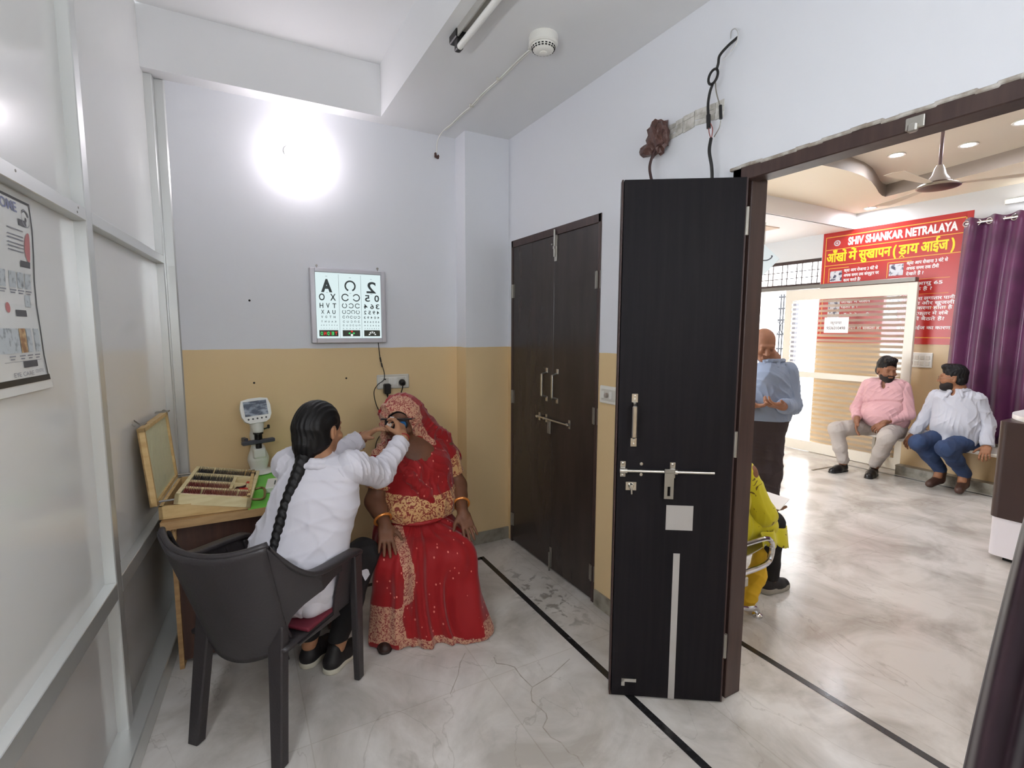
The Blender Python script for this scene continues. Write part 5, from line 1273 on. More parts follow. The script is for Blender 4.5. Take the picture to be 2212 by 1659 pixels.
def stripes(m, scale, thr, colr):
    """frosted horizontal bands on clear glass"""
    nt, b = nodes_of(m)
    geo = nt.nodes.new('ShaderNodeNewGeometry'); sep = nt.nodes.new('ShaderNodeSeparateXYZ'); mu = nt.nodes.new('ShaderNodeMath'); mu.operation = 'MULTIPLY'; mu.inputs[1].default_value = scale
    fr_ = nt.nodes.new('ShaderNodeMath'); fr_.operation = 'FRACT'; gt = nt.nodes.new('ShaderNodeMath'); gt.operation = 'GREATER_THAN'; gt.inputs[1].default_value = thr
    d = nt.nodes.new('ShaderNodeBsdfTranslucent'); d.inputs[0].default_value = srgb(*colr)
    d2 = nt.nodes.new('ShaderNodeBsdfDiffuse'); d2.inputs[0].default_value = srgb(*colr)
    a = nt.nodes.new('ShaderNodeMixShader'); a.inputs[0].default_value = 0.5
    tr_ = nt.nodes.new('ShaderNodeBsdfTransparent'); half = nt.nodes.new('ShaderNodeMixShader'); half.inputs[0].default_value = 0.55
    gl = nt.nodes.new('ShaderNodeBsdfGlossy'); gl.inputs['Roughness'].default_value = 0.03
    clr = nt.nodes.new('ShaderNodeMixShader'); clr.inputs[0].default_value = 0.05
    mix = nt.nodes.new('ShaderNodeMixShader'); out = nt.nodes['Material Output']
    L_ = nt.links.new
    L_(geo.outputs['Position'], sep.inputs[0]); L_(sep.outputs['Z'], mu.inputs[0]); L_(mu.outputs[0], fr_.inputs[0]); L_(fr_.outputs[0], gt.inputs[0])
    L_(d.outputs[0], a.inputs[1]); L_(d2.outputs[0], a.inputs[2]); L_(tr_.outputs[0], half.inputs[1]); L_(a.outputs[0], half.inputs[2])
    L_(tr_.outputs[0], clr.inputs[1]); L_(gl.outputs[0], clr.inputs[2])
    L_(gt.outputs[0], mix.inputs[0]); L_(clr.outputs[0], mix.inputs[1]); L_(half.outputs[0], mix.inputs[2]); L_(mix.outputs[0], out.inputs[0])
stripes(gm, 17.0, 0.5, (206, 196, 180))
build('glass', MB().mm(SX - 0.003, SX + 0.003, SY1 + 0.08, SY0 - 0.08, 1.0, SZ1 - 0.13), gm, sl, smooth=False)
build('glass', MB().mm(SX - 0.003, SX + 0.003, SY1 + 0.08, SY0 - 0.08, 0.13, 0.93), gm, sl, smooth=False)
build('top_track', MB().mm(SX - 0.03, SX + 0.05, SY1 + 0.02, 4.95, SZ1 + 0.005, SZ1 + 0.05, 0.003), mat('grey_track', (120, 116, 110), 0.4, metal=0.5), sl)
pn_ = empty('paper_notice', (SX - 0.006, 3.37, 1.5), 0, 'white paper notice with handwriting stuck on the sliding glass door', 'notice')
PNX = frame_matrix((SX - 0.005, 3.50, 1.485), (0, -1, 0), (0, 0, 1), (-1, 0, 0))
build('sheet', MB().mm(0, 0.275, 0, 0.185, 0, 0.001), M['bwhite'], pn_, smooth=False, xf=PNX)
L = Lettering()
L.add('\u0915\u0943\u092a\u092f\u093e', 0.07, 0.105, 0.032, w=0.13); L.add('9536310498', 0.03, 0.042, 0.034, w=0.21, bold=0.01)
L.obj('handwriting', mat('pen_ink', (92, 92, 98), 0.6), PNX @ Matrix.Translation((0, 0, 0.0015)), pn_)
# bench in front of the far wall
M['benchtop'] = mat('pale_stone_seat', (222, 216, 204), 0.3)
bn = empty('wall_bench', (6.1, 1.6, 0), 0, 'pale stone bench with a tan front running along the far wall', 'bench')
build('seat_slab', MB().mm(5.90, XF, 0.2, 2.90, 0.385, 0.412, 0.004), M['benchtop'], bn)
build('front', MB().mm(6.15, XF, 0.2, 2.56, 0.10, 0.385), mat('tan_bench_paint', (196, 168, 126), 0.35), bn, smooth=False)
build('plinth', MB().mm(6.06, XF, 0.2, 2.56, 0.0, 0.09).mm(6.05, 6.16, 0.2, 2.56, 0.09, 0.102), M['skirt'], bn, smooth=False)
build('leg', MB().mm(5.99, 6.015, 2.74, 2.765, 0.0, 0.385), mat('painted_steel_leg', (190, 182, 168), 0.4, metal=0.3), bn, smooth=False)
bag = SDF(0.006); bag.ell((6.25, 1.72, 0.50), (0.10, 0.11, 0.09), k=0.03); bag.ell((6.22, 1.62, 0.46), (0.09, 0.10, 0.05), k=0.03); bag.cut((0, 0, 0.413), (0, 0, -1))
bg = blob('shoulder_bag', bag, mat('black_fabric_bag', (36, 32, 40), 0.6)); tag(bg, 'black soft bag lying on the bench below the purple curtain', 'bag')
pk = tag(build('paper_packet', MB().box((6.05, 2.33, 0.47), (0.16, 0.12, 0.11), rot=(0.2, 0.1, 0.3), bevel=0.01), mat('white_printed_packet', (214, 212, 210), 0.4, var=(30, (196, 140, 132), 0.55, 0.7))), 'white printed packet standing on the bench between the two seated men', 'packet')
# reception counter
ct = empty('reception_counter', (4.6, 0.6, 0), 0, 'dark brown reception counter with a white rounded top', 'counter')
def rounded(x0, x1, y0, y1, r, n=10):
    pts = []
    for k in range(n + 1):
        a = PI / 2 + PI / 2 * k / n
        pts.append((x0 + r + r * math.cos(a), y1 - r + r * math.sin(a)))
    return pts + [(x0, y0), (x1, y0), (x1, y1)]
def plan(pts, z): return [(x, y, z) for x, y in pts]
dkb = mat('dark_brown_laminate', (58, 42, 40), 0.4)
build('upper_front', MB().prism(plan(rounded(4.33, 4.95, -1.6, 1.28, 0.05, 6), 0.29), (0, 0, 0.635)), dkb, ct, smooth=30)
build('lower_front', MB().prism(plan(rounded(4.34, 4.93, -1.6, 1.27, 0.04, 6), 0.03), (0, 0, 0.262)), mat('white_laminate', (226, 222, 228), 0.3), ct, smooth=30)
build('toe_kick', MB().mm(4.38, 4.9, -1.6, 1.2, 0, 0.032), M['dark'], ct, smooth=False)
build('counter_top', MB().prism(plan(rounded(4.30, 4.98, -1.6, 1.31, 0.42, 14), 0.925), (0, 0, 0.03)), mat('white_solid_top', (236, 236, 236), 0.25), ct, smooth=30)
# ceiling fan
fn = empty('ceiling_fan', (4.58, 1.82, ZW + 0.12), 0, 'grey ceiling fan hanging from the waiting room ceiling', 'fan')
FC = (4.58, 1.82); FZ = 2.585
build('rod', MB().cyl((*FC, FZ + 0.07), (*FC, ZW + 0.12), 0.011, 12), mat('brown_fan_rod', (120, 102, 104), 0.35, metal=0.5), fn)
build('canopy', MB().lathe([(0.02, 0.12), (0.03, 0.10), (0.045, 0.05), (0.066, 0.02), (0.068, 0.0), (0, 0)], (*FC, FZ + 0.01)), mat('grey_fan_canopy', (188, 180, 176), 0.35, metal=0.3), fn)
build('motor', MB().lathe([(0, 0.015), (0.07, 0.012), (0.115, -0.005), (0.128, -0.022), (0.12, -0.03), (0.06, -0.042), (0, -0.046)], (*FC, FZ)), mat('brown_fan_motor', (84, 60, 54), 0.4, metal=0.3), fn)
build('trim_ring', MB().lathe([(0.118, -0.008), (0.13, -0.018), (0.132, -0.026), (0.122, -0.028)], (*FC, FZ), n=40), M['steel'], fn)
for k in range(3):
    a = math.radians(-62 + 120 * k)
    d = Vector((math.cos(a), math.sin(a), 0)); nn = Vector((-d.y, d.x, 0)); c0 = Vector((*FC, FZ - 0.012))
    mb = MB().prism([c0 + d * 0.11 - nn * 0.018, c0 + d * 0.2 - nn * 0.03, c0 + d * 0.6 - nn * 0.062, c0 + d * 0.62 + nn * 0.0, c0 + d * 0.6 + nn * 0.062, c0 + d * 0.2 + nn * 0.03, c0 + d * 0.11 + nn * 0.018], (0, 0, 0.003))
    build('blade', mb, mat('pale_fan_blade', (206, 194, 176), 0.4), fn, smooth=False)
# hanging diamond sign at the jamb edge
ds = empty('hanging_sign', (4.2, 3.0, 2.3), 0, 'pale blue diamond shaped sign with a dark curl by the entrance', 'sign')
DSX = frame_matrix((5.2, 3.62, 2.29), (0.35, -0.94, 0), (0, 0, 1), (-0.94, -0.35, 0))
build('plate', MB().prism([(-0.16, 0, 0), (0, -0.17, 0), (0.16, 0, 0), (0, 0.17, 0)], (0, 0, 0.006)), mat('pale_blue_sign', (190, 202, 206), 0.4), ds, smooth=False, xf=DSX)
build('mark', MB().tube(bez([(-0.03, 0.0, 0.008), (0.03, -0.005, 0.008), (0.07, 0.012, 0.008), (0.085, 0.035, 0.008), (0.075, 0.04, 0.008)]), 0.006, 6), mat('dark_sign_ink', (60, 62, 72), 0.5), ds, xf=DSX)
build('hanger', MB().cyl((0, 0.168, 0.003), (0, 0.43, 0.003), 0.003, 8), M['dull'], ds, xf=DSX)
# collapsible gate outside
gt_ = empty('iron_gate', (8.4, 5.5, 0), 0, 'dark grey iron grille gate standing outside the entrance', 'gate')
gb = MB()
for k in range(9): gb.cyl((8.4, 5.27 + 0.05 * k, 0.05), (8.4, 5.27 + 0.05 * k, 2.15), 0.013, 6)
for z in (0.3, 0.9, 1.2, 1.45, 1.7, 1.9, 2.1): gb.cyl((8.4, 5.24, z), (8.4, 5.70, z), 0.018, 6)
for k in range(4):
    gb.tube([(8.4, 5.31 + 0.1 * k + 0.045 * math.cos(a), 1.57 + 0.1 * math.sin(a)) for a in [2 * PI * j / 14 for j in range(14)]], 0.008, 6, closed=True)
build('grille', gb, mat('dark_grey_iron', (34, 36, 42), 0.6), gt_)
build('gate_post', MB().mm(8.36, 8.44, 5.17, 5.24, 0, 2.2), mat('grey_post', (66, 66, 72), 0.6), gt_, smooth=False)
# curtain pulled aside at the right of the doorway
dc = empty('doorway_curtain', (XR - 0.1, 0.36, 0.0), 0, 'dark plum curtain gathered at the near side of the doorway', 'curtain')
M['dpurple'] = mat('dark_plum_curtain', (44, 20, 34), 0.5, sheen=0.2, var=(4, (34, 15, 26), 0.4, 0.7))
def near_curt(u, v):
    z = 0.03 + 2.0 * v
    edge = 0.497 - 0.165 * v + 0.008 * math.sin(5 * v)
    y = edge + (0.06 - edge) * u
    x = XR - 0.075 + 0.028 * math.cos(2 * PI * 5 * u + 0.6 * math.sin(2.5 * v)) + 0.006 * math.sin(17 * u + 4 * v)
    return (x, y, z)
curtain('cloth', near_curt, 90, 30, M['dpurple'], dc)
# ================================================================== people
def V3(*a): return np.array(a, float)
def unit(v): v = np.array(v, float); return v / np.linalg.norm(v)
SKIN = {}
def skin(name, rgb): return mat(name, rgb, 0.5, spec=0.35, sss=0.05, var=(18, tuple(int(c * 0.88) for c in rgb), 0.35, 0.75))
def hframe(f, up=(0, 0, 1)):
    f = unit(f); r = unit(np.cross(f, up)); u = np.cross(r, f)
    return np.stack([r, f, u], 1)               # columns right, forward, up
def head_sdf(s, c, R, k=1.0):
    """skull, face, brow, nose, lips, chin, ears; c = middle of the head"""
    c = np.array(c, float)
    P = lambda x, y, z: c + R @ (np.array([x, y, z]) * k)
    s.ell(P(0, -0.012, 0.03), np.array((0.074, 0.093, 0.084)) * k, R, 0.01)
    s.ell(P(0, 0.022, -0.028), np.array((0.060, 0.070, 0.080)) * k, R, 0.03)
    s.ell(P(0, 0.052, -0.086), np.array((0.032, 0.032, 0.025)) * k, R, 0.025)
    s.cap(P(-0.034, 0.083, 0.024), P(0.034, 0.083, 0.024), 0.011 * k, None, 0.015)
    for e in (-1, 1):
        s.ell(P(0.031 * e, 0.096, 0.002), np.array((0.016, 0.012, 0.010)) * k, R, 0.010, sub=True)
        s.ell(P(0.031 * e, 0.080, 0.002), np.array((0.013, 0.011, 0.011)) * k, R, 0.004)
        s.ell(P(0.040 * e, 0.066, -0.03), np.array((0.022, 0.022, 0.018)) * k, R, 0.02)
        s.ell(P(0.074 * e, -0.008, -0.006), np.array((0.009, 0.019, 0.031)) * k, R, 0.006)
        s.ell(P(0.083 * e, -0.004, -0.004), np.array((0.006, 0.009, 0.018)) * k, R, 0.004, sub=True)
        s.ell(P(0.014 * e, 0.094, -0.030), np.array((0.008, 0.009, 0.007)) * k, R, 0.006)
    s.cap(P(0, 0.089, 0.012), P(0, 0.108, -0.027), 0.008 * k, 0.0115 * k, 0.012)
    s.cap(P(-0.017, 0.086, -0.053), P(0.017, 0.086, -0.053), 0.0065 * k, None, 0.006)
    s.cap(P(-0.013, 0.085, -0.064), P(0.013, 0.085, -0.064), 0.0075 * k, None, 0.006)
    return P
def eyes(parent, P, R, k=1.0):
    for e in (-1, 1):
        mb = MB(); bmesh.ops.create_uvsphere(mb.bm, u_segments=14, v_segments=8, radius=0.0095 * k)
        bmesh.ops.translate(mb.bm, vec=Vector(P(0.031 * e, 0.0790, 0.001)), verts=mb.bm.verts)
        build('eye', mb, MEYE, parent, smooth=True)
        mb = MB(); bmesh.ops.create_uvsphere(mb.bm, u_segments=12, v_segments=6, radius=0.0056 * k)
        bmesh.ops.translate(mb.bm, vec=Vector(P(0.031 * e, 0.0842, 0.001)), verts=mb.bm.verts)
        build('iris', mb, MIRIS, parent, smooth=True)
MEYE = mat('eye_white', (170, 158, 148), 0.25); MIRIS = mat('dark_iris', (30, 20, 16), 0.2)
def hand_sdf(s, w, d, pn, t, curl=(0.35, 0.4, 0.45, 0.5), spread=0.12, k=1.0, thumb=(0.75, 0.65, 0.15), base_curl=None):
    """w wrist, d towards the fingers, pn the way the palm faces, t towards the thumb"""
    w = np.array(w, float); d = unit(d); pn = np.array(pn, float); pn = unit(pn - d * (pn @ d)); tt = np.cross(d, pn)
    if tt @ np.array(t, float) < 0: tt = -tt
    R = np.stack([tt, d, pn], 1)
    s.cap(w - d * 0.01 * k, w + d * 0.02 * k, 0.023 * k, 0.026 * k, 0.012)
    s.box(w + d * 0.050 * k, np.array((0.074, 0.086, 0.027)) * k, R, 0.012 * k, 0.010)
    s.ell(w + d * 0.035 * k + tt * 0.026 * k + pn * 0.006 * k, np.array((0.018, 0.032, 0.016)) * k, R, 0.01)
    for i, (o, L) in enumerate(zip((0.029, 0.010, -0.0095, -0.028), (0.071, 0.079, 0.074, 0.058))):
        p = w + (d * (0.087 - 0.004 * abs(i - 1)) + tt * o) * k
        dd = unit(d + tt * spread * (1.2 - i * 0.8)); a = (base_curl[i] if base_curl else curl[i] * 0.6)
        for j, fr in enumerate((0.45, 0.31, 0.24)):
            dv = dd * math.cos(a) + pn * math.sin(a)
            q = p + dv * L * fr * k
            s.cap(p, q, (0.0092 - 0.0007 * j - (0.0008 if i == 3 else 0)) * k, (0.0086 - 0.0009 * j - (0.0008 if i == 3 else 0)) * k, 0.004)
            p = q; a += curl[i]
    p = w + (d * 0.022 + tt * 0.034 + pn * 0.004) * k
    dv = unit(tt * thumb[0] + d * thumb[1] + pn * thumb[2])
    q = p + dv * 0.042 * k; s.cap(p, q, 0.0125 * k, 0.0105 * k, 0.008)
    dv2 = unit(dv * 0.8 + d * 0.45 + pn * 0.1); s.cap(q, q + dv2 * 0.03 * k, 0.0102 * k, 0.008 * k, 0.004)
    return R
def folds(amp, freq, seed, dirs=None, warp=0.6):
    """soft cloth creases as a displacement field"""
    r = random.Random(seed); W = []
    for i in range(5):
        d = unit([r.uniform(-1, 1), r.uniform(-1, 1), r.uniform(-0.6, 0.6)]) if dirs is None else unit(np.array(dirs[i % len(dirs)], float) + np.array([r.uniform(-0.35, 0.35) for _ in range(3)]))
        W.append((d, freq * r.uniform(0.6, 1.5), r.uniform(0, 6.28)))
    def f(X, Y, Z):
        out = 0
        for i, (d, q, ph) in enumerate(W[:4]):
            b = W[(i + 1) % 5][0]
            t = (X * d[0] + Y * d[1] + Z * d[2]) * q + ph + warp * 2.2 * np.sin((X * b[0] + Y * b[1] + Z * b[2]) * q * 0.4 + ph * 2)
            g = 0.5 + 0.5 * np.sin((X * b[1] + Y * b[2] + Z * b[0]) * q * 0.45 + ph)
            out = out + g * (1 - np.abs(np.sin(t * 0.9))) ** 2
        return -amp * (out / 2.0 - 0.28)
    return f
def paint(o, mats, fn):
    """faces get the cloth of the region they lie in (world coordinates)"""
    me = o.data
    for m in mats: me.materials.append(m)
    n = len(me.polygons); c = np.empty(n * 3, np.float32); me.polygons.foreach_get('center', c); c = c.reshape(-1, 3)
    Wm = np.array(WM[o.name]); c = c @ Wm[:3, :3].T + Wm[:3, 3]
    idx = np.asarray(fn(c[:, 0], c[:, 1], c[:, 2]), np.int32)
    me.polygons.foreach_set('material_index', idx); me.update()
def shoe(name, heel, toe, m_up, m_sole, parent, w=0.042, h=0.07, sole=0.018, z0=0.0, ankle=None):
    heel = V3(*heel); toe = V3(*toe); d = unit(toe - heel); L = np.linalg.norm(toe - heel)
    R = np.stack([unit(np.cross(d, (0, 0, 1))), d, np.cross(unit(np.cross(d, (0, 0, 1))), d)], 1)
    s = SDF(0.004); s.chain([heel + d * w + V3(0, 0, h * 0.5), heel + d * L * 0.55 + V3(0, 0, h * 0.38), toe - d * w * 0.9 + V3(0, 0, h * 0.3)], [w * 0.9, w * 0.98, w * 0.82], 0.02)
    if ankle is not None: s.cap(heel + d * w * 1.1 + V3(0, 0, h * 0.6), V3(*ankle), w * 0.8, w * 0.78, 0.02)
    s.cut((0, 0, z0 + sole * 0.7), (0, 0, -1))
    blob(name, s, m_up, parent)
    s = SDF(0.004); s.chain([heel + d * w + V3(0, 0, sole * 0.5), heel + d * L * 0.55 + V3(0, 0, sole * 0.5), toe - d * w * 0.9 + V3(0, 0, sole * 0.5)], [w * 1.0, w * 1.02, w * 0.88], 0.01)
    s.cut((0, 0, z0 + sole), (0, 0, 1)); s.cut((0, 0, z0 + 0.001), (0, 0, -1))
    blob(name + '_sole', s, m_sole, parent)

# ------------------------------------------------------------------ the woman in the white coat, seen from behind
DS = skin('brown_skin', (168, 122, 92))
M['blackhair'] = mat('black_hair', (12, 10, 11), 0.5, spec=0.3, bump=(240, 0.25, 0.003))
M['coat'] = mat('white_cotton_coat', (200, 198, 206), 0.75, spec=0.2, sheen=0.2)
dr = empty('person', (0.12, 2.06, 0), 0, 'seated woman in a white coat with a long black braid, reaching out both arms', 'person')
hc = V3(0.287, 2.165, 1.088); HR = hframe((0.72, 0.69, -0.06))
neck = V3(0.275, 2.13, 0.985)
rs, re, rw = V3(0.392, 2.055, 0.945), V3(0.530, 2.175, 0.862), V3(0.672, 2.285, 0.985)
ls, le, lw = V3(0.172, 2.215, 0.945), V3(0.36, 2.42, 0.90), V3(0.520, 2.46, 0.975)
TF = V3(0.668, 2.375, 1.042)                       # middle of the trial frame on the seated woman's face
s = SDF(0.004)
P = head_sdf(s, hc, HR, 0.98)
s.chain([hc + V3(-0.01, -0.012, -0.06), neck + V3(0, 0, -0.03)], [0.052, 0.055], 0.02)
s.chain([neck + V3(0, 0, -0.05), V3(0.27, 2.13, 0.8), V3(0.19, 2.1, 0.55)], [0.06, 0.07, 0.08], 0.05)
for a, b, c in ((rs, re, rw), (ls, le, lw)):
    s.chain([neck + V3(0, 0, -0.06), a, b, c], [0.05, 0.045, 0.034, 0.024], 0.03)
rk, lk = V3(0.47, 2.27, 0.47), V3(0.33, 2.40, 0.47)
ra, la = V3(0.335, 2.215, 0.09), V3(0.225, 2.29, 0.09)
for h0, k0, a0 in ((V3(0.16, 2.05, 0.51), rk, ra), (V3(0.14, 2.07, 0.51), lk, la)): s.chain([h0, k0, a0], [0.06, 0.048, 0.033], 0.03)
rd = unit(TF + V3(0.03, -0.02, 0.0) - rw)
hand_sdf(s, rw + rd * 0.008, rd * 0.9 + V3(-0.25, 0.1, 0.35), V3(-0.5, 0.75, 0.0), V3(-0.8, -0.1, 0.3), curl=(0.6, 0.75, 0.85, 0.9), spread=0.03, k=0.9, thumb=(0.5, 0.7, 0.6))
ld_ = unit(TF + V3(-0.075, 0.02, -0.01) - lw)
hand_sdf(s, lw + ld_ * 0.008, ld_, V3(0.25, -0.1, -1.0), V3(0.6, -0.7, 0.1), curl=(0.3, 0.38, 0.45, 0.5), spread=0.05, k=0.9, thumb=(0.45, 0.85, 0.4))
blob('body', s, DS, dr)
# hair: cap of hair, parted, drawn back into a braid
s = SDF(0.004)
Q = lambda x, y, z: hc + HR @ (np.array([x, y, z]) * 0.98)
s.ell(Q(0, -0.018, 0.036), np.array((0.083, 0.100, 0.090)), HR, 0.01)
s.chain([Q(0, -0.06, 0.0), Q(0, -0.075, -0.05), Q(-0.01, -0.085, -0.10)], [0.07, 0.052, 0.032], 0.03)
s.ell(Q(0, -0.04, -0.02), np.array((0.079, 0.065, 0.075)), HR, 0.02)
s.ell(Q(0, 0.105, -0.04), np.array((0.088, 0.095, 0.105)), HR, 0.012, sub=True)
s.ell(Q(0.094, -0.006, -0.014), np.array((0.034, 0.034, 0.040)), HR, 0.008, sub=True)
s.disp(lambda X, Y, Z: 0.0016 * np.sin((X * 0.9 - Y * 0.9) * 260 + 2.0 * np.sin(Z * 40)))
blob('hair', s, M['blackhair'], dr)
bp = bez([V3(0.212, 2.085, 1.0), V3(0.183, 2.072, 0.93), V3(0.150, 2.052, 0.86), V3(0.118, 2.028, 0.785), V3(0.094, 2.0, 0.715), V3(0.078, 1.975, 0.655)], 6)
s = SDF(0.003)
nseg = 44
for i in range(nseg):
    t = i / (nseg - 1); x = t * (len(bp) - 1); j = min(int(x), len(bp) - 2); p = np.array(bp[j].lerp(bp[j + 1], x - j))
    ph = i * PI * 2 / 3; wd = 0.0105 * (1.15 - 0.5 * t)
    off = V3(0.72, -0.69, 0.0) * math.sin(i * PI / 1.5) * wd + V3(-0.69, -0.72, 0.0) * math.cos(i * PI / 1.5 * 2) * wd * 0.35
    s.ell(p + off, np.array((0.0175, 0.014, 0.022)) * (1.15 - 0.45 * t), np.stack([unit([0.75, -0.6, 0.5 * math.copysign(1, math.sin(i * PI / 1.5) + 1e-6)]), unit([0.6, 0.75, 0]), [0, 0, 1]], 1) if False else None, 0.004)
s.cap(np.array(bp[-1]), np.array(bp[-1]) + V3(-0.006, -0.012, -0.035), 0.008, 0.004, 0.004)
blob('braid', s, M['blackhair'], dr)
build('hair_clip', MB().box(tuple(Q(-0.075, -0.045, 0.055)), (0.008, 0.03, 0.008), rot=(0.3, 0.2, 0.7), bevel=0.002), mat('grey_hair_clip', (110, 112, 118), 0.3, metal=0.6), dr)
# coat: torso, skirts of the coat, sleeves, collar
s = SDF(0.005)
s.chain([V3(0.205, 2.18, 0.915), V3(0.185, 2.145, 0.79), V3(0.125, 2.125, 0.64), V3(0.09, 2.10, 0.53)], [0.078, 0.090, 0.105, 0.125], 0.07)
s.chain([V3(0.345, 2.075, 0.915), V3(0.31, 2.06, 0.79), V3(0.255, 2.02, 0.64), V3(0.205, 1.995, 0.53)], [0.078, 0.084, 0.094, 0.112], 0.07)
s.chain([V3(0.262, 2.125, 0.92), V3(0.235, 2.09, 0.79), V3(0.185, 2.06, 0.64), V3(0.15, 2.04, 0.53)], [0.085, 0.098, 0.11, 0.125], 0.06)
s.chain([V3(0.19, 2.02, 0.50), V3(0.36, 2.17, 0.485)], [0.105, 0.07], 0.06).chain([V3(0.10, 2.12, 0.50), V3(0.31, 2.36, 0.50)], [0.115, 0.08], 0.06)
s.chain([V3(0.275, 2.125, 0.95), V3(0.27, 2.12, 0.975)], [0.075, 0.062], 0.03)
s.disp(folds(0.013, 42, 11, dirs=[(0.5, -0.3, 0.8), (0.4, -0.5, 0.9), (0.9, -0.7, 0.1), (0.3, -0.2, 0.9)]))
s.cut((0.27, 2.12, 0.995), (-0.15, -0.15, 1)); s.cut((0, 0, 0.432), (0, 0, -1))
blob('coat', s, M['coat'], dr)
for nm, a, b, c, hd in (('sleeve', rs, re, rw, rd), ('sleeve', ls, le, lw, ld_)):
    s = SDF(0.004); e = c + unit(c - b) * -0.012
    s.chain([a + V3(-0.02, 0.01, -0.015) if a is rs else a + V3(0.02, -0.01, -0.015), a, b, e], [0.066, 0.066, 0.058, 0.041], 0.02)
    s.cap(e - unit(c - b) * 0.055, e, 0.046, 0.045, 0.006)
    s.disp(folds(0.012, 80, 5 if a is rs else 8, dirs=[unit(b - a) + V3(0, 0, 0.4), unit(c - b)]))
    s.cut(e, unit(c - b)); s.cap(e + unit(c - b) * 0.02, e - unit(c - b) * 0.03, 0.034, 0.034, 0.003, sub=True)
    blob(nm, s, M['coat'], dr)
s = SDF(0.0035)
cr_ = [neck + HR @ V3(0.068 * math.sin(a), -0.064 * math.cos(a) - 0.006, -0.006 - 0.016 * (1 - math.cos(a)) / 2) for a in np.linspace(-2.3, 2.3, 15)]
s.chain(cr_, [0.013] * 15, 0.006); s.chain([p + V3(0, 0, -0.016) + HR @ V3(0.012 * math.sin(a), -0.014 * math.cos(a), 0) for p, a in zip(cr_, np.linspace(-2.3, 2.3, 15))], [0.013] * 15, 0.006)
blob('collar', s, M['coat'], dr)
fl = MB().prism([(0.452, 2.205, 0.50), (0.475, 2.19, 0.40), (0.455, 2.175, 0.385), (0.43, 2.19, 0.45)], (0.006, 0.006, 0))
build('coat_corner', fl, M['coat'], dr)
fl = SDF(0.005); fl.chain([V3(0.26, 1.97, 0.47), V3(0.30, 2.02, 0.435)], [0.045, 0.04], 0.02); fl.chain([V3(0.2, 1.93, 0.47), V3(0.26, 1.98, 0.435)], [0.05, 0.04], 0.02); fl.cut((0, 0, 0.422), (0, 0, -1))
blob('coat_tail', fl, M['coat'], dr)
fl = SDF(0.005); fl.box((0.215, 2.005, 0.424), (0.30, 0.20, 0.016), np.array([[0.708, 0.706, 0], [0.706, -0.708, 0], [0, 0, 1.0]]).T, 0.006); blob('kurta_hem', fl, mat('maroon_cotton', (98, 24, 40), 0.7), dr)
M['blackcloth'] = mat('black_cotton_trousers', (20, 18, 20), 0.8)
s = SDF(0.005)
for k0, a0 in ((rk, ra), (lk, la)):
    s.chain([k0 * 0.2 + V3(0.15, 2.06, 0.50) * 0.8, k0, k0 * 0.45 + a0 * 0.55, a0 + V3(0, 0, 0.035)], [0.075, 0.066, 0.055, 0.043], 0.03)
    s.cut(a0 + V3(0, 0, 0.03), (0, 0, -1)) if k0 is lk else None
s.disp(folds(0.006, 50, 4)); blob('trousers', s, M['blackcloth'], dr)
M['blackshoe'] = mat('black_canvas_shoe', (26, 24, 26), 0.6); M['whitesole'] = mat('white_rubber_sole', (206, 202, 186), 0.6)
shoe('shoe', (0.275, 2.165, 0), (0.44, 2.325, 0), M['blackshoe'], M['whitesole'], dr, ankle=(0.32, 2.208, 0.085), sole=0.024)
shoe('shoe', (0.19, 2.255, 0), (0.345, 2.415, 0), M['blackshoe'], M['whitesole'], dr, ankle=(0.23, 2.295, 0.085), sole=0.024)
build('thread_bracelet', MB().tube([rw + rd * 0.012 + 0.0275 * (np.cross(rd, (0, 0, 1)) / np.linalg.norm(np.cross(rd, (0, 0, 1))) * math.cos(a) + unit(np.cross(rd, np.cross(rd, (0, 0, 1)))) * math.sin(a)) for a in [2 * PI * j / 20 for j in range(20)]], 0.0028, 6, closed=True), mat('red_thread', (150, 30, 34), 0.6), dr)
build('thread_bracelet', MB().tube([lw + ld_ * 0.006 + 0.0265 * (unit(np.cross(ld_, (0, 0, 1))) * math.cos(a) + unit(np.cross(ld_, np.cross(ld_, (0, 0, 1)))) * math.sin(a)) for a in [2 * PI * j / 20 for j in range(20)]], 0.0025, 6, closed=True).tube([lw + V3(0, -0.01, -0.026), lw + V3(0.003, -0.012, -0.055)], 0.003, 6), mat('red_thread_dark', (140, 44, 34), 0.6), dr)

# ------------------------------------------------------------------ the woman in red
RS = skin('dark_brown_skin', (112, 74, 54))
M['red'] = two_tone('red_flecked_georgette', (136, 12, 17), (214, 124, 110), 'fleck', 24.0, 0.6)
M['brocade'] = two_tone('gold_maroon_brocade', (196, 154, 106), (128, 50, 38), 'brocade', 46.0, 0.55)
M['brocade2'] = two_tone('pink_maroon_brocade', (188, 144, 118), (134, 58, 54), 'brocade', 60.0, 0.55)
rd_ = empty('person', (0.79, 2.4, 0), 0, 'seated woman in a red flecked dress and veil with gold brocade, hands on her knees', 'person')
hc = V3(0.724, 2.485, 1.032); HR = hframe((-0.42, -0.9, -0.04))
neck = V3(0.775, 2.515, 0.945)
a_s, a_e, a_w = V3(0.632, 2.475, 0.865), V3(0.567, 2.43, 0.655), V3(0.583, 2.305, 0.575)     # her right arm
b_s, b_e, b_w = V3(0.968, 2.535, 0.86), V3(1.035, 2.49, 0.650), V3(0.985, 2.305, 0.565)       # her left arm
s = SDF(0.004)
P = head_sdf(s, hc, HR, 0.98)
s.chain([hc + V3(0.02, 0.03, -0.05), neck, neck + V3(0.01, 0.01, -0.06)], [0.052, 0.052, 0.06], 0.02)
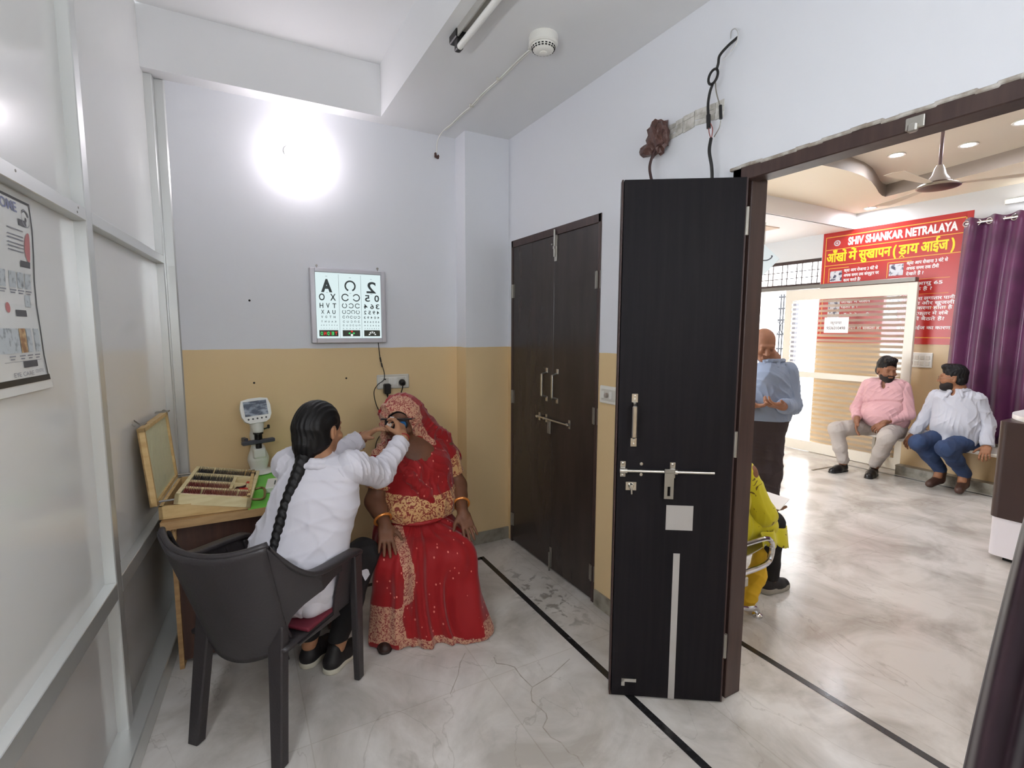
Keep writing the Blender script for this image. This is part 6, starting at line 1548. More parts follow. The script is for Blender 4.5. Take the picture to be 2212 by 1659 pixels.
s.chain([neck + V3(0, 0, -0.06), V3(0.79, 2.5, 0.82), V3(0.80, 2.5, 0.66), V3(0.79, 2.52, 0.48)], [0.075, 0.115, 0.13, 0.14], 0.06)
s.ell((0.775, 2.44, 0.85), (0.115, 0.055, 0.075), None, 0.04)
for a, b, c in ((a_s, a_e, a_w), (b_s, b_e, b_w)): s.chain([neck + V3(0, 0, -0.08), a, b, c], [0.06, 0.052, 0.043, 0.028], 0.03)
s.cap(a_e, a_e * 0.6 + a_w * 0.4, 0.044, 0.04, 0.02); s.cap(b_e, b_e * 0.6 + b_w * 0.4, 0.044, 0.04, 0.02)
for h0, k0, f0 in ((V3(0.71, 2.5, 0.47), V3(0.62, 2.245, 0.40), V3(0.60, 2.25, 0.05)), (V3(0.88, 2.5, 0.47), V3(0.92, 2.235, 0.39), V3(0.92, 2.22, 0.05))): s.chain([h0, k0, f0], [0.085, 0.06, 0.035], 0.03)
hand_sdf(s, a_w, V3(-0.12, -0.62, -0.62), V3(0.1, 0.75, -0.7), V3(1, -0.1, 0), curl=(0.12, 0.1, 0.12, 0.15), spread=0.16, k=0.95, thumb=(0.7, 0.72, 0.1), base_curl=(0.05, 0.02, 0.02, 0.05))
hand_sdf(s, b_w, V3(0.06, -0.58, -0.66), V3(0.05, 0.72, -0.7), V3(-1, -0.1, 0), curl=(0.12, 0.1, 0.12, 0.15), spread=0.16, k=0.95, thumb=(0.7, 0.72, 0.1), base_curl=(0.05, 0.02, 0.02, 0.05))
blob('body', s, RS, rd_); eyes(rd_, P, HR, 0.98)
s = SDF(0.004)
s.ell(hc + HR @ V3(0, -0.014, 0.036), (0.081, 0.098, 0.087), HR, 0.01); s.ell(hc + HR @ V3(0, 0.10, -0.03), (0.072, 0.075, 0.098), HR, 0.01, sub=True); s.cut(hc + V3(0, 0, -0.05), (0, 0, -1))
blob('hair', s, M['blackhair'], rd_)
# blouse with brocade sleeves and a brocade band over the belly
s = SDF(0.005)
s.chain([V3(0.78, 2.51, 0.93), V3(0.78, 2.49, 0.85)], [0.075, 0.10], 0.05)
s.chain([V3(0.70, 2.50, 0.85), V3(0.73, 2.475, 0.74), V3(0.745, 2.47, 0.60), V3(0.75, 2.48, 0.52)], [0.095, 0.115, 0.13, 0.14], 0.07)
s.chain([V3(0.89, 2.525, 0.85), V3(0.87, 2.50, 0.74), V3(0.86, 2.485, 0.60), V3(0.86, 2.49, 0.52)], [0.095, 0.115, 0.13, 0.14], 0.07)
s.ell((0.72, 2.40, 0.80), (0.085, 0.06, 0.07), None, 0.05); s.ell((0.87, 2.42, 0.80), (0.085, 0.06, 0.07), None, 0.05)
s.ell((0.79, 2.40, 0.615), (0.17, 0.10, 0.10), None, 0.05)
s.ell((0.752, 2.40, 0.945), (0.046, 0.09, 0.10), None, 0.015, sub=True)
s.disp(folds(0.010, 60, 21)); s.cut((0, 2.35, 0.545), (0, 0.2, -1)); s.cut((0, 0, 0.965), (0, 0, 1))
o = blob('blouse', s, M['red'], rd_)
paint(o, [M['brocade']], lambda X, Y, Z: ((Z < 0.690 - 0.015 * np.sin(9 * X)) & (Z > 0.545)).astype(int))
s = SDF(0.004); s.ell((0.795, 2.405, 0.617), (0.175, 0.105, 0.085), None, 0.01); s.ell((0.795, 2.405, 0.617), (0.165, 0.098, 0.12), None, 0.006, sub=True) if False else None
s = SDF(0.004); pts_ = [V3(0.79 - 0.165 * math.cos(a), 2.475 - 0.165 * math.sin(a), 0.545) for a in np.linspace(0.1, PI - 0.1, 16)]
s.chain(pts_, [0.010] * 16, 0.004); blob('blouse_hem', s, mat('maroon_piping', (140, 22, 26), 0.6), rd_)
for a, b, i in ((a_s, a_e, 0), (b_s, b_e, 1)):
    s = SDF(0.004); d = unit(b - a); e = a + d * 0.165
    s.chain([a - d * 0.02 + V3(0.02 if i == 0 else -0.02, 0, 0), a + d * 0.05, e], [0.066, 0.066, 0.060], 0.02)
    s.disp(folds(0.005, 60, 31 + i)); s.cut(e, d)
    o = blob('sleeve', s, M['red'], rd_)
    paint(o, [M['brocade']], lambda X, Y, Z, a=a, d=d: ((X - a[0]) * d[0] + (Y - a[1]) * d[1] + (Z - a[2]) * d[2] > 0.045 + 0.02 * np.sin(40 * X)).astype(int))
# long pleated skirt reaching the floor
s = SDF(0.006)
for h0, k0, f0, rf in ((V3(0.70, 2.5, 0.46), V3(0.625, 2.265, 0.375), V3(0.585, 2.275, 0.03), 0.088), (V3(0.88, 2.5, 0.46), V3(0.915, 2.25, 0.365), V3(0.935, 2.15, 0.03), 0.10)):
    s.chain([h0, k0], [0.125, 0.100], 0.05); s.chain([k0, f0], [0.098, rf], 0.05)
s.chain([V3(0.77, 2.30, 0.38), V3(0.755, 2.225, 0.03)], [0.095, 0.105], 0.06)
s.chain([V3(0.79, 2.5, 0.45), V3(0.79, 2.5, 0.05)], [0.17, 0.19], 0.06)
s.chain([V3(1.0, 2.2, 0.12), V3(1.02, 2.12, 0.02)], [0.05, 0.045], 0.05)
def pleat(X, Y, Z):
    th = np.arctan2(Y - 2.42, X - 0.78)
    k = np.clip((0.62 - Z) / 0.4, 0.15, 1.0)
    ph = th * 15 + 1.3 * np.sin(th * 4 + Z * 5) + 0.7 * np.sin(Z * 9)
    return 0.017 * k * np.sin(ph) * (0.7 + 0.3 * np.sin(th * 7)) + 0.004 * k * np.sin(ph * 2.3 + 1)
s.disp(pleat); s.cut((0, 0, 0.003), (0, 0, -1)); s.cut((0, 0, 0.575), (0, 0, 1))
s.cut((0.44, 2.26, 0.2), (-1, -0.2, 0.0))
o = blob('skirt', s, M['red'], rd_)
def skirt_zone(X, Y, Z):
    hem = (Z < 0.038 + 0.014 * np.sin(11 * X)) & (X > 0.60) & (Y < 2.32)
    panel = (X < 0.632 + 0.01 * np.sin(30 * Z)) & (Z < 0.215) & (Z > 0.03) & (Y < 2.3)
    corner_ = (X > 0.985) & (Z < 0.09)
    xs = 0.650 + 0.05 * np.clip(0.36 - Z, 0, 0.15) + 0.005 * np.sin(24 * Z)
    sash = (np.abs(X - xs) < 0.030) & (Z > 0.215) & (Y < 2.375) & (Z < 0.54)
    return np.where(hem | panel | corner_, 1, 0) + np.where(sash, 2, 0)
paint(o, [M['brocade2'], M['brocade2'], M['brocade2']], skirt_zone)
# veil over the head and shoulders
s = SDF(0.004)
hv = hc + HR @ V3(0, -0.02, 0.03)
s.ell(hv, (0.098, 0.116, 0.108), HR, 0.02)
s.chain([hv + HR @ V3(0, -0.03, 0.0), V3(0.80, 2.575, 0.95), V3(0.82, 2.60, 0.80), V3(0.82, 2.61, 0.62)], [0.098, 0.10, 0.12, 0.13], 0.06)
s.chain([hv + HR @ V3(-0.05, -0.03, -0.01), V3(0.862, 2.535, 0.98), V3(0.95, 2.55, 0.90), V3(1.02, 2.56, 0.80), V3(1.045, 2.575, 0.68)], [0.066, 0.062, 0.06, 0.052, 0.04], 0.04)
s.chain([V3(0.80, 2.50, 1.0), V3(0.862, 2.475, 0.925), V3(0.885, 2.455, 0.90)], [0.055, 0.03, 0.014], 0.03)
s.chain([hv + HR @ V3(0.05, -0.03, -0.01), V3(0.672, 2.50, 0.99), V3(0.655, 2.50, 0.90)], [0.06, 0.045, 0.035], 0.03)
s.chain([V3(0.655, 2.46, 0.925), V3(0.61, 2.43, 0.905), V3(0.585, 2.425, 0.89)], [0.04, 0.036, 0.032], 0.02)
s.chain([V3(0.645, 2.42, 0.92), V3(0.66, 2.385, 0.87), V3(0.72, 2.35, 0.78), V3(0.79, 2.335, 0.69), V3(0.815, 2.33, 0.65)], [0.035, 0.030, 0.030, 0.032, 0.03], 0.02)
s.chain([V3(0.66, 2.44, 0.985), V3(0.655, 2.42, 0.93)], [0.018, 0.03], 0.02)
s.ell(hc + HR @ V3(0.004, 0.105, -0.035), (0.071, 0.145, 0.105), HR, 0.008, sub=True)
s.ell(hc + V3(0.04, -0.05, -0.14), (0.075, 0.12, 0.075), None, 0.01, sub=True)
s.ell((0.752, 2.38, 0.915), (0.044, 0.10, 0.085), None, 0.015, sub=True)
s.disp(folds(0.011, 75, 77)); s.disp(lambda X, Y, Z: 0.004 * np.sin((X + Z * 0.8) * 130) * (X < 0.66))
o = blob('veil', s, M['red'], rd_)
Hi = np.linalg.inv(HR)
def veil_zone(X, Y, Z):
    L_ = np.stack([X - hc[0], Y - hc[1], Z - hc[2]], 1) @ Hi.T
    front = (L_[:, 1] > 0.012 - 0.35 * np.clip(-L_[:, 2], 0, 0.2)) & (Z > 0.895) & (Y > 2.36) & (L_[:, 2] > -0.17)
    side = (np.abs(X - 0.652) < 0.022) & (Z > 0.90) & (Z < 1.0) & (Y < 2.45)
    return (front | side).astype(int)
paint(o, [M['brocade2']], veil_zone)
build('bangle', MB().tube([a_w + (a_e - a_w) * 0.22 + 0.040 * (unit(np.cross(a_w - a_e, (1, 0, 0))) * math.cos(t) + unit(np.cross(a_w - a_e, np.cross(a_w - a_e, (1, 0, 0)))) * math.sin(t)) for t in [2 * PI * j / 24 for j in range(24)]], 0.0065, 8, closed=True), mat('orange_gold_bangle', (206, 130, 62), 0.3, metal=0.4), rd_)
build('bangle', MB().tube([b_w + (b_e - b_w) * 0.30 + 0.041 * (unit(np.cross(b_w - b_e, (1, 0, 0))) * math.cos(t) + unit(np.cross(b_w - b_e, np.cross(b_w - b_e, (1, 0, 0)))) * math.sin(t)) for t in [2 * PI * j / 24 for j in range(24)]], 0.0065, 8, closed=True), bpy.data.materials['orange_gold_bangle'], rd_)
build('necklace', MB().tube(bez([V3(0.815, 2.475, 0.945), V3(0.805, 2.43, 0.915), V3(0.785, 2.405, 0.875), V3(0.762, 2.388, 0.845), V3(0.735, 2.40, 0.875), V3(0.72, 2.43, 0.915)]), 0.0028, 6), mat('gold_chain', (214, 160, 70), 0.3, metal=0.8), rd_)
shoe('sandal', (0.565, 2.38, 0), (0.54, 2.178, 0), mat('dark_sandal', (46, 26, 22), 0.5), mat('dark_sandal_sole', (36, 22, 20), 0.6), rd_, w=0.036, h=0.04, sole=0.014)
# trial frame on her face
tf = empty('trial_spectacles', tuple(TF), 0, 'black trial frame with a blue lens held before the face of the woman in red', 'trial frame')
FXm = frame_matrix(TF, HR[:, 0], HR[:, 2], HR[:, 1])           # x to her right, y up, z out of the face
f = MB()
for e in (-1, 1):
    f.tube([(e * 0.032 + 0.021 * math.cos(a), 0.021 * math.sin(a), 0) for a in [2 * PI * j / 24 for j in range(24)]], 0.0042, 8, closed=True)
    f.cyl((e * 0.032, 0, -0.008), (e * 0.032, 0, 0.006), 0.0235, 24) if e < 0 else f.box((e * 0.034, 0.0, -0.004), (0.046, 0.046, 0.006), bevel=0.004)
f.box((0, 0.026, -0.004), (0.15, 0.008, 0.01), bevel=0.002).box((0, 0.008, -0.006), (0.02, 0.01, 0.01), bevel=0.003)
for e in (-1, 1): f.tube([(e * 0.072, 0.024, -0.004), (e * 0.078, 0.018, -0.06), (e * 0.08, 0.0, -0.115)], 0.0025, 6)
build('frame', f, mat('black_metal_frame', (24, 22, 26), 0.3), tf, xf=FXm)
build('blue_lens', MB().lathe([(0, 0.0085), (0.014, 0.008), (0.0165, 0.004), (0.0165, 0.0)], (-0.032, 0, 0.0045), (0, 0, 1), 24).box((-0.032, 0.012, 0.012), (0.026, 0.009, 0.004), bevel=0.001), mat('blue_lens', (38, 92, 140), 0.15), tf, xf=FXm)
build('clear_lens', MB().lathe([(0, 0.003), (0.011, 0.002), (0.013, 0)], (0.034, 0.0, 0.002), (0, 0, 1), 24), mat('pale_lens', (206, 190, 178), 0.2), tf, xf=FXm)
build('scale_screw', MB().cyl((0.01, 0.034, 0), (0.03, 0.036, 0), 0.004, 10).box((0.0, 0.032, -0.002), (0.03, 0.005, 0.005)), M['chrome'], tf, xf=FXm)

# ------------------------------------------------------------------ seated men of the waiting room
def man_head(root, hc, HR, sk, s, k=1.0, hair_top=0.02, beard=True, quiff=0.0):
    P = head_sdf(s, hc, HR, k)
    def after():
        eyes(root, P, HR, k)
        h = SDF(0.004)
        h.ell(hc + HR @ (V3(0, -0.014, 0.05) * k), np.array((0.078, 0.096, 0.075 + hair_top)) * k, HR, 0.01)
        h.ell(hc + HR @ (V3(0, 0.045 + quiff, 0.105) * k), np.array((0.058, 0.05, 0.026 + hair_top * 0.5)) * k, HR, 0.02)
        h.ell(hc + HR @ (V3(0, -0.05, -0.01) * k), np.array((0.076, 0.055, 0.06)) * k, HR, 0.02)
        h.ell(hc + HR @ (V3(0, 0.105, -0.015) * k), np.array((0.074, 0.085, 0.078)) * k, HR, 0.008, sub=True)
        for e in (-1, 1): h.ell(hc + HR @ (V3(0.085 * e, 0.0, -0.025) * k), np.array((0.03, 0.034, 0.045)) * k, HR, 0.006, sub=True)
        h.disp(lambda X, Y, Z: 0.0025 * np.sin(X * 190 + 2 * np.sin(Z * 70)) * np.sin(Y * 210 + 1.5 * np.sin(X * 60)))
        blob('hair', h, M['blackhair'], root)
        if beard:
            b = SDF(0.0035)
            b.ell(hc + HR @ (V3(0, 0.026, -0.055) * k), np.array((0.064, 0.066, 0.062)) * k, HR, 0.01); b.ell(hc + HR @ (V3(0, 0.058, -0.09) * k), np.array((0.038, 0.036, 0.032)) * k, HR, 0.02)
            b.ell(hc + HR @ (V3(0, 0.07, 0.012) * k), np.array((0.09, 0.075, 0.05)) * k, HR, 0.008, sub=True)
            b.ell(hc + HR @ (V3(0, 0.098, -0.056) * k), np.array((0.020, 0.02, 0.008)) * k, HR, 0.006, sub=True)
            b.cut(hc + HR @ (V3(0, -0.005, 0) * k), -HR[:, 1])
            b.cap(hc + HR @ (V3(-0.02, 0.088, -0.042) * k), hc + HR @ (V3(0.02, 0.088, -0.042) * k), 0.007, None, 0.004)
            blob('beard', b, mat('dark_beard', (28, 20, 18), 0.7, bump=(260, 0.4, 0.003)), root)
    return after
def shirt_arm(a, b, c, m, root, seed, r=(0.068, 0.058, 0.046), cuff=0.0):
    s = SDF(0.005); e = c - unit(c - b) * cuff
    s.chain([a, b, e], list(r), 0.025); s.disp(folds(0.012, 75, seed)); s.cut(e, unit(c - b))
    blob('sleeve', s, m, root)

# man in the pink shirt
pm = empty('person', (5.95, 2.66, 0), 0, 'bearded man in a pink shirt and grey trousers seated on the bench', 'person')
PS = skin('warm_brown_skin', (140, 96, 72))
hc = V3(5.90, 2.645, 1.105); HR = hframe((-0.62, -0.78, -0.12))
neck = V3(5.935, 2.655, 1.0)
rs, re, rw = V3(5.93, 2.815, 0.925), V3(5.89, 2.895, 0.67), V3(5.72, 2.80, 0.575)
ls, le, lw = V3(5.95, 2.50, 0.93), V3(5.94, 2.435, 0.67), V3(5.775, 2.565, 0.585)
rh, rk, ra = V3(5.98, 2.76, 0.495), V3(5.62, 2.945, 0.455), V3(5.69, 2.89, 0.09)
lh_, lk, la = V3(5.98, 2.57, 0.495), V3(5.64, 2.475, 0.455), V3(5.82, 2.645, 0.09)
s = SDF(0.004); after = man_head(pm, hc, HR, PS, s, 1.03, 0.022, True, 0.01)
s.chain([hc + V3(0.01, 0.01, -0.05), neck, neck + V3(0.02, 0, -0.08)], [0.058, 0.058, 0.08], 0.02)
s.chain([V3(5.96, 2.66, 0.90), V3(5.98, 2.66, 0.52)], [0.08, 0.08], 0.05)
for a, b, c in ((rs, re, rw), (ls, le, lw)): s.chain([neck + V3(0, 0, -0.09), a, b, c], [0.06, 0.05, 0.042, 0.028], 0.03)
for a, b, c in ((rh, rk, ra), (lh_, lk, la)): s.chain([a, b, c], [0.065, 0.05, 0.04], 0.03)
hand_sdf(s, rw, V3(-0.30, -0.12, -0.95), V3(0.4, -0.8, 0.0), V3(-0.6, -0.4, 0.0), curl=(0.25, 0.3, 0.35, 0.4), k=1.05)
hand_sdf(s, lw, V3(-0.30, 0.62, -0.70), V3(0.4, 0.3, -0.7), V3(-0.6, 0.2, 0.3), curl=(0.45, 0.5, 0.55, 0.6), k=1.05)
blob('body', s, PS, pm); after()
M['pink'] = mat('pink_cotton_shirt', (200, 156, 160), 0.75, spec=0.2, sheen=0.2)
s = SDF(0.005)
s.chain([V3(5.93, 2.755, 0.92), V3(5.955, 2.74, 0.76), V3(5.96, 2.735, 0.6), V3(5.98, 2.73, 0.53)], [0.10, 0.115, 0.125, 0.12], 0.08)
s.chain([V3(5.94, 2.55, 0.92), V3(5.96, 2.575, 0.76), V3(5.96, 2.58, 0.6), V3(5.98, 2.59, 0.53)], [0.10, 0.115, 0.125, 0.12], 0.08)
s.chain([V3(5.94, 2.655, 0.93), V3(5.94, 2.655, 0.7)], [0.10, 0.12], 0.05)
s.ell((5.86, 2.655, 0.64), (0.13, 0.175, 0.13), None, 0.05)
s.chain([V3(5.94, 2.655, 0.96), neck + V3(0, 0, -0.02)], [0.085, 0.068], 0.03)
s.disp(folds(0.012, 60, 41)); s.disp(lambda X, Y, Z: 0.012 * np.exp(-((Z - 0.765 - 0.03 * np.sin(8 * Y)) / 0.012) ** 2))
s.ell((5.845, 2.64, 0.975), (0.07, 0.022, 0.07), None, 0.008, sub=True); s.cut((5.85, 0, 0.515), (0.1, 0, -1)); s.cut(neck + V3(0, 0, 0.015), (-0.15, 0, 1))
blob('shirt', s, M['pink'], pm)
shirt_arm(rs, re, rw, M['pink'], pm, 51, cuff=0.03); shirt_arm(ls, le, lw, M['pink'], pm, 52, cuff=0.05)
s = SDF(0.004); cp_ = [neck + V3(-0.080 * math.cos(a), 0.078 * math.sin(a), -0.006 - 0.03 * (abs(a) < 1.0) * (1 - abs(a))) for a in np.linspace(0.55, 2 * PI - 0.55, 18)]
s.chain(cp_, [0.013] * 18, 0.006); s.chain([cp_[0], cp_[0] + V3(-0.02, 0.02, -0.055)], [0.015, 0.012], 0.006); s.chain([cp_[-1], cp_[-1] + V3(-0.02, -0.02, -0.055)], [0.015, 0.012], 0.006)
blob('collar', s, M['pink'], pm)
M['greytr'] = mat('light_grey_trousers', (172, 164, 158), 0.8)
s = SDF(0.005)
for a, b, c in ((rh, rk, ra), (lh_, lk, la)): s.chain([a, b, b * 0.5 + c * 0.5, c + V3(0, 0, 0.03)], [0.10, 0.078, 0.066, 0.055], 0.03)
s.chain([rh, lh_], [0.115, 0.115], 0.04); s.disp(folds(0.008, 45, 61)); s.cut((0, 0, 0.085), (0, 0, -1))
blob('trousers', s, M['greytr'], pm)
M['leathershoe'] = mat('black_leather_shoe', (22, 20, 22), 0.28)
shoe('shoe', (5.75, 2.885, 0), (5.48, 2.905, 0), M['leathershoe'], M['leathershoe'], pm, ankle=(5.70, 2.89, 0.10), w=0.046, h=0.075)
shoe('shoe', (5.86, 2.66, 0), (5.60, 2.60, 0), M['leathershoe'], M['leathershoe'], pm, ankle=(5.82, 2.65, 0.10), w=0.046, h=0.075)

# man in the pale shirt and jeans
bm_ = empty('person', (5.98, 2.05, 0), 0, 'man in pale grey shirt, blue jeans and glasses, seated, turned to his neighbour', 'person')
BS = skin('mid_brown_skin', (150, 104, 76))
hc = V3(5.93, 2.10, 1.065); HR = hframe((-0.30, 0.94, 0.0))
neck = V3(5.955, 2.06, 0.965)
rs, re, rw = V3(5.97, 2.225, 0.875), V3(6.0, 2.315, 0.65), V3(5.93, 2.375, 0.47)
ls, le, lw = V3(5.97, 1.925, 0.88), V3(6.0, 1.845, 0.66), V3(5.90, 1.80, 0.475)
rh, rk, ra = V3(6.02, 2.15, 0.48), V3(5.70, 2.235, 0.44), V3(5.92, 2.13, 0.20)
lh_, lk, la = V3(6.02, 1.97, 0.48), V3(5.70, 2.02, 0.43), V3(5.93, 1.95, 0.20)
s = SDF(0.004); after = man_head(bm_, hc, HR, BS, s, 1.0, 0.014, True, 0.0)
s.chain([hc + V3(0.015, -0.02, -0.05), neck, neck + V3(0.01, 0, -0.08)], [0.056, 0.056, 0.08], 0.02)
s.chain([V3(5.99, 2.06, 0.87), V3(6.02, 2.06, 0.52)], [0.075, 0.08], 0.05)
for a, b, c in ((rs, re, rw), (ls, le, lw)): s.chain([neck + V3(0, 0, -0.09), a, b, c], [0.06, 0.048, 0.04, 0.027], 0.03)
for a, b, c in ((rh, rk, ra), (lh_, lk, la)): s.chain([a, b, c, c + V3(-0.02, 0, -0.09)], [0.08, 0.055, 0.04, 0.036], 0.03)
s.chain([ra + V3(0.0, 0, -0.11), ra + V3(-0.12, 0.02, -0.145)], [0.036, 0.026], 0.02); s.chain([la + V3(0.0, 0, -0.11), la + V3(-0.12, -0.01, -0.145)], [0.036, 0.026], 0.02)
hand_sdf(s, rw, V3(-0.45, 0.15, -0.55), V3(0.5, 0, -0.8), V3(0, -1, 0), curl=(0.5, 0.5, 0.55, 0.6))
hand_sdf(s, lw, V3(-0.55, -0.1, -0.45), V3(0.4, 0, -0.9), V3(0, 1, 0), curl=(0.5, 0.5, 0.55, 0.6))
blob('body', s, BS, bm_); after()
M['paleshirt'] = mat('pale_grey_blue_shirt', (184, 186, 196), 0.75, spec=0.2, sheen=0.2)
s = SDF(0.005)
s.chain([V3(5.965, 2.165, 0.87), V3(5.985, 2.135, 0.72), V3(5.99, 2.13, 0.58), V3(6.0, 2.13, 0.5)], [0.092, 0.105, 0.112, 0.12], 0.08)
s.chain([V3(5.965, 1.975, 0.87), V3(5.985, 1.985, 0.72), V3(5.99, 1.99, 0.58), V3(6.0, 1.985, 0.5)], [0.092, 0.105, 0.112, 0.12], 0.08)
s.chain([V3(5.96, 2.06, 0.89), V3(5.97, 2.06, 0.7)], [0.092, 0.11], 0.05)
s.ell((5.92, 2.06, 0.63), (0.10, 0.15, 0.11), None, 0.05); s.chain([V3(5.96, 2.06, 0.92), neck + V3(0, 0, -0.02)], [0.085, 0.066], 0.03)
s.chain([V3(5.90, 2.08, 0.52), V3(5.86, 2.08, 0.47)], [0.06, 0.035], 0.03)
s.disp(folds(0.013, 60, 43)); s.cut((0, 0, 0.45), (0, 0, -1)); s.cut(neck + V3(0, 0, 0.02), (-0.2, 0.1, 1)); s.ell((5.87, 2.08, 0.95), (0.06, 0.02, 0.045), None, 0.008, sub=True)
blob('shirt', s, M['paleshirt'], bm_)
shirt_arm(rs, re, rw, M['paleshirt'], bm_, 53, cuff=0.0); shirt_arm(ls, le, lw, M['paleshirt'], bm_, 54, cuff=0.0)
s = SDF(0.004); cp_ = [neck + V3(-0.078 * math.cos(a), 0.078 * math.sin(a), -0.006 - 0.03 * (abs(a) < 1.0) * (1 - abs(a))) for a in np.linspace(0.5, 2 * PI - 0.5, 18)]
s.chain(cp_, [0.013] * 18, 0.006); s.chain([cp_[0], cp_[0] + V3(-0.02, 0.02, -0.05)], [0.015, 0.012], 0.006); s.chain([cp_[-1], cp_[-1] + V3(-0.02, -0.025, -0.05)], [0.015, 0.012], 0.006)
blob('collar', s, M['paleshirt'], bm_)
M['jeans'] = mat('dark_blue_denim', (48, 66, 100), 0.85, var=(9, (34, 46, 74), 0.4, 0.7))
s = SDF(0.005)
for a, b, c in ((rh, rk, ra), (lh_, lk, la)): s.chain([a, b, b * 0.5 + c * 0.5, c + V3(0, 0, -0.02)], [0.098, 0.075, 0.064, 0.055], 0.03)
s.chain([rh, lh_], [0.11, 0.11], 0.04); s.disp(folds(0.009, 48, 63))
blob('jeans', s, M['jeans'], bm_)
M['brownshoe'] = mat('brown_leather_shoe', (72, 48, 40), 0.45)
for a0, tx_ in ((ra, 0.02), (la, -0.02)):
    s = SDF(0.004); s.chain([a0 + V3(0.01, 0, -0.05), a0 + V3(0.0, 0, -0.12), a0 + V3(-0.13, tx_, -0.155)], [0.05, 0.045, 0.036], 0.02); s.cut(a0 + V3(0, 0, -0.185), (0, 0, -1)); blob('shoe', s, M['brownshoe'], bm_)
Pg = lambda x, y, z: hc + HR @ V3(x, y, z)
gl_ = MB()
for e in (-1, 1):
    gl_.tube([Pg(e * 0.033 + 0.02 * math.cos(a), 0.105, 0.0 + 0.016 * math.sin(a)) for a in [2 * PI * j / 18 for j in range(18)]], 0.0016, 6, closed=True)
    gl_.tube([Pg(e * 0.054, 0.104, 0.004), Pg(e * 0.078, 0.05, 0.004), Pg(e * 0.082, -0.015, 0.004)], 0.0016, 6)
gl_.tube([Pg(-0.013, 0.106, 0.003), Pg(0.013, 0.106, 0.003)], 0.0016, 6)
build('glasses', gl_, mat('thin_metal_glasses', (150, 130, 110), 0.3, metal=0.7), bm_)

# old man standing by the entrance
om = empty('person', (3.40, 2.24, 0), 0, 'bald old man in blue-grey shirt and dark trousers standing behind the door jamb', 'person')
OS = skin('tan_brown_skin', (158, 112, 88))
hc = V3(3.335, 2.285, 1.405); HR = hframe((-0.55, -0.72, -0.42))
neck = V3(3.39, 2.255, 1.30)
s = SDF(0.004); P = head_sdf(s, hc, HR, 1.0)
s.chain([hc + V3(0.02, 0.0, -0.05), neck, neck + V3(0.0, 0, -0.06)], [0.058, 0.058, 0.08], 0.02)
ls, le, lw = V3(3.445, 2.165, 1.215), V3(3.465, 2.13, 0.975), V3(3.285, 2.085, 0.985)
rs, re, rw = V3(3.28, 2.42, 1.215), V3(3.22, 2.42, 0.985), V3(3.19, 2.26, 0.975)
s.chain([neck + V3(0.01, 0.01, -0.10), V3(3.39, 2.25, 0.9)], [0.07, 0.075], 0.05)
for a, b, c in ((rs, re, rw), (ls, le, lw)): s.chain([neck + V3(0, 0, -0.1), a, b, c], [0.06, 0.048, 0.04, 0.027], 0.03)
lgs = ((V3(3.40, 2.235, 0.85), V3(3.40, 2.225, 0.47), V3(3.40, 2.23, 0.08)), (V3(3.33, 2.31, 0.85), V3(3.32, 2.31, 0.47), V3(3.33, 2.33, 0.08)))
for a, b, c in lgs: s.chain([a, b, c], [0.08, 0.055, 0.04], 0.03)
hand_sdf(s, lw, V3(-0.85, 0.3, 0.15), V3(0, 0.3, 0.9), V3(-0.3, -0.9, 0.2), curl=(0.5, 0.5, 0.55, 0.6)); hand_sdf(s, rw, V3(0.15, -0.95, 0.1), V3(0, 0.1, 1), V3(-0.9, 0, 0), curl=(0.5, 0.5, 0.55, 0.6))
blob('body', s, OS, om); 
M['blueshirt'] = mat('blue_grey_shirt', (136, 148, 170), 0.8, spec=0.2, sheen=0.2)
s = SDF(0.005)
s.chain([V3(3.43, 2.195, 1.19), V3(3.42, 2.21, 1.02), V3(3.40, 2.235, 0.90), V3(3.40, 2.235, 0.85)], [0.085, 0.10, 0.105, 0.10], 0.08)
s.chain([V3(3.30, 2.38, 1.19), V3(3.32, 2.35, 1.02), V3(3.33, 2.32, 0.90), V3(3.33, 2.32, 0.85)], [0.085, 0.10, 0.105, 0.10], 0.08)
s.chain([V3(3.37, 2.25, 0.95), V3(3.375, 2.25, 1.18), neck + V3(0, 0, -0.02)], [0.12, 0.115, 0.066], 0.04); s.disp(folds(0.012, 60, 45)); s.cut((0, 0, 0.862), (0, 0, -1)); s.cut(neck + V3(0, 0, 0.015), (-0.12, -0.12, 1))
blob('shirt', s, M['blueshirt'], om)
shirt_arm(rs, re, rw, M['blueshirt'], om, 55, (0.066, 0.06, 0.05)); shirt_arm(ls, le, lw, M['blueshirt'], om, 56, (0.07, 0.064, 0.052), cuff=0.02)
s = SDF(0.004); cp_ = [neck + V3(-0.078 * math.cos(a), 0.078 * math.sin(a), -0.006) for a in np.linspace(0, 2 * PI, 18)]
s.chain(cp_, [0.013] * 18, 0.006); s.chain([neck + V3(-0.02, -0.066, -0.01), neck + V3(-0.05, -0.085, -0.05)], [0.016, 0.012], 0.006); s.chain([neck + V3(-0.068, 0.0, -0.01), neck + V3(-0.09, -0.02, -0.05)], [0.016, 0.012], 0.006)
blob('collar', s, M['blueshirt'], om)
s = SDF(0.005)
for a, b, c in lgs: s.chain([a, b, c - V3(0, 0, 0.02)], [0.10, 0.082, 0.07], 0.04)
s.chain([lgs[0][0], lgs[1][0]], [0.112, 0.112], 0.04); s.disp(folds(0.008, 40, 65, dirs=[(0.2, 0.2, 1), (1, 0.3, 0.2)])); s.cut((0, 0, 0.885), (0, 0, 1)); s.cut((0, 0, 0.05), (0, 0, -1))
blob('trousers', s, mat('dark_brown_trousers', (60, 50, 52), 0.85), om)
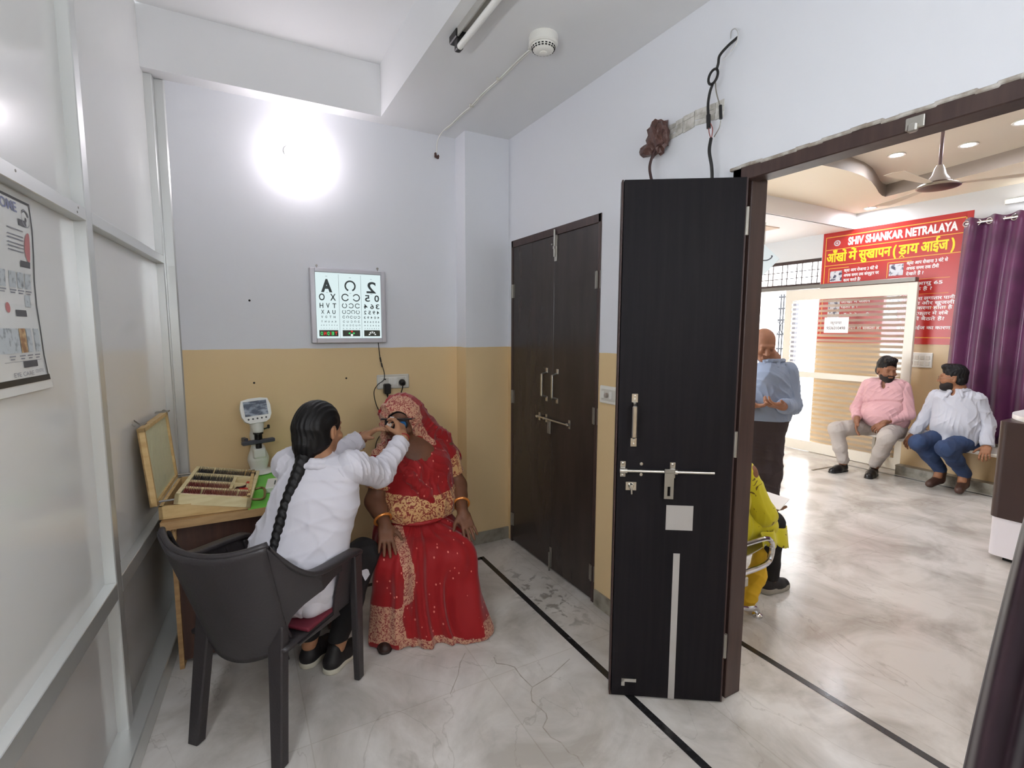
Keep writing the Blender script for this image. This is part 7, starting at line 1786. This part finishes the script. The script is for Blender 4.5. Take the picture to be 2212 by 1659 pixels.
for i, (a, b, c) in enumerate(lgs): shoe('shoe', c + V3(0.06, 0.07, -0.08), c + V3(-0.11, -0.12, -0.08), M['leathershoe'], M['leathershoe'], om, ankle=c + V3(0, 0, 0.01), w=0.045)

# person in yellow on the steel chair, mostly behind the jamb
stc = empty('steel_waiting_chair', (2.25, 1.75, 0), 0, 'chrome waiting chair behind the door jamb with the yellow-clad person on it', 'chair')
for y in (1.56, 2.06): build('armrest', MB().tube(bez([(2.05, y, 0.48), (2.06, y, 0.44), (2.2, y, 0.425), (2.38, y, 0.42), (2.44, y, 0.385), (2.445, y, 0.33), (2.42, y, 0.285), (2.34, y, 0.27), (2.15, y, 0.27)]), 0.014, 10), M['chrome'], stc)
build('seat', MB().grid(lambda u, v: (2.02 + 0.42 * u, 1.59 + 0.44 * v, 0.335 + 0.03 * (2 * u - 1) ** 2), 12, 6, thick=0.006), M['steel'], stc)
build('back', MB().grid(lambda u, v: (2.03 - 0.12 * u, 1.59 + 0.44 * v, 0.37 + 0.42 * u), 8, 6, thick=0.006), M['steel'], stc)
build('beam', MB().mm(2.12, 2.18, 1.5, 3.1, 0.235, 0.285, 0.006), M['steel'], stc)
mb = MB().tube(bez([(2.16, 1.556, 0.24), (2.17, 1.556, 0.12), (2.24, 1.556, 0.075), (2.32, 1.556, 0.055), (2.345, 1.556, 0.03)]), 0.014, 10).lathe([(0, 0.0), (0.026, 0.0), (0.026, 0.012), (0.014, 0.02), (0, 0.022)], (2.347, 1.556, 0.0))
mb.tube(bez([(2.16, 1.556, 0.12), (2.08, 1.556, 0.07), (1.98, 1.556, 0.03)]), 0.014, 10).lathe([(0, 0.0), (0.026, 0.0), (0.026, 0.012), (0.014, 0.02), (0, 0.022)], (1.975, 1.556, 0.0))
build('foot', mb, M['chrome'], stc)
yp = empty('person', (2.4, 1.82, 0), 0, 'person in a yellow printed kurta seated on the steel chair behind the jamb, holding papers', 'person')
YS = skin('brown_skin_deep', (138, 96, 70))
M['yellow'] = two_tone('yellow_printed_cotton', (206, 196, 44), (112, 92, 26), 'brocade', 15.0, 0.75)
nt_, b_ = nodes_of(M['yellow'])
for n_ in nt_.nodes:
    if n_.type == 'VALTORGB': n_.color_ramp.elements[0].position = 0.645; n_.color_ramp.elements[1].position = 0.67
hc = V3(2.40, 1.90, 0.90); HR = hframe((0.75, 0.0, -0.65))
rs, re, rw = V3(2.405, 1.70, 0.735), V3(2.50, 1.655, 0.50), V3(2.66, 1.74, 0.47)
ls, le, lw = V3(2.36, 2.02, 0.735), V3(2.45, 2.08, 0.50), V3(2.62, 1.98, 0.49)
rh, rk, ra = V3(2.28, 1.76, 0.42), V3(2.63, 1.69, 0.415), V3(2.645, 1.69, 0.08)
lh_, lk, la = V3(2.28, 1.93, 0.42), V3(2.62, 1.97, 0.415), V3(2.62, 1.97, 0.08)
s = SDF(0.0045); P = head_sdf(s, hc, HR, 0.95)
s.chain([hc + V3(-0.03, 0, -0.04), V3(2.36, 1.87, 0.80), V3(2.33, 1.86, 0.7)], [0.05, 0.05, 0.08], 0.02); s.chain([V3(2.33, 1.86, 0.7), V3(2.27, 1.85, 0.45)], [0.1, 0.1], 0.05)
for a, b, c in ((rs, re, rw), (ls, le, lw)): s.chain([V3(2.35, 1.86, 0.74), a, b, c], [0.06, 0.045, 0.036, 0.025], 0.03)
for a, b, c in ((rh, rk, ra), (lh_, lk, la)): s.chain([a, b, c], [0.075, 0.052, 0.036], 0.03)
hand_sdf(s, rw, V3(0.8, 0.3, 0.0), V3(0, 0, 1), V3(0.3, -0.9, 0.2)); hand_sdf(s, lw, V3(0.8, -0.3, 0.0), V3(0, 0, 1), V3(0.3, 0.9, 0.2))
blob('body', s, YS, yp); eyes(yp, P, HR, 0.95)
h = SDF(0.0045); h.ell(hc + HR @ V3(0, -0.016, 0.03), (0.083, 0.10, 0.09), HR, 0.01); h.chain([hc + HR @ V3(0, -0.08, 0.0), hc + HR @ V3(0, -0.12, -0.06), V3(2.24, 1.88, 0.72)], [0.06, 0.045, 0.03], 0.03); h.ell(hc + HR @ V3(0, 0.10, -0.03), (0.078, 0.085, 0.1), HR, 0.01, sub=True)
blob('hair', h, M['blackhair'], yp)
s = SDF(0.005)
s.chain([V3(2.38, 1.77, 0.72), V3(2.33, 1.77, 0.58), V3(2.27, 1.77, 0.45)], [0.09, 0.11, 0.13], 0.08); s.chain([V3(2.35, 1.95, 0.72), V3(2.31, 1.93, 0.58), V3(2.27, 1.93, 0.45)], [0.09, 0.11, 0.13], 0.08)
s.chain([V3(2.30, 1.76, 0.42), V3(2.56, 1.70, 0.415)], [0.105, 0.085], 0.05); s.chain([V3(2.30, 1.93, 0.42), V3(2.56, 1.96, 0.415)], [0.105, 0.085], 0.05); s.chain([V3(2.5, 1.75, 0.42), V3(2.52, 1.92, 0.42)], [0.07, 0.07], 0.04)
s.disp(folds(0.008, 42, 47)); s.cut((2.675, 0, 0.36), (0.9, 0, -0.25)); s.cut((0, 0, 0.352), (0, 0, -1))
blob('kurta', s, M['yellow'], yp)
mb = MB().grid(lambda u, v: (2.40 + 0.30 * u, 1.60 + 0.012 * math.sin(14 * u) - 0.02 * v + 0.035 * u, 0.43 - 0.03 * u - (0.075 + 0.05 * u * u) * v + 0.008 * math.sin(16 * u) * v), 24, 8, thick=0.004)
build('kurta_flap', mb, M['yellow'], yp, smooth=True)
s = SDF(0.005); s.chain([rs + V3(-0.01, 0.02, 0), re, rw - unit(rw - re) * 0.05], [0.068, 0.064, 0.05], 0.03); s.disp(folds(0.007, 50, 57)); blob('sleeve', s, M['yellow'], yp)
s = SDF(0.005); s.chain([ls, le, lw - unit(lw - le) * 0.05], [0.068, 0.064, 0.05], 0.03); blob('sleeve', s, M['yellow'], yp)
s = SDF(0.005); s.chain([V3(2.44, 1.625, 0.30), V3(2.42, 1.62, 0.18), V3(2.36, 1.63, 0.03)], [0.035, 0.045, 0.04], 0.03); s.disp(folds(0.008, 60, 59)); blob('scarf', s, mat('orange_yellow_scarf', (214, 172, 34), 0.7), yp)
s = SDF(0.005)
for a, b, c in ((rh, rk, ra), (lh_, lk, la)): s.chain([a, b, c + V3(0, 0, 0.02)], [0.075, 0.064, 0.05], 0.03)
s.disp(folds(0.005, 50, 67)); s.cut((0, 0, 0.075), (0, 0, -1)); blob('trousers', s, M['blackcloth'], yp)
M['greysole'] = mat('grey_rubber_sole', (150, 146, 138), 0.6)
shoe('shoe', (2.575, 1.70, 0), (2.79, 1.67, 0), M['blackshoe'], M['greysole'], yp, ankle=(2.64, 1.69, 0.10), w=0.044, h=0.08, sole=0.035)
shoe('shoe', (2.555, 1.98, 0), (2.77, 1.96, 0), M['blackshoe'], M['greysole'], yp, ankle=(2.62, 1.97, 0.10), w=0.044, h=0.08, sole=0.035)
tag(build('papers', MB().box((2.71, 1.78, 0.515), (0.14, 0.20, 0.004), rot=(0.1, -0.25, 0.2)), M['bwhite'], smooth=False), 'white papers held over the knees of the person in yellow', 'paper')

# ================================================================== pieces of parts: one level deeper
def centre(o):
    me = o.data; n = len(me.vertices)
    co = np.empty(n * 3, np.float32); me.vertices.foreach_get('co', co)
    return co.reshape(-1, 3).mean(0)
NEST = {
    'wall_cabinet': {'door': ('handle', 'bolt', 'hasp', 'tower_bolt', 'hinge')},
    'door_1': {'leaf': ('handle', 'bolt', 'hasp', 'lock_plate', 'inlay_square', 'inlay_strip', 'floor_bolt_plate', 'edge_strip', 'hinge')},
    'door_2': {'door_frame': ('glass',)},
    'window_1': {'frame': ('bar', 'cross_bar')},
    'person': {'eye': ('iris',), 'shoe': ('shoe_sole',), 'sandal': ('sandal_sole',), 'hair': ('hair_clip', 'braid'), 'coat': ('collar', 'sleeve', 'coat_tail', 'coat_corner'), 'shirt': ('collar', 'sleeve'), 'blouse': ('blouse_hem', 'sleeve'), 'kurta': ('kurta_flap', 'sleeve')},
    'lens_case': {'lid': ('lid_lining', 'lid_hook', 'lid_clasp'), 'case_box': ('case_floor', 'carry_handle')},
    'lens_tray': {'tray_frame': ('number_strip',)},
    'lensometer': {'screen_housing': ('screen', 'buttons')},
    'eye_chart': {'lit_panel': ('letters', 'dark_boxes', 'green_marks', 'red_marks', 'white_marks')},
    'wall_banner': {'sheet': ('clinic_name', 'hindi_title', 'gold_rules', 'round_emblem', 'questions', 'picture')},
    'wall_poster': {'sheet': ('border', 'title', 'heading_tab', 'emblem', 'small_print', 'drawing', 'picture')},
    'paper_notice': {'sheet': ('handwriting',)},
    'socket_plate': {'module_frame': ('switch', 'socket_face', 'pin_hole')},
    'wall_switch': {'module_frame': ('regulator_knob', 'rocker')},
    'window_curtain': {'cloth': ('eyelet_rings',)},
    'smoke_detector': {'cap': ('vent_slots', 'sensor_button')},
    'ceiling_fan': {'motor': ('trim_ring',)},
    'hanging_sign': {'plate': ('mark',)},
}
def stem_(o): return o.name.split('.')[0]
for root in [o for o in COL.objects if o.parent is None and stem_(o) in NEST]:
    kids = [o for o in COL.objects if o.parent == root]
    for host, names in NEST[stem_(root)].items():
        hosts = [k for k in kids if stem_(k) == host]
        if not hosts: continue
        for k in kids:
            if stem_(k) in names and k.parent == root:
                c = centre(k)
                k.parent = min(hosts, key=lambda h: float(np.linalg.norm(centre(h) - c)))
